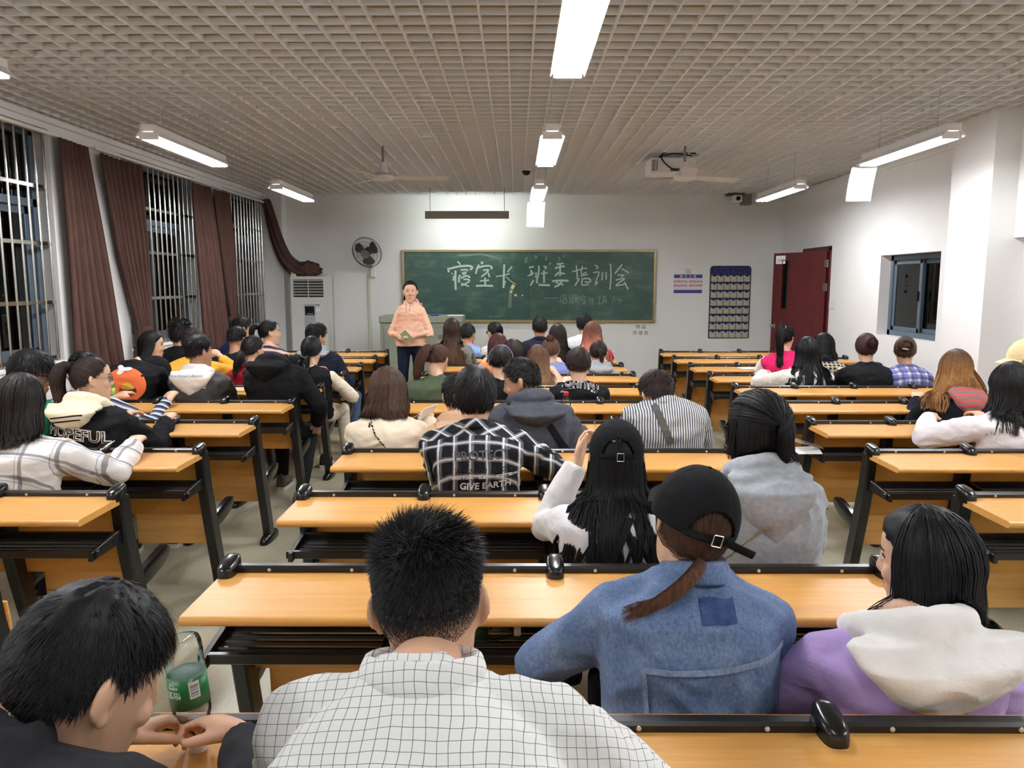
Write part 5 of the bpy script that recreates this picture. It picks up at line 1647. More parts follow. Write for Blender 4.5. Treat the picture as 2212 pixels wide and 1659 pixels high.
def add_hood(P, m, w=0.13, h=0.20, d=0.05, ring=0.034, point=1.0, up=0.0, dx=0.0, wr=0.005, drop=0.0, ringr=0.088):
    g = MB()
    ex, fw, C7 = P.ex, P.fw, P.C7
    pts = []
    for k in range(17):
        a = R(-140 + 280 * k / 16)
        pts.append(C7 + fw * 0.02 + ex * (math.sin(a) * ringr) - fw * (math.cos(a) * ringr * 0.9) + Vector((0, 0, 0.015 + up + 0.025 * math.cos(a) - 0.035 * (1 - math.cos(a)) / 2)))
    g.tube(pts, [ring * (0.55 + 0.45 * math.sin(PI * k / 16)) for k in range(17)], 10, flat=1.15)
    cs = []
    for k in range(9):
        s = k / 8
        u = 1.0 - drop - s * h / 0.48
        c = P.spine(u)
        t, ey = P.frame(u)
        back = (0.075 if u > 0.93 else 0.105) + d * 0.35 * math.sin(PI * min(1, s * 1.1 + .15))
        ww = w * ((1 - s ** (1.2 + point)) * 0.92 + 0.10 * (1 - s) + 0.05)
        dd = max(0.012, d * (0.55 + 0.45 * math.sin(PI * (0.25 + 0.7 * s))))
        cs.append((c - ey * back + ex * dx * s, ex, ey, ww, dd))
    g.rings(frame_rings(cs, 20, 0.85))
    me = remesh(g, 0.008 if P.Y < 2.2 else 0.011 if P.Y < 4.3 else 0.014, 4, 'hood')
    wrinkle(me, wr, 13, P.seed + 7)
    P.hood = put('hood', me, m, P.root)
    # the hair and straps have to lie over the hood as well
    n = len(P.top.data.vertices)
    vs = [v.co.copy() for v in P.top.data.vertices] + [v.co.copy() for v in me.vertices]
    P.bvh = BVHTree.FromPolygons(vs, [tuple(p.vertices) for p in P.top.data.polygons] + [tuple(i + n for i in p.vertices) for p in me.polygons])

def add_collar(P, rn, m, h=0.026, r=0.016, stand=0.012, open_=150):
    pts, rad = [], []
    for k in range(21):
        a = R(-open_ + 2 * open_ * k / 20)
        pts.append(P.C7 + P.fw * 0.016 + P.ex * (math.sin(a) * (rn + r)) - P.fw * (math.cos(a) * (rn + r)) + Vector((0, 0, stand + 0.012 * math.cos(a) - 0.03 * (1 - math.cos(a)) / 2)))
        rad.append((h, 0.007))
    g = MB().tube(pts, rad, 10, up=(0, 0, 1))
    me = g.mesh('collar', smooth='all')
    P.collar = put('collar', me, m, P.root)

def add_face(P, lips=True):
    M, s = P.M, P.s
    r3 = M.to_3x3()
    for sx in (-1, 1):
        e = put('eye', MB().ell(M @ (Vector((sx * 0.031, 0.0735, 0.012)) * s), (0.0125 * s, 0.006 * s, 0.0058 * s), r3, 12, 8).mesh('eye', smooth='all'), M_EYE, P.root)
        put('iris', MB().ell(M @ (Vector((sx * 0.031, 0.0782, 0.012)) * s), (0.0055 * s, 0.0025 * s, 0.0055 * s), r3, 10, 8).mesh('iris', smooth='all'), M_IRIS, e)
        put('eyebrow', MB().tube([M @ (Vector((sx * q[0], q[1], q[2])) * s) for q in ((0.015, 0.0865, 0.029), (0.030, 0.0835, 0.034), (0.046, 0.071, 0.030))], [0.0025, 0.003, 0.0015], 6, flat=0.7).mesh('eyebrow', smooth='all'), H_BLACK, P.root)
        put('eyelid', MB().tube([M @ (Vector((sx * q[0], q[1], q[2])) * s) for q in ((0.018, 0.079, 0.014), (0.031, 0.0795, 0.0188), (0.044, 0.071, 0.014))], 0.0018, 6).mesh('eyelid', smooth='all'), H_BLACK, P.root)
    if lips:
        g = MB()
        g.tube([M @ (Vector(q) * s) for q in ((-0.021, 0.080, -0.0565), (-0.008, 0.0885, -0.054), (0, 0.0885, -0.0555), (0.008, 0.0885, -0.054), (0.021, 0.080, -0.0565))], [0.0015, 0.004, 0.004, 0.004, 0.0015], 8, flat=0.8)
        g.tube([M @ (Vector(q) * s) for q in ((-0.020, 0.080, -0.060), (-0.008, 0.0875, -0.0645), (0.008, 0.0875, -0.0645), (0.020, 0.080, -0.060))], [0.0015, 0.0045, 0.0045, 0.0015], 8, flat=0.8)
        put('lips', g.mesh('lips', smooth='all'), M_LIP, P.root)

def add_glasses(P, m, r=0.022, w=0.0018):
    M, s = P.M, P.s
    g = bpy.data.objects.new('glasses', None)
    fr = MB()
    for sx in (-1, 1):
        fr.tube([M @ (Vector((sx * 0.033 + r * 1.1 * math.cos(a), 0.096 - 0.005 * abs(math.cos(a)), 0.010 + r * 0.85 * math.sin(a))) * s) for a in [2 * PI * k / 18 for k in range(19)]], w, 6)
        fr.tube([M @ (Vector(q) * s) for q in ((sx * 0.057, 0.090, 0.016), (sx * 0.074, 0.06, 0.017), (sx * 0.080, -0.005, 0.016))], w, 6)
    fr.tube([M @ (Vector(q) * s) for q in ((-0.010, 0.098, 0.013), (0, 0.101, 0.016), (0.010, 0.098, 0.013))], w, 6)
    o = put('glasses', fr.mesh('glasses', smooth='all'), m, P.root)
    for sx in (-1, 1):
        ln = MB().ell(M @ (Vector((sx * 0.033, 0.0945, 0.010)) * s), (r * 1.08 * s, 0.0008, r * 0.84 * s), M.to_3x3(), 16, 6)
        put('lens', ln.mesh('lens', smooth='all'), M_GLASS, o)

def back_pt(P, x, z, off=0.004):
    """the point of the garment's back at (x, z), seen from behind"""
    loc, nor, i, dist = P.bvh.ray_cast(Vector((x, -1.0, z)), Vector((0, 1, 0)))
    if loc is None:
        loc, nor, i, dist = P.bvh.find_nearest(Vector((x, -0.2, z)))
    return loc + Vector((0, -off, 0)), nor

def add_strap(P, name, m, pts, w=0.02, t=0.003, off=0.004):
    """a flat band over the back through (x, z) points"""
    out = []
    for (x0, z0), (x1, z1) in zip(pts, pts[1:]):
        for k in range(8):
            f = k / 8
            out.append(back_pt(P, x0 + (x1 - x0) * f, z0 + (z1 - z0) * f, off))
    out.append(back_pt(P, *pts[-1], off))
    vs, fs = [], []
    n = len(out)
    P_ = [o[0] for o in out]
    for it in range(2):
        P_ = [P_[0]] + [(P_[i - 1] + P_[i] * 2 + P_[i + 1]) / 4 for i in range(1, n - 1)] + [P_[-1]]
    for i in range(n):
        tg = (P_[min(i + 1, n - 1)] - P_[max(i - 1, 0)]).normalized()
        nr = out[i][1]
        sd = tg.cross(nr).normalized() * w / 2
        vs += [P_[i] + sd + nr * t, P_[i] - sd + nr * t, P_[i] - sd, P_[i] + sd]
    for i in range(n - 1):
        for k in range(4):
            k2 = (k + 1) % 4
            fs.append((i * 4 + k, i * 4 + k2, (i + 1) * 4 + k2, (i + 1) * 4 + k))
    return put(name, MB().add(vs, fs).mesh(name, smooth=True), m, P.root)

def add_chain(P, m, pts, step=0.011, r=0.0042):
    g = MB()
    for (x0, z0), (x1, z1) in zip(pts, pts[1:]):
        L = math.hypot(x1 - x0, z1 - z0); n = max(2, int(L / step))
        for k in range(n):
            f = k / n
            p, nr = back_pt(P, x0 + (x1 - x0) * f, z0 + (z1 - z0) * f, 0.005)
            ang = math.atan2(z1 - z0, x1 - x0)
            rot = Matrix.Rotation(-ang, 3, 'Y') @ Matrix.Rotation(R(90) * (k % 2) + 0.3, 3, 'X')
            g.ell(p, (step * 0.62, r, r * 0.45), rot, 8, 5)
    return put('chain_strap', g.mesh('chain', smooth='all'), m, P.root)

def print_text(P, body, size, x, z, m, shear=0.0, bold=0.0, off=0.005, tilt=0.0, spacing=1.0, name='printed_text', outline=None):
    me = text_mesh(body, size, m, shear=shear, extrude=0.0, bold=bold, spacing=spacing)
    bm = bmesh.new(); bm.from_mesh(me)
    bmesh.ops.triangulate(bm, faces=bm.faces)
    for _ in range(2):
        ed = [q for q in bm.edges if q.calc_length() > 0.014]
        if not ed: break
        bmesh.ops.subdivide_edges(bm, edges=ed, cuts=1)
    ca, sa = math.cos(R(tilt)), math.sin(R(tilt))
    for v in bm.verts:
        xx = x + v.co.x * ca - v.co.z * sa; zz = z + v.co.x * sa + v.co.z * ca
        v.co = back_pt(P, xx, zz, off)[0]
    bm.to_mesh(me); bm.free()
    return put(name, me, None, P.root)

def print_disc(P, x, z, rx, rz_, m, off=0.004, n=10, name='printed_disc', shape=None):
    vs, fs = [], []
    seg = 28
    for j in range(n + 1):
        for k in range(seg):
            a = 2 * PI * k / seg
            r_ = j / n
            vs.append(back_pt(P, x + rx * r_ * math.cos(a) * (shape(a) if shape else 1), z + rz_ * r_ * math.sin(a) * (shape(a) if shape else 1), off)[0])
    for j in range(n):
        for k in range(seg):
            k2 = (k + 1) % seg
            fs.append((j * seg + k, j * seg + k2, (j + 1) * seg + k2, (j + 1) * seg + k))
    return put(name, MB().add(vs, fs).mesh(name, smooth='all'), m, P.root)

def add_cap(P, m, tilt=0, low=0, brim_up=0.0, opening=True, tail=False, strapm=None, logo=None, r=1.0):
    """a baseball cap sitting on the head, with its arched opening, strap and buckle at the back"""
    M, s = P.M, P.s
    cap = MB()
    nu, nv = 128, 44
    base = -4.0 - low
    el = [R(base + (90 - base) * j / nv) for j in range(nv + 1)]
    rt = np.array((0.092, 0.112, 0.112)) * r
    def pt(az, e, th=0.0):
        d = Vector((math.sin(az) * math.cos(e), -math.cos(az) * math.cos(e), math.sin(e)))
        q = Vector((d.x * (rt[0] + th), d.y * (rt[1] + th), d.z * (rt[2] + th) + 0.022))
        # the front of the crown sits lower on the brow
        return M @ ((q + Vector((0, 0.0, 0.012 * (-math.cos(az)) * -1 * 0))) * s)
    vs = [pt(2 * PI * i / nu - PI, e) for e in el for i in range(nu)]
    fs = []
    for j in range(nv):
        for i in range(nu):
            az = abs(math.degrees(2 * PI * (i + .5) / nu - PI)); e_ = math.degrees((el[j] + el[j + 1]) / 2)
            if opening and e_ > 2.5 - low and (az / 33) ** 2 + ((e_ - 2.5 + low) / 27) ** 2 < 1: continue
            i2 = (i + 1) % nu
            fs.append((j * nu + i, j * nu + i2, (j + 1) * nu + i2, (j + 1) * nu + i))
    o_ = bpy.data.objects.new('cap', None)
    me = bpy.data.meshes.new('cap'); me.from_pydata([tuple(v) for v in vs], [], fs)
    for p in me.polygons: p.use_smooth = True
    crown = put('cap', me, m, P.root)
    sd = crown.modifiers.new('thickness', 'SOLIDIFY'); sd.thickness = 0.003; sd.offset = 1
    sm = MB()
    for k in range(6):
        az = R(30 + 60 * k)
        sm.tube([pt(az, R(a), 0.0025) for a in range(28 if opening and k in (0, 5) else 0, 88, 6)], 0.0014, 5)
    put('cap_seam', sm.mesh('seam'), m, crown)
    put('cap_button', MB().ell(pt(0, R(90), 0.002), (0.007, 0.007, 0.004), M.to_3x3(), 10, 6).mesh('button', smooth='all'), m, crown)
    # brim
    rings = []
    for j in range(7):
        f = j / 6
        ring_t, ring_b = [], []
        for i in range(17):
            a = R(-62 + 124 * i / 16)
            ext = 0.072 * f * math.cos(a * 1.05)
            y = 0.110 * math.cos(a) * r + ext; x = 0.090 * r * math.sin(a) * (1 + 0.05 * f)
            z = 0.018 - 0.020 * f * (1 - brim_up) - 0.030 * (abs(math.sin(a)) ** 2) * f + brim_up * 0.05 * f
            ring_t.append(M @ (Vector((x, y, z + 0.0015)) * s)); ring_b.append(M @ (Vector((x, y, z - 0.0015)) * s))
        rings.append(ring_t + ring_b[::-1])
    put('cap_brim', MB().rings(rings).mesh('brim', smooth=True), m, crown)
    if opening:
        sp = [pt(R(a), R(-1.0 - low), 0.002) for a in range(-40, 41, 8)]
        vs, fs = [], []
        upv = (M.to_3x3() @ Vector((0, 0, 1)))
        g = MB().tube(sp, [(0.0085, 0.0018)] * len(sp), 8, up=upv)
        put('cap_strap', g.mesh('strap', smooth='all'), strapm or m, crown)
        c = pt(R(4), R(-1.0 - low), 0.006)
        rr = M.to_3x3()
        q = [c + rr @ Vector((a, 0, b)) for a, b in ((-0.010, -0.012), (0.010, -0.012), (0.010, 0.012), (-0.010, 0.012), (-0.010, -0.012))]
        bk = MB()
        for u, v in zip(q, q[1:]): bk.tube([u, v], 0.0016, 6)
        put('cap_buckle', bk.mesh('buckle'), M_STEEL, crown)
        if tail:
            a0 = pt(R(18), R(-1.0 - low), 0.006)
            g = MB().tube([a0, a0 + rr @ Vector((0.035, 0.004, -0.010)), a0 + rr @ Vector((0.075, 0.01, -0.020))], [(0.0085, 0.0018)] * 3, 8, up=upv)
            put('cap_strap_end', g.mesh('strapend', smooth='all'), strapm or m, crown)
    return crown

def style_n(Y, n=6000, lo=520): return int(max(lo, min(n, n / max(Y, 0.9))))
def style_w(Y): return max(0.0013, min(0.0062, 0.00125 * Y))

def hair_short(P, m, ltop=0.035, lside=0.016, spike=0.0, lift=0.45, st=None, whorl=(0.3, 60), comb=None, n=1.0, shell=1.0, tl=8, fade=None):
    h = Hair(P.M, P.s, P.seed)
    S = dict(DEF, nape=-36, ear=-2, burn=-6, front=40, ts=0.007 * shell, tt=0.016 * shell); S.update(st or {})
    h.shell(S, 48 if P.Y < 2 else 36, 32 if P.Y < 2 else 24)
    h.short(int(style_n(P.Y, 7000, 620) * n), S, ltop, lside, style_w(P.Y) * 0.95, lift, spike, whorl, comb, 4, tl, fade)
    put('hair', h.build(), m, P.root)
def hair_long(P, m, L=0.30, st=None, n=1.0, shell=1.0, **kw):
    h = Hair(P.M, P.s, P.seed, P.bvh)
    S = dict(DEF, nape=-46, ear=-24, burn=-16, front=36, ts=0.009 * shell, tt=0.015 * shell); S.update(st or {})
    h.shell(S, 40, 26, 0.001)
    h.long(int(style_n(P.Y, 5200, 620) * n), S, L, style_w(P.Y) * 1.25, **kw)
    return put('hair', h.build(), m, P.root)
def hair_pony(P, m, tie=(0, 22), path=((0, -0.04, 0.0), (0, -0.06, -0.10), (0, -0.05, -0.24)), r=0.026, st=None, tiem=None, n=1.0, wave=0.0, tipr=0.35, fringe=0):
    h = Hair(P.M, P.s, P.seed, P.bvh)
    S = dict(DEF, nape=-40, ear=-4, burn=0, front=40, ts=0.006, tt=0.010); S.update(st or {})
    h.shell(S, 40, 26, 0.0008)
    h.to_tie(int(style_n(P.Y, 3600, 480) * n), S, tie, style_w(P.Y))
    t = h.tie_point(tie)
    if path:
        h.tail(int(style_n(P.Y, 2600, 320) * n), t, path, r, style_w(P.Y) * 1.1, tipr, wave)
    if fringe: h.short(fringe, dict(S, nape=30, ear=20, burn=10), 0.05, 0.05, style_w(P.Y) * .6, 0.2)
    o = put('hair', h.build(), m, P.root)
    if tiem:
        d = (P.M.to_3x3() @ Vector((math.sin(R(tie[0])), -math.cos(R(tie[0])) * math.cos(R(tie[1])), math.sin(R(tie[1]))))).normalized()
        a = d.orthogonal().normalized(); b = d.cross(a)
        put('hair_tie', MB().tube([Vector(t) + d * 0.012 + (a * math.cos(q) + b * math.sin(q)) * (r * 0.62) for q in [2 * PI * k / 14 for k in range(15)]], 0.008, 8).mesh('tie', smooth='all'), tiem, o)
    return o
def hair_bun(P, m, tie=(0, 5), r=(0.045, 0.036, 0.042), out=0.022, st=None, n=1.0, band=None):
    h = Hair(P.M, P.s, P.seed, P.bvh)
    S = dict(DEF, nape=-40, ear=-4, burn=0, front=40, ts=0.007, tt=0.012); S.update(st or {})
    h.shell(S, 40, 26, 0.0008)
    h.to_tie(int(style_n(P.Y, 3600, 480) * n), S, tie, style_w(P.Y))
    t = h.tie_point(tie, out)
    h.bun(t, r, int(style_n(P.Y, 1500, 260)), style_w(P.Y))
    return put('hair', h.build(), m, P.root)
# ================================================================== the students
BLK = cloth('black', srgb(24, 24, 26)); NAVY = cloth('navy', srgb(30, 34, 48)); CREAM = cloth('cream', srgb(226, 212, 188)); WHITE = cloth('white', srgb(214, 213, 214))
GREY = cloth('heather_grey', srgb(158, 162, 166), vary=0.12, vscale=60); MIDG = cloth('mid_grey', srgb(112, 112, 108))
def seat_person(*a, **k): return person(*a, **k)

# ---- nearest row, left: dark jacket, turning a bottle upside down on the desk
CHAR = cloth('charcoal_denim', srgb(44, 44, 47), vary=0.2, vscale=40)
B = (-0.566, 1.272)    # where the bottle stands
p = person('young man in a dark jacket turning a plastic bottle upside down on the desk', 166, 1250, pos=(-0.64, 0.80), dy=0.40, c7=(-0.01, 0.035, 1.07), yaw=-42, pitch=24, byaw=-12, sw=0.168,
           topm=CHAR, skin=M_SKIN, head_top=0.142, voxel=0.0042, gvox=0.007, ease=0.012, wr=0.008,
           lh=(-0.045, 0.395, 0.832), rh=(0.185, 0.405, 0.838), lp=(-0.6, -0.4, -0.8), rp=(0.7, -0.5, -0.8),
           hands={'l': ((0.72, 0.66, 0.02), (-0.55, 0.15, 0.8), 0.62, 0.85), 'r': ((-0.82, 0.52, -0.02), (0.45, 0.2, 0.85), 0.66, 0.85)}, collar=dict(m=CHAR, h=0.03, r=0.03, stand=0.005))
hair_short(p, H_BLUEB, ltop=0.055, lside=0.018, lift=0.10, st=dict(nape=-30, ear=14, burn=0, front=24, ts=0.007, tt=0.016), whorl=(0.3, 62), n=1.6, tl=24, fade=(16, 3000))
P1 = p
# the bottle
bt = thing('water_bottle', 'clear plastic bottle with a green label standing upside down on its white cap', 'bottle', (B[0], B[1], 0.776))
tl = Matrix.Rotation(R(-4.5), 4, 'Y') @ Matrix.Rotation(R(2), 4, 'X')
def tilted(mb):
    mb.v = [tuple(tl @ Vector(v)) for v in mb.v]; return mb
M_PET = glass_mat('clear_pet', (0.96, 0.97, 0.97, 1), 0.03, 1.22)
prof = [(0.0125, 0.017), (0.0135, 0.022), (0.0165, 0.025), (0.013, 0.028), (0.015, 0.036), (0.024, 0.052), (0.031, 0.070), (0.0325, 0.080), (0.0315, 0.084), (0.0325, 0.088), (0.0325, 0.150), (0.0312, 0.154), (0.0325, 0.158), (0.0325, 0.172), (0.0312, 0.176), (0.0325, 0.180), (0.0325, 0.203), (0.030, 0.211), (0.022, 0.214), (0.012, 0.209), (0.002, 0.207)]
put('bottle_wall', tilted(MB().lathe(prof, (0, 0, 0), 28)).mesh('bottle', smooth='all'), M_PET, bt)
put('cap', tilted(MB().lathe([(0.0145, 0), (0.0152, 0.002), (0.0152, 0.019), (0.0135, 0.021)], (0, 0, 0), 28)).mesh('cap', smooth=True), mat('cap_white', srgb(236, 236, 238), 0.35), bt)
put('water', tilted(MB().lathe([(0.0118, 0.021), (0.0125, 0.029), (0.0142, 0.036), (0.0205, 0.048), (0.0002, 0.0482)], (0, 0, 0), 24)).mesh('water', smooth=True), mat('water', (0.9, 0.95, 0.95, 1), 0.02, trans=1.0, ior=1.33), bt)
M_GRN = mat('label_green', srgb(22, 104, 52), 0.35)
lb = tilted(MB().lathe([(0.0329, 0.094), (0.0331, 0.094), (0.0331, 0.150), (0.0329, 0.150)], (0, 0, 0), 40))
put('label_lining', tilted(MB().lathe([(0.0321, 0.094), (0.0323, 0.094), (0.0323, 0.150), (0.0321, 0.150)], (0, 0, 0), 40)).mesh('label_lining', smooth='all'), mat('label_lining_teal', srgb(186, 214, 206), 0.6), bt)
put('label', lb.mesh('label', smooth='all'), M_GRN, bt)
def on_bottle(me, ang, z, r=0.0335):
    for v in me.vertices:
        a = ang + v.co.x / r
        v.co = tl @ Vector((math.sin(a) * (r), -math.cos(a) * r, z + v.co.z))
    return me
bw_ = MB()
for k in range(9):
    bw_.box((0, 0, 0), (0.0001, 0.0001, 0.0001))
wp = MB(); nq = 8
for k in range(nq + 1):
    for z in (-0.015, 0.015): wp.v.append((-0.009 + 0.018 * k / nq, 0, z))
wp.f = [(2 * k, 2 * k + 2, 2 * k + 3, 2 * k + 1) for k in range(nq)]
me = wp.mesh('barcode_patch'); me.materials.append(M_PAPER); put('barcode_patch', on_bottle(me, R(42), 0.129), None, bt)
br = MB()
for k, wz in enumerate((1, 2, 1, 3, 1, 1, 2, 1, 2, 3, 1, 1)):
    z = -0.0125 + k * 0.0021
    for q in range(4):
        br.add([(-0.007 + q * 0.0035, 0, z), (-0.007 + (q + 1) * 0.0035, 0, z), (-0.007 + (q + 1) * 0.0035, 0, z + 0.0005 * wz), (-0.007 + q * 0.0035, 0, z + 0.0005 * wz)], [(0, 1, 2, 3)])
me = br.mesh('barcode'); me.materials.append(mat('barcode_ink', srgb(60, 60, 66), 0.6)); put('barcode', on_bottle(me, R(42), 0.129, 0.0338), None, bt)
for txt, sz, z, ang in (('怡宝', 0.0145, 0.124, -22), ('饮用纯净水', 0.0042, 0.137, -22), ('怡宝', 0.006, 0.143, -24)):
    me = text_mesh(txt, sz, mat('label_white', srgb(232, 236, 230), 0.4), extrude=0, bold=0.0002)
    me.transform(Matrix.Rotation(R(180), 4, 'Y')); put('label_text', on_bottle(me, R(ang), z, 0.0336), None, bt)

# ---- nearest row: white checked shirt
CHECK = woven('white_check', srgb(222, 222, 219), [('u', 0.0150, 0.0009, 0.2, srgb(66, 64, 78), 0.8), ('v', 0.0165, 0.0009, 0.1, srgb(66, 64, 78), 0.8)], warp=0.006)
p = person('young man in a white shirt with thin dark checks, short spiky black hair', 926, 1080, pos=(-0.115, 0.80), dy=0.585, yaw=-2, pitch=13, roll=-6, hs=1.02, sw=0.172,
           topm=CHECK, skin=M_SKIN, head_top=0.170, c7=(-0.013, 0.185, 1.062), voxel=0.005, gvox=0.007, ease=0.012, wr=0.007, wrs=12, hunch=0.10, slope=-0.005,
           lh=(-0.10, 0.47, 0.82), rh=(0.24, 0.46, 0.83), lp=(-0.35, 0.0, -1), rp=(0.9, 0.0, -0.8), collar=dict(m=CHECK, h=0.024, r=0.027, stand=0.024))
hair_short(p, H_BLACK, ltop=0.042, lside=0.006, spike=0.45, lift=0.42, st=dict(nape=-14, ear=18, burn=6, front=38, ts=0.003, tt=0.020), whorl=(-0.25, 58), n=1.5, tl=12, fade=(34, 12000))
add_glass_p2 = p
M_EARW = M_STEEL
for sx in (-1, 1):
    put('earring', MB().ell(p.M @ Vector((sx * 0.083, -0.012, 0.030)), (0.003, 0.003, 0.003), None, 8, 6).mesh('earring', smooth='all'), M_STEEL, p.root)
add_strap(p, 'yoke_seam', CHECK, [(-0.17, 0.955), (0.0, 0.945), (0.18, 0.985)], 0.010, 0.0016, 0.001)
P2 = p

# ---- second row: denim jacket and black cap
def denim_mat():
    m = mat('cloth_denim', srgb(92, 118, 158), 0.9)
    t = NT(m); o = t.obj()
    n1 = t.noise(o, 9, 4, 0.6); n2 = t.noise(t.mapping(o, (1, 1, 0.6)), 170, 3, 0.7)
    f = t.math('ADD', t.math('MULTIPLY', n1, 0.5), t.math('MULTIPLY', n2, 0.5))
    t.link(t.ramp(f, [(0.32, srgb(58, 78, 112)), (0.5, srgb(88, 108, 142)), (0.68, srgb(124, 142, 168))]), t.p.inputs['Base Color'])
    t.bump(n2, 0.35, 0.002)
    return m
DENIM = denim_mat()
DENIMD = cloth('denim_dark', srgb(56, 72, 112), vary=0.25, vscale=60); SEAM = cloth('denim_seam', srgb(124, 140, 168), vary=0.25, vscale=120)
p = person('woman in a blue denim jacket and black cap with a brown ponytail', 1500, 997, row=('M', 0, 2), hx=1478, dy=0.29, yaw=9, pitch=-4, roll=14, sw=0.160, female=True,
           topm=DENIM, skin=M_SKIN3, head_top=0.146, neck=-0.028, ease=0.024, wr=0.011, wrs=10, lh=(-0.14, 0.30, 0.70), rh=(0.06, 0.28, 0.66), lp=(-1, -0.1, -0.6), rp=(0.5, -0.2, -1), slope=0.012, collar=dict(m=DENIM, h=0.026, r=0.026, stand=0.008))
BCAP = cloth('black_cap', srgb(22, 23, 25), bump=0.15)
add_cap(p, BCAP, brim_up=0.5, tail=True, low=5)
HPONY = hair_mat('hair_chestnut', srgb(62, 40, 30))
h = Hair(p.M, p.s, p.seed, p.bvh)
S_ = dict(DEF, nape=-46, ear=-12, burn=-6, front=20, ts=0.004, tt=0.004)
h.shell(S_, 40, 26, 0.0008); h.to_tie(2600, S_, (-4, -32), 0.0016, 0.004)
tp_ = h.tie_point((-4, -32), 0.016)
put('hair', h.build(), HPONY, p.root)
h = Hair(p.M, p.s, p.seed, p.bvh)
h.tail(1800, tp_, ((-0.014, -0.026, -0.010), (-0.045, -0.045, -0.036), (-0.095, -0.046, -0.074), (-0.160, -0.030, -0.118)), 0.016, 0.0012, 0.9, jit=0.35)
put('ponytail', h.build(), hair_mat('hair_chestnut_tail', srgb(92, 64, 46)), p.root)
put('hair_tie', MB().ell(Vector(tp_) + Vector((-0.006, -0.010, -0.006)), (0.011, 0.013, 0.013), Matrix.Rotation(R(30), 3, 'Y'), 12, 8).mesh('tie', smooth='all'), BLK, p.root)
zc = p.C7.z
def patch(P, x0, x1, z0, z1, m, name='patch', off=0.003, n=6):
    vs, fs = [], []
    for j in range(n + 1):
        for i in range(n + 1):
            vs.append(back_pt(P, x0 + (x1 - x0) * i / n, z0 + (z1 - z0) * j / n, off)[0])
    for j in range(n):
        for i in range(n):
            k = j * (n + 1) + i
            fs.append((k, k + 1, k + n + 2, k + n + 1))
    return put(name, MB().add(vs, fs).mesh(name, smooth='all'), m, P.root)
patch(p, p.C7.x - 0.012, p.C7.x + 0.060, zc - 0.060, zc - 0.022, DENIMD, 'label_patch')
add_strap(p, 'yoke_seam', SEAM, [(p.C7.x - 0.135, 0.832), (p.C7.x + 0.03, 0.842), (p.C7.x + 0.17, 0.856)], 0.012, 0.002, 0.004)
add_strap(p, 'side_seam', SEAM, [(p.C7.x - 0.130, 0.828), (p.C7.x - 0.118, 0.70)], 0.010, 0.002, 0.004)
P3 = p

# ---- second row: lilac hoodie with a white hood
LILAC = cloth('lilac', srgb(176, 152, 206), vary=0.12)
HOODW = cloth('hood_white', srgb(234, 231, 226))
p = person('woman with long black hair in a lilac jacket with a big white hood', 2006, 1095, row=('M', 0, 3), hx=1935, dy=0.29, yaw=46, pitch=6, sw=0.170, female=True,
           topm=LILAC, skin=M_SKIN3, ease=0.030, wr=0.010, face=True, byaw=8, c7=(0.015, -0.055, 0.895), lh=(-0.16, 0.30, 0.64), rh=(0.20, 0.30, 0.64), rp=(1, -0.2, -0.7), lp=(-0.8, -0.2, -0.9),
           hood=dict(m=HOODW, w=0.19, h=0.225, d=0.05, ring=0.036, ringr=0.112, point=0.5, up=-0.012, wr=0.006))
hair_long(p, H_BLUEB, L=0.155, st=dict(front=28, ts=0.013, tt=0.018, ear=-30, burn=-24), azmax=112, vol=0.020, part=0.0, jit=0.16, flare=0.06, back=0.02, gap=0.006)
P4 = p

# ---- third row: black cap, long black hair, white sweatshirt
p = person('woman in a black cap with very long straight black hair and white sweatshirt', 1333, 896, row=('M', 1, 2), hx=1328, dy=0.28, yaw=-4, pitch=4, sw=0.155, female=True,
           topm=WHITE, skin=M_SKIN3, head_top=0.146, ease=0.016, hands={'l': ((0.25, 0.45, 0.86), (-0.8, 0.5, 0.2), 0.8, 0.6)}, lh=(-0.10, 0.27, 0.965), lp=(-0.55, 0.25, -1), voxel=0.0055, rh=(0.14, 0.38, 0.815))
add_cap(p, BCAP, r=0.95)
hair_long(p, H_BLUEB, L=0.36, st=dict(tt=0.002, ts=0.004, front=10), e0r=(-14, 4), azmax=105, vol=0.010, flare=0.42, jit=0.14, back=0.03, n=1.1)
add_strap(p, 'bag_strap', BLK, [(0.03, 0.90), (-0.02, 0.80), (-0.07, 0.70)], 0.022, 0.003, 0.022)
P5 = p
hp = Vector(p.arms[0][3]) + p.root.location
ph = put('plastic_sleeve', MB().box((0, 0, 0.035), (0.06, 0.004, 0.10), Matrix.Rotation(R(18), 3, 'Y')).mesh('plastic_sleeve', bevel=0.001), M_PET, None, (hp.x + 0.035, hp.y + 0.06, hp.z + 0.07))
tag(ph, 'clear plastic sleeve held up by the woman in the black cap', 'plastic sleeve')

# ---- third row: grey hoodie, half-tied bob
p = person('woman with a half-tied black bob and glasses in a pale grey hoodie', 1642, 846, row=('M', 1, 3), hx=1650, dy=0.28, yaw=32, pitch=4, sw=0.150, female=True,
           topm=GREY, skin=M_SKIN3, ease=0.018, face=True, neck=-0.005, rh=(0.10, 0.30, 0.68), lh=(-0.08, 0.34, 0.84), hood=dict(m=GREY, w=0.125, h=0.215, d=0.05, ring=0.036, ringr=0.098, point=0.9, up=-0.005, wr=0.007))
h = Hair(p.M, p.s, p.seed, p.bvh)
S_ = dict(DEF, nape=-46, ear=-26, burn=-16, front=36, ts=0.010, tt=0.016)
h.shell(S_, 44, 30, 0.001); h.long(2600, S_, 0.105, 0.0034, azmax=116, vol=0.018, curl=0.25, jit=0.16, flare=0.12, back=0.0)
h.to_tie(900, dict(S_, nape=20, ear=16, burn=10), (-14, 6), 0.003, 0.016)
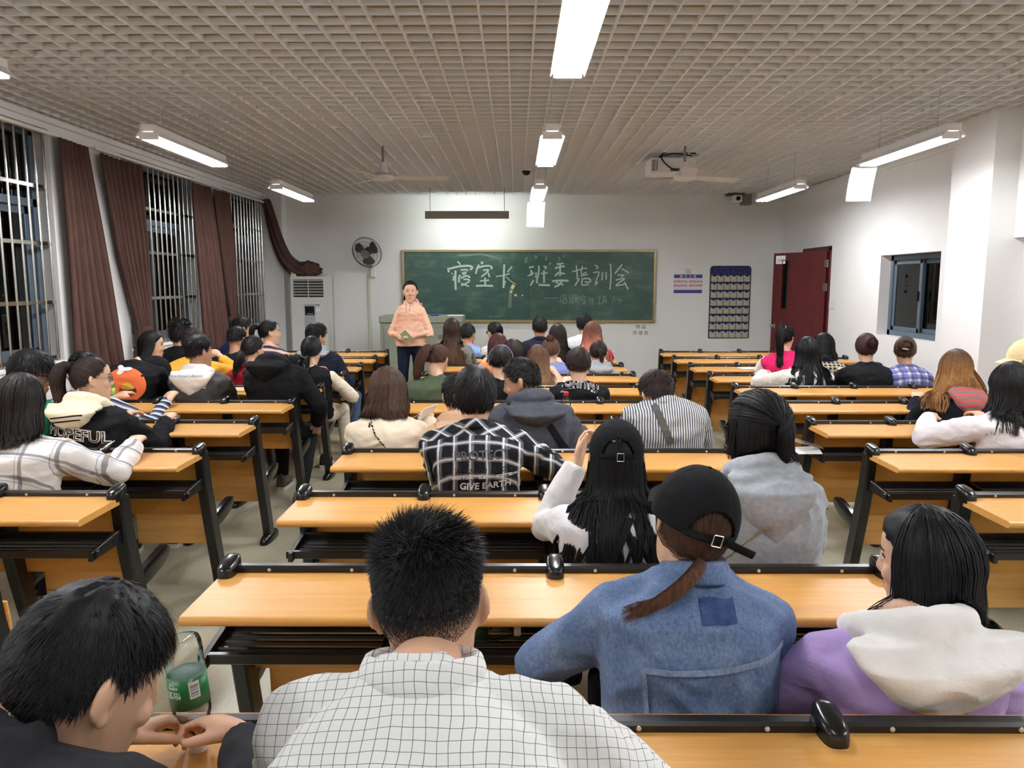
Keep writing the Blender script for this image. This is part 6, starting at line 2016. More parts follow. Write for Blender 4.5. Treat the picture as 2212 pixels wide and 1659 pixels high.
tp_ = h.tie_point((-14, 6), 0.03)
h.tail(700, tp_, ((0.004, -0.014, -0.02), (0.003, -0.016, -0.07), (0.0, -0.004, -0.115)), 0.024, 0.0034, 0.8, collide=False)
put('hair', h.build(), H_BLACK, p.root)
put('hair_tie', MB().ell(tp_, (0.012, 0.009, 0.010), None, 10, 8).mesh('tie', smooth='all'), BLK, p.root)
add_glasses(p, M_BLACKP)
add_chain(p, M_GOLD, [(-0.03, 0.90), (-0.11, 0.82), (-0.17, 0.74)], 0.008, 0.0026)
P6 = p

# ---- fourth row: black and white plaid shirt with printed back
PLAID = woven('bw_plaid', srgb(26, 27, 33), [('u', 0.066, 0.020, 0.0, srgb(120, 122, 124), 0.55), ('v', 0.078, 0.020, 0.32, srgb(120, 122, 124), 0.55), ('u', 0.066, 0.006, 0.06, srgb(222, 222, 222), 0.75), ('v', 0.078, 0.005, 0.30, srgb(222, 222, 222), 0.75), ('v', 0.078, 0.002, 0.38, srgb(222, 222, 222), 0.6)], warp=0.004, diag=0.912)
p = person('young man in a black and white plaid shirt printed PROTECT and GIVE EARTH', 1026, 788, row=('M', 2, 1), hx=1040, dy=0.28, yaw=5, pitch=10, sw=0.172,
           topm=PLAID, skin=M_SKIN, ease=0.012, rh=(0.26, 0.34, 0.83), rp=(0.9, -0.2, -0.7), neck=-0.01, collar=dict(m=PLAID, h=0.022, r=0.016, stand=0.01), head_top=0.138)
hair_short(p, H_BLACK, ltop=0.055, lside=0.036, lift=0.10, st=dict(nape=-44, ear=12, burn=0, front=30, ts=0.011, tt=0.021), whorl=(0.05, 66), n=1.3, tl=14)
add_glasses(p, M_BLACKP)
M_PRD = mat('print_dark_grey', srgb(70, 72, 76), 0.8); M_PRW = mat('print_white', srgb(226, 226, 226), 0.8); M_PRB = mat('print_black', srgb(16, 17, 20), 0.8)
x_ = 0.01
def zpx(P, py, Y): return at(1030, py, Y).z
Yb = rail_y(2) + 0.12
print_text(p, 'PROTECT', 0.052, x_, zpx(p, 982, Yb), M_PRD, bold=0.0012, tilt=2.5)
print_text(p, 'Arizona Bucke', 0.040, x_ + 0.01, zpx(p, 1011, Yb), M_PRB, shear=0.3, tilt=3)
print_text(p, 'MESA TUMA', 0.0155, x_ - 0.078, zpx(p, 1029, Yb), M_PRW, bold=0.0006, tilt=3)
print_text(p, 'N.40.17', 0.0155, x_ + 0.012, zpx(p, 1026.5, Yb), M_PRW, bold=0.0006, tilt=3)
print_text(p, 'SCOTTSDALE', 0.0155, x_ + 0.105, zpx(p, 1023.5, Yb), M_PRW, bold=0.0006, tilt=3)
print_text(p, 'GIVE EARTH', 0.038, x_ + 0.012, zpx(p, 1045, Yb), M_PRW, shear=0.12, bold=0.001, tilt=3)

# ---- fifth row
p = person('woman with wavy brown shoulder-length hair in a cream top with a thin chain strap', 836, 791, row=('M', 3, 0), hx=838, dy=0.28, yaw=-12, pitch=14, sw=0.160, female=True,
           topm=CREAM, skin=M_SKIN3, ease=0.014, rh=(0.18, 0.40, 0.82))
hair_long(p, H_BROWN, L=0.135, azmax=115, vol=0.018, wave=0.010, jit=0.16, flare=0.2, st=dict(ts=0.012, tt=0.016))
add_chain(p, mat('dark_chain', srgb(60, 56, 50), 0.4, metal=0.8), [(-0.085, 1.00), (-0.075, 0.93), (-0.03, 0.84), (0.03, 0.77)], 0.016, 0.005)
TAN = cloth('tan', srgb(190, 154, 124))
p = person('student with glasses in a tan top half hidden by the plaid shirt', 990, 806, row=('M', 3, 1), hx=985, dy=0.30, yaw=16, pitch=16, sw=0.155, topm=TAN, skin=M_SKIN, hood=dict(m=TAN, w=0.11, h=0.16, d=0.04))
hair_short(p, H_BLACK, ltop=0.05, lside=0.028, lift=0.25, st=dict(nape=-42))
add_glasses(p, mat('wire_frame', srgb(120, 118, 112), 0.3, metal=0.8), w=0.0012)
JACK = cloth('slate_jacket', srgb(66, 68, 76), rough=0.7)
p = person('young man in a slate grey hooded jacket turning his face to the left', 1128, 772, row=('M', 3, 2), hx=1180, dy=0.24, yaw=78, pitch=14, roll=0, byaw=14, sw=0.178,
           topm=JACK, skin=M_SKIN2, face=True, ease=0.026, c7=(-0.085, -0.075, 1.00), hunch=0.02, lh=(-0.2, 0.36, 0.82), rh=(0.2, 0.30, 0.78), hood=dict(m=JACK, w=0.155, h=0.12, d=0.055, ring=0.036, ringr=0.10, point=1.6, wr=0.007))
hair_short(p, H_BLACK, ltop=0.026, lside=0.011, lift=0.4, st=dict(nape=-34, ear=2, burn=-6, ts=0.005, tt=0.015, front=36), whorl=(0.2, 60))
add_strap(p, 'bag_strap', BLK, [(0.01, 0.90), (0.06, 0.82), (0.12, 0.74)], 0.032, 0.004, 0.004)
STRIPE = woven('blue_white_stripe', srgb(206, 206, 202), [('u', 0.0125, 0.0055, 0, srgb(58, 66, 82), 0.95)], warp=0.003)
p = person('young man in a narrow striped shirt with a wide grey bag strap', 1421, 801, row=('M', 3, 3), hx=1452, dy=0.30, yaw=14, pitch=24, sw=0.170, topm=STRIPE, skin=M_SKIN3, ease=0.010,
           rh=(0.16, 0.38, 0.82), collar=dict(m=STRIPE, h=0.022, r=0.016, stand=0.006), c7=(-0.045, -0.01, 0.995))
hair_short(p, H_DARK, ltop=0.050, lside=0.022, lift=0.35, st=dict(nape=-26, ear=2, burn=-4, ts=0.008, tt=0.024), whorl=(0.0, 60))
add_strap(p, 'bag_strap', cloth('strap_grey', srgb(84, 82, 80)), [(-0.12, 0.985), (-0.085, 0.90), (-0.045, 0.80)], 0.036, 0.004, 0.005)

# ---- seventh row
p = person('young man in a black T-shirt lettered KOHITNY with cropped brown hair', 1250, 751, row=('M', 5, 2), hx=1248, dy=0.27, yaw=2, pitch=8, sw=0.168, topm=BLK, skin=M_SKIN3, ease=0.010)
hair_short(p, H_DARK, ltop=0.045, lside=0.024, lift=0.2, st=dict(nape=-30, ear=-2, ts=0.012, tt=0.022))
print_text(p, 'KOHITNY', 0.064, 0.0, 0.885, M_PRW, shear=0.1, bold=0.0030, off=0.006, tilt=-6, spacing=1.12)
print_text(p, 'KOHITNY', 0.064, 0.0, 0.885, M_PRB, shear=0.1, spacing=1.12, bold=-0.0002, off=0.009, tilt=-6, name='printed_fill')
GREEN = cloth('army_green', srgb(70, 82, 62))
p = person('woman in an army green jacket with a brown ponytail, head bowed', 945, 741, row=('M', 5, 0), hx=932, dy=0.30, yaw=-22, pitch=26, sw=0.178, female=True, topm=GREEN, skin=M_SKIN3, ease=0.032)
hair_pony(p, hair_mat('hair_auburn', srgb(70, 48, 40)), tie=(-10, 18), path=((-0.03, -0.035, 0.0), (-0.07, -0.04, -0.07), (-0.095, -0.03, -0.16), (-0.10, -0.02, -0.24)), r=0.038, n=1.2)
p = person('student in a black top with a smooth low bun and thin hairband', 1080, 745, row=('M', 5, 1), hx=1085, dy=0.27, yaw=-8, pitch=14, sw=0.145, female=True, topm=BLK, skin=M_SKIN3)
hair_bun(p, H_BLACK, tie=(0, -14), r=(0.042, 0.030, 0.038))
put('hairband', MB().tube([p.M @ Vector((0.092 * math.cos(a), 0.02, 0.02 + 0.112 * math.sin(a))) for a in [PI * k / 16 for k in range(17)]], 0.004, 6).mesh('hairband', smooth='all'), mat('band_mauve', srgb(130, 110, 140), 0.5), p.root)
# ---- eighth row
p = person('woman with smooth dark brown bobbed hair behind the low bun', 1109, 731, row=('M', 6, 1), hx=1112, dy=0.27, yaw=-5, sw=0.148, female=True, topm=NAVY, skin=M_SKIN3)
hair_long(p, H_DARK, L=0.07, azmax=122, vol=0.016, curl=0.1)
BEIGE = cloth('beige', srgb(206, 176, 152))
p = person('woman with long wavy chestnut hair swept over her right shoulder, beige top', 1162, 744, row=('M', 6, 2), hx=1180, dy=0.27, yaw=16, pitch=18, sw=0.155, female=True, topm=BEIGE, skin=M_SKIN3)
hair_long(p, hair_mat('hair_chestnut_wave', srgb(72, 50, 36), ombre=(srgb(118, 86, 60), 1.06, 0.88)), L=0.24, azmax=112, vol=0.016, wave=0.018, gather=(0.075, -0.05, 0.022, 0.75), jit=0.2)
# ---- ninth row
ORANGE = cloth('orange', srgb(226, 140, 92))
p = person('woman with straight auburn hair and an orange top', 1076, 719, row=('M', 7, 1), hx=1062, dy=0.27, yaw=8, sw=0.148, female=True, topm=ORANGE, skin=M_SKIN3)
hair_long(p, H_RED, L=0.16, azmax=118, vol=0.014)
BLUEC = cloth('cornflower', srgb(126, 138, 190))
p = person('woman with a messy brown topknot and blue collar', 1190, 728, row=('M', 7, 2), hx=1195, dy=0.27, yaw=-8, pitch=4, sw=0.145, female=True, topm=BLUEC, skin=M_SKIN3)
hair_bun(p, hair_mat('hair_warm_brown', srgb(74, 50, 38)), tie=(0, 58), r=(0.036, 0.034, 0.034), out=0.020, st=dict(ts=0.012, tt=0.014))
p = person('student in a grey hoodie with a dark ponytail at the end of the row', 1293, 734, row=('M', 7, 3), hx=1296, dy=0.27, yaw=-10, pitch=8, sw=0.155, female=True, topm=GREY, skin=M_SKIN3, hood=dict(m=GREY, w=0.12, h=0.15, d=0.05), ease=0.012)
hair_pony(p, H_DARK, tie=(8, 12), path=((0.01, -0.035, -0.01), (0.018, -0.04, -0.07), (0.016, -0.03, -0.14)), r=0.022)
# ---- tenth row
p = person('woman with very long brown hair down a grey jacket near the lectern', 976, 686, row=('M', 8, 0), hx=990, dy=0.27, yaw=4, sw=0.158, female=True, topm=MIDG, skin=M_SKIN3, ease=0.014)
hair_long(p, hair_mat('hair_long_brown', srgb(50, 36, 29), ombre=(srgb(92, 66, 46), 1.12, 0.86)), L=0.33, azmax=95, vol=0.010)
p = person('woman with straight black hair behind the topknot', 1205, 698, row=('M', 8, 2), hx=1205, dy=0.27, yaw=-6, sw=0.150, female=True, topm=BLK, skin=M_SKIN3)
hair_long(p, H_DARK, L=0.27, azmax=100, vol=0.012, flare=0.2)
REDT = cloth('red', srgb(190, 48, 56))
p = person('woman in red with long faded pink and chestnut hair', 1280, 693, row=('M', 8, 3), hx=1285, dy=0.27, yaw=-4, sw=0.155, female=True, topm=REDT, skin=M_SKIN3)
PINKH = hair_mat('hair_pink_fade', srgb(96, 62, 50), ombre=(srgb(186, 118, 96), 1.16, 1.02))
hair_long(p, PINKH, L=0.30, azmax=105, vol=0.014, flare=0.5)
# ---- eleventh row
BLUES = cloth('sky_blue', srgb(126, 156, 206))
p = person('boy in a sky blue shirt in the frontmost occupied row', 1010, 699, row=('M', 9, 0), hx=1016, dy=0.27, yaw=-30, pitch=6, sw=0.160, topm=BLUES, skin=M_SKIN2)
hair_short(p, H_BLACK, ltop=0.022, lside=0.010)
WCHK = woven('white_big_check', srgb(226, 224, 214), [('u', 0.075, 0.006, 0, srgb(60, 64, 84), 0.9), ('v', 0.075, 0.006, 0, srgb(60, 64, 84), 0.9)])
p = person('woman with glasses in a white shirt with wide dark checks', 1069, 695, row=('M', 9, 1), hx=1062, dy=0.27, yaw=42, pitch=4, sw=0.150, female=True, topm=WCHK, skin=M_SKIN3, face=True)
hair_bun(p, H_BLACK, tie=(-10, 12), r=(0.032, 0.026, 0.030), st=dict(ts=0.012, tt=0.016))
add_glasses(p, M_BLACKP)
p = person('young man in a dark navy jacket under the board centre', 1166, 684, row=('M', 9, 2), hx=1160, dy=0.27, yaw=4, sw=0.170, topm=NAVY, skin=M_SKIN2, ease=0.016, collar=dict(m=NAVY, h=0.02, r=0.02))
hair_short(p, H_BLACK, ltop=0.03, lside=0.015, st=dict(ts=0.010, tt=0.016))
p = person('young man in a white shirt in front of the blackboard corner', 1262, 677, row=('M', 9, 3), hx=1258, dy=0.27, yaw=-2, sw=0.165, topm=cloth('pale_blue_white', srgb(206, 212, 216)), skin=M_SKIN3)
hair_short(p, H_BLACK, ltop=0.04, lside=0.022, lift=0.4, st=dict(ts=0.010, tt=0.02))

# ================================================================== window side
WPL = woven('white_grey_plaid', srgb(222, 220, 218), [('u', 0.105, 0.012, 0.1, srgb(104, 102, 110), 0.75), ('v', 0.115, 0.012, 0.35, srgb(104, 102, 110), 0.75), ('u', 0.105, 0.0025, 0.28, srgb(90, 88, 98), 0.6), ('v', 0.115, 0.0025, 0.52, srgb(90, 88, 98), 0.6)], warp=0.006)
p = person('woman with dark brown hair in a loose white shirt with grey windowpane checks', 38, 806, row=('L', 2, 2), hx=20, dy=0.28, yaw=-16, pitch=10, sw=0.165, female=True, topm=WPL, skin=M_SKIN3, ease=0.026, wr=0.009,
           rh=(0.33, 0.40, 0.84), rp=(0.6, -0.3, -0.9))
hair_long(p, hair_mat('hair_dark_ombre', srgb(28, 23, 22), ombre=(srgb(86, 60, 48), 0.98, 0.86)), L=0.17, azmax=116, vol=0.018, wave=0.008, jit=0.2, flare=0.15, st=dict(ts=0.012, tt=0.018))
q = Vector(p.arms[1][3]) + p.root.location
nb_ = thing('notebook', 'open white notebook in front of the windowpane-check shirt', 'notebook', (at(190, 985, rail_y(3) - 0.16).x, rail_y(3) - 0.16, 0.777), R(12))
put('page', MB().box((-0.055, 0, 0.012), (0.11, 0.15, 0.003), Matrix.Rotation(R(10), 3, 'Y')).mesh('page'), M_PAPER, nb_)
put('page', MB().box((0.05, 0, 0.035), (0.12, 0.15, 0.003), Matrix.Rotation(R(-35), 3, 'Y')).mesh('page'), M_PAPER, nb_)
put('cover', MB().box((0, 0, 0.002), (0.16, 0.16, 0.003)).mesh('cover'), mat('notebook_cover', srgb(206, 196, 160), 0.7), nb_)

HCREAM = cloth('hood_cream', srgb(226, 218, 190))
p = person('woman in a black varsity jacket with a cream hood and high brown ponytail', 196, 768, row=('L', 3, 2), hx=215, dy=0.28, yaw=-58, pitch=2, byaw=-10, sw=0.160, female=True, topm=BLK, skin=M_SKIN3, face=True, ease=0.024,
           hood=dict(m=HCREAM, w=0.150, h=0.175, d=0.05, ring=0.034, ringr=0.098, point=0.7, dx=-0.02), rh=(0.2, 0.36, 0.82), shoes=M_SHOE, feet={1: ((0.06, 0.42, 0.50), (0.10, 0.62, 0.10)), -1: ((-0.1, 0.40, 0.5), (-0.10, 0.36, 0.10))})
hair_pony(p, hair_mat('hair_pony_brown', srgb(40, 30, 25), ombre=(srgb(84, 62, 48), 1.12, 0.95)), tie=(-24, 26), path=((-0.03, -0.05, 0.005), (-0.05, -0.06, -0.07), (-0.05, -0.04, -0.16), (-0.03, -0.03, -0.25)), r=0.036, tiem=BLK, n=1.2)
add_glasses(p, mat('wire_frame', srgb(120, 118, 112), 0.3, metal=0.8), w=0.0012)
print_text(p, 'HOPEFUL', 0.078, -0.02, 0.845, cloth('print_cream', srgb(216, 210, 196)), shear=-0.15, bold=0.0035, off=0.006, tilt=-8)
print_text(p, 'HOPEFUL', 0.078, -0.02, 0.845, M_PRB, shear=-0.15, bold=-0.0008, off=0.009, tilt=-8, name='printed_fill')
for q_ in ((0.005, 0.004), (0.028, 0.004)):
    add_strap(p, 'hood_stripe', BLK, [(-0.14, p.C7.z - 0.045 - q_[0]), (0.0, p.C7.z - 0.025 - q_[0]), (0.13, p.C7.z - 0.02 - q_[0])], 0.007, 0.002, 0.001)
BWS = woven('bw_marble', srgb(30, 31, 36), [('u', 0.07, 0.02, 0, srgb(170, 172, 176), 0.6), ('v', 0.08, 0.02, 0, srgb(170, 172, 176), 0.6)], warp=0.03)
GRN2 = cloth('bottle_green', srgb(24, 108, 72))
p = person('boy with glasses leaning his cheek on his hand, green top with dark sleeves', 62, 757, row=('L', 3, 1), hx=40, dy=0.27, yaw=-72, pitch=12, sw=0.160, topm=GRN2, sleevem=BWS, skin=M_SKIN2, face=True, ease=0.010,
           rh=(0.20, 0.24, 1.02), rp=(0.5, 0.6, -0.9), hands={'r': ((-0.2, -0.05, 0.95), (0.9, 0.3, 0.1), 0.5, 0.5)})
hair_short(p, H_BLACK, ltop=0.055, lside=0.030, lift=0.25, st=dict(nape=-40, front=22, ts=0.012, tt=0.026), n=1.2)
add_glasses(p, M_BLACKP)
STRN = woven('navy_white_stripe', srgb(120, 130, 150), [('v', 0.05, 0.012, 0, srgb(230, 230, 230), 0.9), ('v', 0.05, 0.02, 0.4, srgb(30, 36, 66), 0.9)])
p = person('student mostly hidden behind the varsity jacket, striped sleeve on the desk', 180, 759, row=('L', 4, 1), hx=215, dy=0.28, yaw=-20, pitch=12, sw=0.16, topm=STRN, skin=M_SKIN, rh=(0.30, 0.34, 0.83))
hair_short(p, H_BLACK, ltop=0.05, lside=0.028, lift=0.3)

# ---- sixth row from the back, window side
p = person('boy in a black cap and black T-shirt with a big orange disc, bent over', 330, 766, row=('L', 5, 1), hx=310, dy=0.34, yaw=-32, pitch=38, sw=0.170, topm=BLK, skin=M_SKIN, c7=(0.0, -0.02, 1.03), hunch=0.07, head_top=0.14, ease=0.012)
add_cap(p, BCAP, opening=False)
hair_short(p, H_BLACK, ltop=0.01, lside=0.008, st=dict(ts=0.002, tt=0.0, nape=-30))
M_ORD = mat('print_orange', srgb(232, 112, 62), 0.85)
print_disc(p, 0.0, 0.885, 0.145, 0.125, M_ORD)
print_disc(p, 0.03, 0.850, 0.060, 0.045, mat('print_maroon', srgb(116, 44, 44), 0.85), off=0.007, n=5, name='printed_blot')
print_disc(p, 0.03, 0.872, 0.048, 0.016, mat('print_mustard', srgb(196, 152, 52), 0.85), off=0.009, n=4, name='printed_blot')
print_disc(p, 0.03, 0.893, 0.030, 0.016, mat('print_mustard', srgb(196, 152, 52), 0.85), off=0.010, n=4, name='printed_blot')
print_disc(p, -0.02, 0.995, 0.060, 0.032, M_PRW, off=0.008, n=5, name='printed_brush', shape=lambda a: 0.75 + 0.35 * math.sin(3 * a + 1))
DG = cloth('dark_grey_tee', srgb(74, 74, 72))
p = person('boy in a grey sweatshirt with a wide white hood', 428, 723, row=('L', 5, 2), hx=430, dy=0.27, yaw=-36, pitch=-2, sw=0.168, topm=DG, skin=M_SKIN2, face=True, ease=0.014, neck=0.01,
           hood=dict(m=HOODW, w=0.155, h=0.20, d=0.05, ring=0.032, ringr=0.095, point=0.9))
hair_short(p, H_BLACK, ltop=0.036, lside=0.010, lift=0.45, st=dict(nape=-28, ear=6, ts=0.004, tt=0.022))
print_text(p, 'HumanHomeCollection', 0.026, 0.0, 0.955, M_PRD, off=0.005)
print_disc(p, 0.085, 0.875, 0.06, 0.022, M_PRW, off=0.005, n=4, name='printed_brush', shape=lambda a: 0.7 + 0.3 * math.sin(7 * a))
p = person('boy in a black hooded jacket slumped forward at the aisle seat', 618, 765, row=('L', 5, 3), hx=606, dy=0.36, yaw=-42, pitch=40, byaw=-8, sw=0.172, topm=BLK, skin=M_SKIN, c7=(0.0, -0.03, 1.03), hunch=0.06, ease=0.026, hood=dict(m=BLK, w=0.15, h=0.14, d=0.055, point=1.2, ring=0.036, ringr=0.1),
           rh=(0.26, 0.16, 0.55), rp=(0.7, -0.5, -0.2), trousers='black', shoes=M_SHOEG, feet={1: ((0.16, 0.36, 0.48), (0.20, -0.12, 0.10), (0.3, 1, 0)), -1: ((-0.08, 0.4, 0.5), (-0.08, 0.36, 0.1))})
hair_short(p, H_BLACK, ltop=0.035, lside=0.010, st=dict(nape=-26, ear=6, ts=0.004))

# ---- window side, row beyond
p = person('woman with long black hair in a beige top by the tied curtain', 326, 714, row=('L', 6, 0), hx=318, dy=0.27, yaw=-66, pitch=4, sw=0.150, female=True, topm=cloth('greige', srgb(186, 170, 158)), skin=M_SKIN3, face=True)
hair_long(p, H_BLACK, L=0.27, azmax=108, vol=0.012, gather=(-0.09, -0.03, 0.03, 0.6), st=dict(front=30))
YEL = cloth('mustard_yellow', srgb(222, 166, 62))
p = person('boy in a mustard yellow sweatshirt resting on his elbow', 416, 709, row=('L', 6, 1), hx=420, dy=0.28, yaw=-10, pitch=10, sw=0.175, topm=YEL, skin=M_SKIN, ease=0.016, rh=(0.17, 0.22, 0.98), rp=(0.9, 0.3, -0.8))
hair_short(p, H_DARK, ltop=0.04, lside=0.02)
CRIM = cloth('crimson', srgb(136, 24, 34))
p = person('woman in a crimson sweater with a loose dark ponytail', 545, 723, row=('L', 6, 2), hx=536, dy=0.27, yaw=-30, pitch=6, sw=0.155, female=True, topm=CRIM, skin=M_SKIN3)
hair_pony(p, H_BLACK, tie=(0, -22), path=((-0.01, -0.03, -0.02), (-0.035, -0.05, -0.10), (-0.045, -0.045, -0.19)), r=0.036, tiem=BLK)
p = person('woman in a black vest over cream sleeves at the aisle, low ponytail', 672, 725, row=('L', 6, 3), hx=680, dy=0.27, yaw=-4, pitch=6, sw=0.150, female=True, topm=BLK, sleevem=CREAM, skin=M_SKIN3, trousers='cream', shoes=M_SHOE,
           rh=(0.22, 0.30, 0.62), rp=(0.8, -0.3, -0.5), feet={1: ((0.16, 0.36, 0.5), (0.22, 0.20, 0.10)), -1: ((-0.05, 0.38, 0.5), (0.0, 0.30, 0.10))}, collar=dict(m=CREAM, h=0.016, r=0.018, stand=-0.006))
hair_pony(p, H_BLUEB, tie=(0, -34), path=((0, -0.02, -0.02), (0, -0.035, -0.08), (0, -0.03, -0.15)), r=0.020, tiem=BLK, st=dict(ts=0.010, tt=0.014))
# ---- next
p = person('student with curly black hair in black against the barred window', 388, 692, row=('L', 7, 0), hx=380, dy=0.27, yaw=-20, sw=0.165, topm=BLK, skin=M_SKIN2)
hair_short(p, H_BLACK, ltop=0.045, lside=0.03, spike=0.4, lift=0.7, st=dict(ts=0.016, tt=0.026, nape=-42))
p = person('boy in black with a close crop in front of the loose curtain', 510, 704, row=('L', 7, 1), hx=500, dy=0.27, yaw=-14, pitch=6, sw=0.172, topm=NAVY, skin=M_SKIN2, ease=0.012)
hair_short(p, H_BLACK, ltop=0.024, lside=0.008, st=dict(nape=-24, ts=0.004))
STRP = woven('pink_navy_stripe', srgb(214, 184, 170), [('v', 0.085, 0.040, 0.15, srgb(36, 30, 56), 0.95)], warp=0.003)
p = person('woman in a navy and pale pink striped sweater with a ponytail', 582, 690, row=('L', 7, 2), hx=590, dy=0.27, yaw=-64, pitch=-2, sw=0.155, female=True, topm=STRP, skin=M_SKIN3, face=True, byaw=-10)
hair_pony(p, H_BLACK, tie=(-10, 22), path=((-0.035, -0.035, 0.005), (-0.055, -0.03, -0.05), (-0.05, -0.02, -0.12)), r=0.026, fringe=60)
HGREY = cloth('hood_grey', srgb(150, 158, 166))
p = person('boy in a navy jacket with a pale grey hood by the air conditioner', 682, 698, row=('L', 7, 3), hx=694, dy=0.27, yaw=-40, pitch=6, sw=0.172, topm=NAVY, skin=M_SKIN2, face=True, ease=0.018, hood=dict(m=HGREY, w=0.15, h=0.10, d=0.05, ring=0.036, ringr=0.1, point=1.5), rh=(0.24, 0.26, 0.70),
           trousers='jeans', shoes=M_SHOE, feet={1: ((0.26, 0.36, 0.5), (0.28, 0.10, 0.10)), -1: ((-0.08, 0.4, 0.5), (-0.08, 0.36, 0.1))})
hair_short(p, H_BLACK, ltop=0.05, lside=0.02, lift=0.35, st=dict(nape=-30, tt=0.024))
p = person('boy in a dark blue top farthest along the window side', 521, 683, row=('L', 8, 1), hx=514, dy=0.27, yaw=-48, sw=0.165, topm=cloth('ink_blue', srgb(38, 46, 84)), skin=M_SKIN)
hair_short(p, H_BLACK, ltop=0.045, lside=0.022, lift=0.25, st=dict(nape=-36))

# ================================================================== door side
PINK = cloth('hot_pink', srgb(222, 44, 104))
p = person('woman in a hot pink and white jacket with a high ponytail and pink tie', 1697, 701, row=('R', 7, 1), hx=1686, dy=0.27, yaw=-42, pitch=2, sw=0.155, female=True, topm=PINK, sleevem=cloth('sleeve_white', srgb(224, 216, 206)), skin=M_SKIN3, ease=0.012, collar=dict(m=WHITE, h=0.016, r=0.014, stand=-0.004))
hair_pony(p, H_BLACK, tie=(6, 46), path=((-0.03, -0.05, 0.015), (-0.045, -0.075, -0.10), (-0.04, -0.07, -0.22), (-0.035, -0.06, -0.36)), r=0.034, tiem=cloth('tie_pink', srgb(224, 160, 170)), n=1.3)
FLEECE = cloth('fleece_white', srgb(220, 216, 206), vary=0.1, vscale=50, bump=0.6, bscale=90)
p = person('woman in a white fleece with long straight black hair down her back', 1745, 726, row=('R', 6, 1), hx=1742, dy=0.27, yaw=-14, sw=0.158, female=True, topm=FLEECE, skin=M_SKIN3, ease=0.022, lh=(-0.26, 0.36, 0.82), lp=(-1, -0.2, -0.4))
hair_long(p, H_BLUEB, L=0.30, azmax=106, vol=0.012, flare=0.45, jit=0.18)
PLB = woven('black_cream_plaid', srgb(34, 34, 40), [('u', 0.040, 0.016, 0, srgb(206, 200, 178), 0.75), ('v', 0.040, 0.016, 0, srgb(206, 200, 178), 0.75)])
p = person('woman with wavy black hair in a black and cream tartan shirt', 1780, 718, row=('R', 7, 2), hx=1790, dy=0.27, yaw=10, pitch=10, sw=0.158, female=True, topm=PLB, skin=M_SKIN3, collar=dict(m=cloth('scarf_navy', srgb(34, 40, 72)), h=0.03, r=0.03))
hair_long(p, H_BLUEB, L=0.12, azmax=114, vol=0.018, wave=0.012, jit=0.2)
p = person('woman in black with a loose dark red bun by the corridor window', 1873, 719, row=('R', 6, 2), hx=1872, dy=0.27, yaw=-18, sw=0.162, female=True, topm=BLK, skin=M_SKIN3, ease=0.018)
hair_bun(p, hair_mat('hair_dark_red', srgb(50, 30, 28)), tie=(18, 18), r=(0.042, 0.032, 0.044), st=dict(ts=0.012, tt=0.016, nape=-46, ear=-18))
BPL = woven('blue_check', srgb(206, 204, 210), [('u', 0.072, 0.036, 0, srgb(92, 98, 166), 0.75), ('v', 0.072, 0.036, 0, srgb(92, 98, 166), 0.75), ('v', 0.072, 0.018, 0.3, srgb(44, 44, 78), 0.6), ('u', 0.072, 0.018, 0.3, srgb(44, 44, 78), 0.6)], warp=0.004)
p = person('woman in a blue and white checked shirt, brown hair pinned with a silver clip', 1957, 726, row=('R', 6, 3), hx=1958, dy=0.27, yaw=-26, sw=0.168, female=True, topm=BPL, skin=M_SKIN3, ease=0.016)
o = hair_bun(p, hair_mat('hair_walnut', srgb(56, 42, 33)), tie=(0, 22), r=(0.058, 0.036, 0.046), out=0.010, st=dict(ts=0.012, tt=0.016))
t_ = p.M @ Vector((0.0, -0.150, 0.032)); put('hair_clip', MB().box(t_, (0.05, 0.006, 0.012), Matrix.Rotation(R(8), 3, 'Y')).mesh('clip', bevel=0.002), M_STEEL, o)
OMB = hair_mat('hair_blonde_fade', srgb(40, 30, 24), ombre=(srgb(146, 104, 62), 1.24, 1.06))
p = person('woman with long hair faded to blonde over a navy top with red stripes', 2068, 753, row=('R', 4, 2), hx=2072, dy=0.27, yaw=-22, sw=0.158, female=True, topm=cloth('dark_navy', srgb(26, 30, 40)), skin=M_SKIN3, ease=0.016, hood=dict(m=woven('coral_grey_stripe', srgb(120, 118, 122), [('v', 0.028, 0.013, 0, srgb(206, 88, 80), 0.9)]), w=0.11, h=0.22, d=0.04, drop=0.0))
hair_long(p, OMB, L=0.20, azmax=112, vol=0.016, wave=0.012, flare=0.85, jit=0.16)
p = person('woman in a loose white sweater with long black hair at the right edge', 2188, 781, row=('R', 3, 1), hx=2196, dy=0.27, yaw=-14, pitch=4, sw=0.165, female=True, topm=cloth('soft_white', srgb(226, 220, 222)), skin=M_SKIN3, ease=0.026, lh=(-0.28, 0.34, 0.84), lp=(-1, -0.3, -0.5))
hair_long(p, H_BLACK, L=0.20, azmax=112, vol=0.018, wave=0.006, gather=(-0.05, 0, 0.05, 0.5), st=dict(ts=0.012, tt=0.018))
p = person('student in a pale yellow cap facing left at the right edge', 2224, 728, row=('R', 4, 3), hx=2235, dy=0.30, yaw=78, pitch=4, sw=0.16, topm=cloth('pale_grey', srgb(190, 190, 190)), skin=M_SKIN3, head_top=0.146, face=True)
add_cap(p, cloth('pale_yellow', srgb(232, 214, 166)), opening=False)
hair_short(p, H_DARK, ltop=0.01, lside=0.012, st=dict(ts=0.002, tt=0.0))

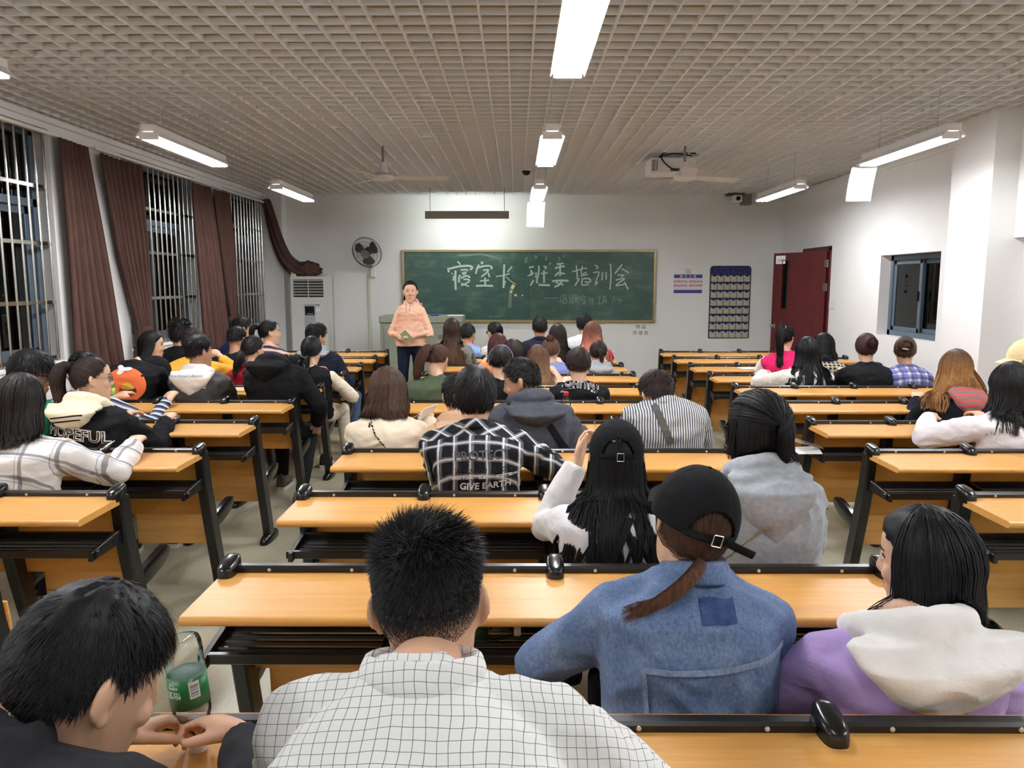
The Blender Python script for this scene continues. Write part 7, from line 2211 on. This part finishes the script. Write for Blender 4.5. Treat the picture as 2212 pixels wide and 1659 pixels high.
# ================================================================== the standing teacher
PEACH = cloth('peach', srgb(226, 180, 154))
tY = 9.25
tp0 = at(886, 640, tY)
p = person('woman in a peach hoodie standing at the front with a green booklet', 886, 608, pos=(tp0.x, tY), dy=0.255, rz=176, yaw=10, pitch=3, stand=True, hz=0.93, sw=0.128, slope=0.02, hs=1.03, arm_r=0.80, female=True, topm=PEACH, skin=M_SKIN, face=True, voxel=0.006, gvox=0.011,
           lh=(-0.075, 0.20, 0.985), rh=(0.085, 0.20, 0.965), lp=(-0.8, -0.6, -0.5), rp=(0.8, -0.6, -0.5), sleeve_end=0.35, ease=0.010, hem=-0.16, trousers='navy', hunch=0.0, head_top=0.122,
           hands={'l': ((0.7, 0.5, 0.1), (-0.2, 0.7, 0.4), 0.7, 0.6), 'r': ((-0.8, 0.45, 0.0), (0.2, 0.7, 0.4), 0.7, 0.6)}, hood=dict(m=PEACH, w=0.12, h=0.14, d=0.04, ring=0.028, ringr=0.078, up=-0.012))
hair_pony(p, H_BLACK, tie=(0, -10), path=((0.02, -0.03, -0.01), (0.06, -0.02, -0.06), (0.075, 0.0, -0.13)), r=0.026, st=dict(front=40, burn=4, ear=-2, ts=0.010, tt=0.017))
# lettering on the chest is pressed on from the front
def front_text(P, body, size, z, m):
    me = text_mesh(body, size, m, extrude=0)
    for v in me.vertices:
        loc, nor, i, dd = P.bvh.ray_cast(Vector((-v.co.x, 1.0, z + v.co.z)), Vector((0, -1, 0)))
        v.co = (loc if loc else Vector((-v.co.x, 0.15, z + v.co.z))) + Vector((0, 0.006, 0))
    put('printed_text', me, None, P.root)
M_CORAL = mat('print_coral', srgb(206, 132, 100), 0.85)
front_text(p, 'DRUG SOLDIO', 0.048, 1.225, M_CORAL); front_text(p, 'EARLY I Y.DIAZ', 0.048, 1.165, M_CORAL)
for sx in (-1, 1):
    put('drawstring', MB().tube(spline([(sx * 0.030, 0.105, 1.36), (sx * 0.022, 0.140, 1.32), (sx * 0.018, 0.150, 1.265)]), 0.004, 6).mesh('string', smooth='all'), cloth('string', srgb(150, 120, 104)), p.root)
bk = thing('booklet', 'green booklet held at an angle by the standing woman', 'booklet', (p.root.location.x - 0.015, tY - 0.262, 0.985))
rot_ = Matrix.Rotation(R(-42), 3, 'Y')
put('cover', MB().box((0, 0, 0), (0.088, 0.012, 0.135), rot_).mesh('cover', bevel=0.001), mat('booklet_green', srgb(122, 130, 84), 0.6), bk)
put('pages', MB().box(rot_ @ Vector((0.0, 0, 0.0)), (0.093, 0.008, 0.138), rot_).mesh('pages'), M_PAPER, bk)
# ================================================================== things lying on and under the desks
def bottle(label, loc, rot, wall, capm, labm=None, h=0.21, r=0.031, liquid=None):
    t = thing('drink_bottle', label, 'bottle', loc)
    t.rotation_euler = rot
    k = h / 0.21
    pr = [(0.002, 0.004), (0.018, 0.0), (r * .92, 0.004), (r, 0.015), (r, 0.045), (r * .95, 0.05), (r, 0.055), (r, 0.125 * k), (r * .95, 0.13 * k), (r, 0.135 * k), (r * .8, 0.16 * k), (0.014, 0.187 * k), (0.0125, 0.197 * k)]
    put('bottle_wall', MB().lathe(pr, (0, 0, 0), 20).mesh('wall', smooth='all'), wall, t)
    put('cap', MB().lathe([(0.015, 0.190 * k), (0.0155, 0.192 * k), (0.0155, 0.208 * k), (0.013, 0.21 * k)], (0, 0, 0), 20).mesh('cap', smooth=True), capm, t)
    if labm: put('label', MB().lathe([(r + 0.0003, 0.06 * k), (r + 0.0006, 0.06 * k), (r + 0.0006, 0.12 * k), (r + 0.0003, 0.12 * k)], (0, 0, 0), 20).mesh('label', smooth='all'), labm, t)
    return t
M_REDCAP = mat('cap_red', srgb(190, 30, 36), 0.4)
y_ = rail_y(4) - 0.14
bottle('clear bottle with a red cap in front of the lettered black T-shirt', (at(1222, 880, y_).x, y_, DESK_Z), (0, 0, 0), M_PET, M_REDCAP)
y_ = rail_y(5) - 0.12
bottle('green drink bottle with a yellow cap on the desk by the window wall', (at(237, 830, y_).x, y_, DESK_Z), (0, 0, 0), mat('green_bottle', srgb(96, 150, 60), 0.25), mat('cap_yellow', srgb(206, 212, 70), 0.4), mat('label_lime', srgb(150, 190, 80), 0.5))
y_ = rail_y(1) - 0.115
bx_ = at(1118, 1395, y_)
bottle('clear bottle with a white cap lying on the under-desk rack', (bx_.x - 0.20, y_, SH_Z + 0.040), (0, R(90), 0), glass_mat('clear_pet_dim', (0.85, 0.88, 0.86, 1), 0.03), mat('cap_white', srgb(236, 236, 238), 0.35), mat('label_dark_green', srgb(20, 70, 44), 0.5))
# drink can
y_ = rail_y(6) - 0.14
q = at(655, 826, y_)
t = thing('drink_can', 'blue drink can beside the slumped boy in black', 'can', (q.x, y_, DESK_Z))
put('can_body', MB().lathe([(0.024, 0.0), (0.029, 0.006), (0.029, 0.112), (0.026, 0.12), (0.025, 0.122)], (0, 0, 0), 20).mesh('can', smooth=True), mat('can_blue', srgb(40, 66, 176), 0.35, metal=0.3), t)
put('can_lid', MB().lathe([(0.025, 0.118), (0.025, 0.121), (0.002, 0.119)], (0, 0, 0), 20).mesh('lid', smooth=True), M_STEEL, t)
# phone in front of the denim jacket
y_ = rail_y(1) - 0.17
q = at(1352, 1270, y_)
t = thing('smartphone', 'phone with a white lit screen on the desk by the brown ponytail', 'phone', (q.x, y_, DESK_Z + 0.001), R(-35))
put('case', MB().box((0, 0, 0.006), (0.075, 0.155, 0.010)).mesh('case', bevel=0.004, bseg=2), mat('phone_case', srgb(206, 196, 170), 0.4), t)
put('screen', MB().box((0, 0, 0.0115), (0.068, 0.145, 0.001)).mesh('screen'), mat('phone_screen', srgb(210, 224, 220), 0.2, emit=((0.8, 0.95, 0.9, 1), 0.25)), t)
# papers and books
def sheet_of_paper(name, label, cat, px, py, y, w, d, rz, z=None, th=0.002, m=None):
    q_ = at(px, py, y)
    o_ = put(name, MB().box((0, 0, th / 2), (w, d, th)).mesh(name), m or M_PAPER, None, (q_.x, y, (DESK_Z if z is None else z) + 0.0008), (0, 0, R(rz)))
    return tag(o_, label, cat)
y_ = rail_y(8) - 0.15
sheet_of_paper('paper_sheet', 'white sheet of paper on the desk left of the hot pink jacket', 'paper', 1622, 788, y_, 0.22, 0.18, 4)
y_ = rail_y(7) - 0.15
sheet_of_paper('paper_sheet', 'folded white paper between the white fleece and the black top', 'paper', 1812, 806, y_, 0.16, 0.15, -12)
y_ = rail_y(5) - 0.13
sheet_of_paper('paper_sheet', 'tan paper on the desk beside the blonde-faded hair', 'paper', 2000, 866, y_, 0.18, 0.12, 3, m=mat('tan_paper', srgb(214, 178, 120), 0.8))
y_ = rail_y(6) - 0.15
sheet_of_paper('notebook', 'cream notebook beside the slumped boy in the black jacket', 'notebook', 510, 836, y_, 0.17, 0.20, 10, th=0.008, m=mat('cream_book', srgb(218, 190, 140), 0.8))
y_ = rail_y(4) - 0.12
t = thing('open_notebook', 'open notebook propped up beside the wavy brown hair', 'notebook', (at(905, 900, y_).x, y_, DESK_Z + 0.001), R(-20))
put('page', MB().box((-0.055, 0, 0.022), (0.12, 0.17, 0.003), Matrix.Rotation(R(-12), 3, 'Y')).mesh('page'), M_PAPER, t)
put('page', MB().box((0.040, 0, 0.065), (0.14, 0.17, 0.003), Matrix.Rotation(R(-58), 3, 'Y')).mesh('page'), M_PAPER, t)
put('pen', MB().tube([(-0.03, -0.05, 0.05), (0.02, -0.03, 0.075)], 0.004, 8).mesh('pen'), M_BLACKP, t)
# papers left in a rack on the door side
y_ = rail_y(4) - 0.12
t = thing('loose_papers', 'crumpled papers left in the rack under a door-side desk', 'papers', (at(1742, 925, y_).x, y_, SH_Z + 0.026))
put('sheet', MB().add([(-0.10, -0.09, 0.0), (0.06, -0.10, 0.004), (0.10, 0.08, 0.01), (-0.06, 0.07, 0.004), (-0.10, -0.09, 0.003), (0.06, -0.10, 0.007), (0.10, 0.08, 0.013), (-0.06, 0.07, 0.007)], [(0, 1, 2, 3), (4, 7, 6, 5), (0, 4, 5, 1), (1, 5, 6, 2), (2, 6, 7, 3), (3, 7, 4, 0)]).mesh('sheet'), M_PAPER, t)
put('sheet', MB().add([(-0.10, 0.0, 0.06), (0.10, -0.02, 0.015), (0.10, 0.03, 0.02), (-0.08, 0.05, 0.075), (-0.10, 0.0, 0.063), (0.10, -0.02, 0.018), (0.10, 0.03, 0.023), (-0.08, 0.05, 0.078)], [(0, 1, 2, 3), (4, 7, 6, 5), (0, 4, 5, 1), (1, 5, 6, 2), (2, 6, 7, 3), (3, 7, 4, 0)]).mesh('sheet'), mat('brown_paper', srgb(120, 104, 84), 0.8), t)
# heap of blue cloth on a desk behind the green jacket
def heap(name, label, cat, px, py, y, r, m, seed):
    bm = bmesh.new(); bmesh.ops.create_icosphere(bm, subdivisions=4, radius=1.0)
    for v in bm.verts:
        d_ = v.co.normalized()
        f = 1 + 0.30 * noise.noise(d_ * 2.4 + Vector((seed, 1, 2))) + 0.14 * math.sin(7 * noise.noise(d_ * 1.7 + Vector((seed, 0, 0))) * 3)
        v.co = Vector((d_.x * r[0] * f, d_.y * r[1] * f, max(d_.z * r[2] * f, -r[2] * .5)))
    for f in bm.faces: f.smooth = True
    me = bpy.data.meshes.new(name); bm.to_mesh(me); bm.free()
    o_ = put(name, me, m, None, (at(px, py, y).x, y, DESK_Z + r[2] * .5 + 0.001)); return tag(o_, label, cat)
heap('folded_jacket', 'crumpled blue denim jacket heaped on the desk beside the green coat', 'jacket', 1010, 775, rail_y(6) - 0.14, (0.15, 0.11, 0.085), DENIMD, 4)

bpy.data.scenes.remove(tmp_scene)
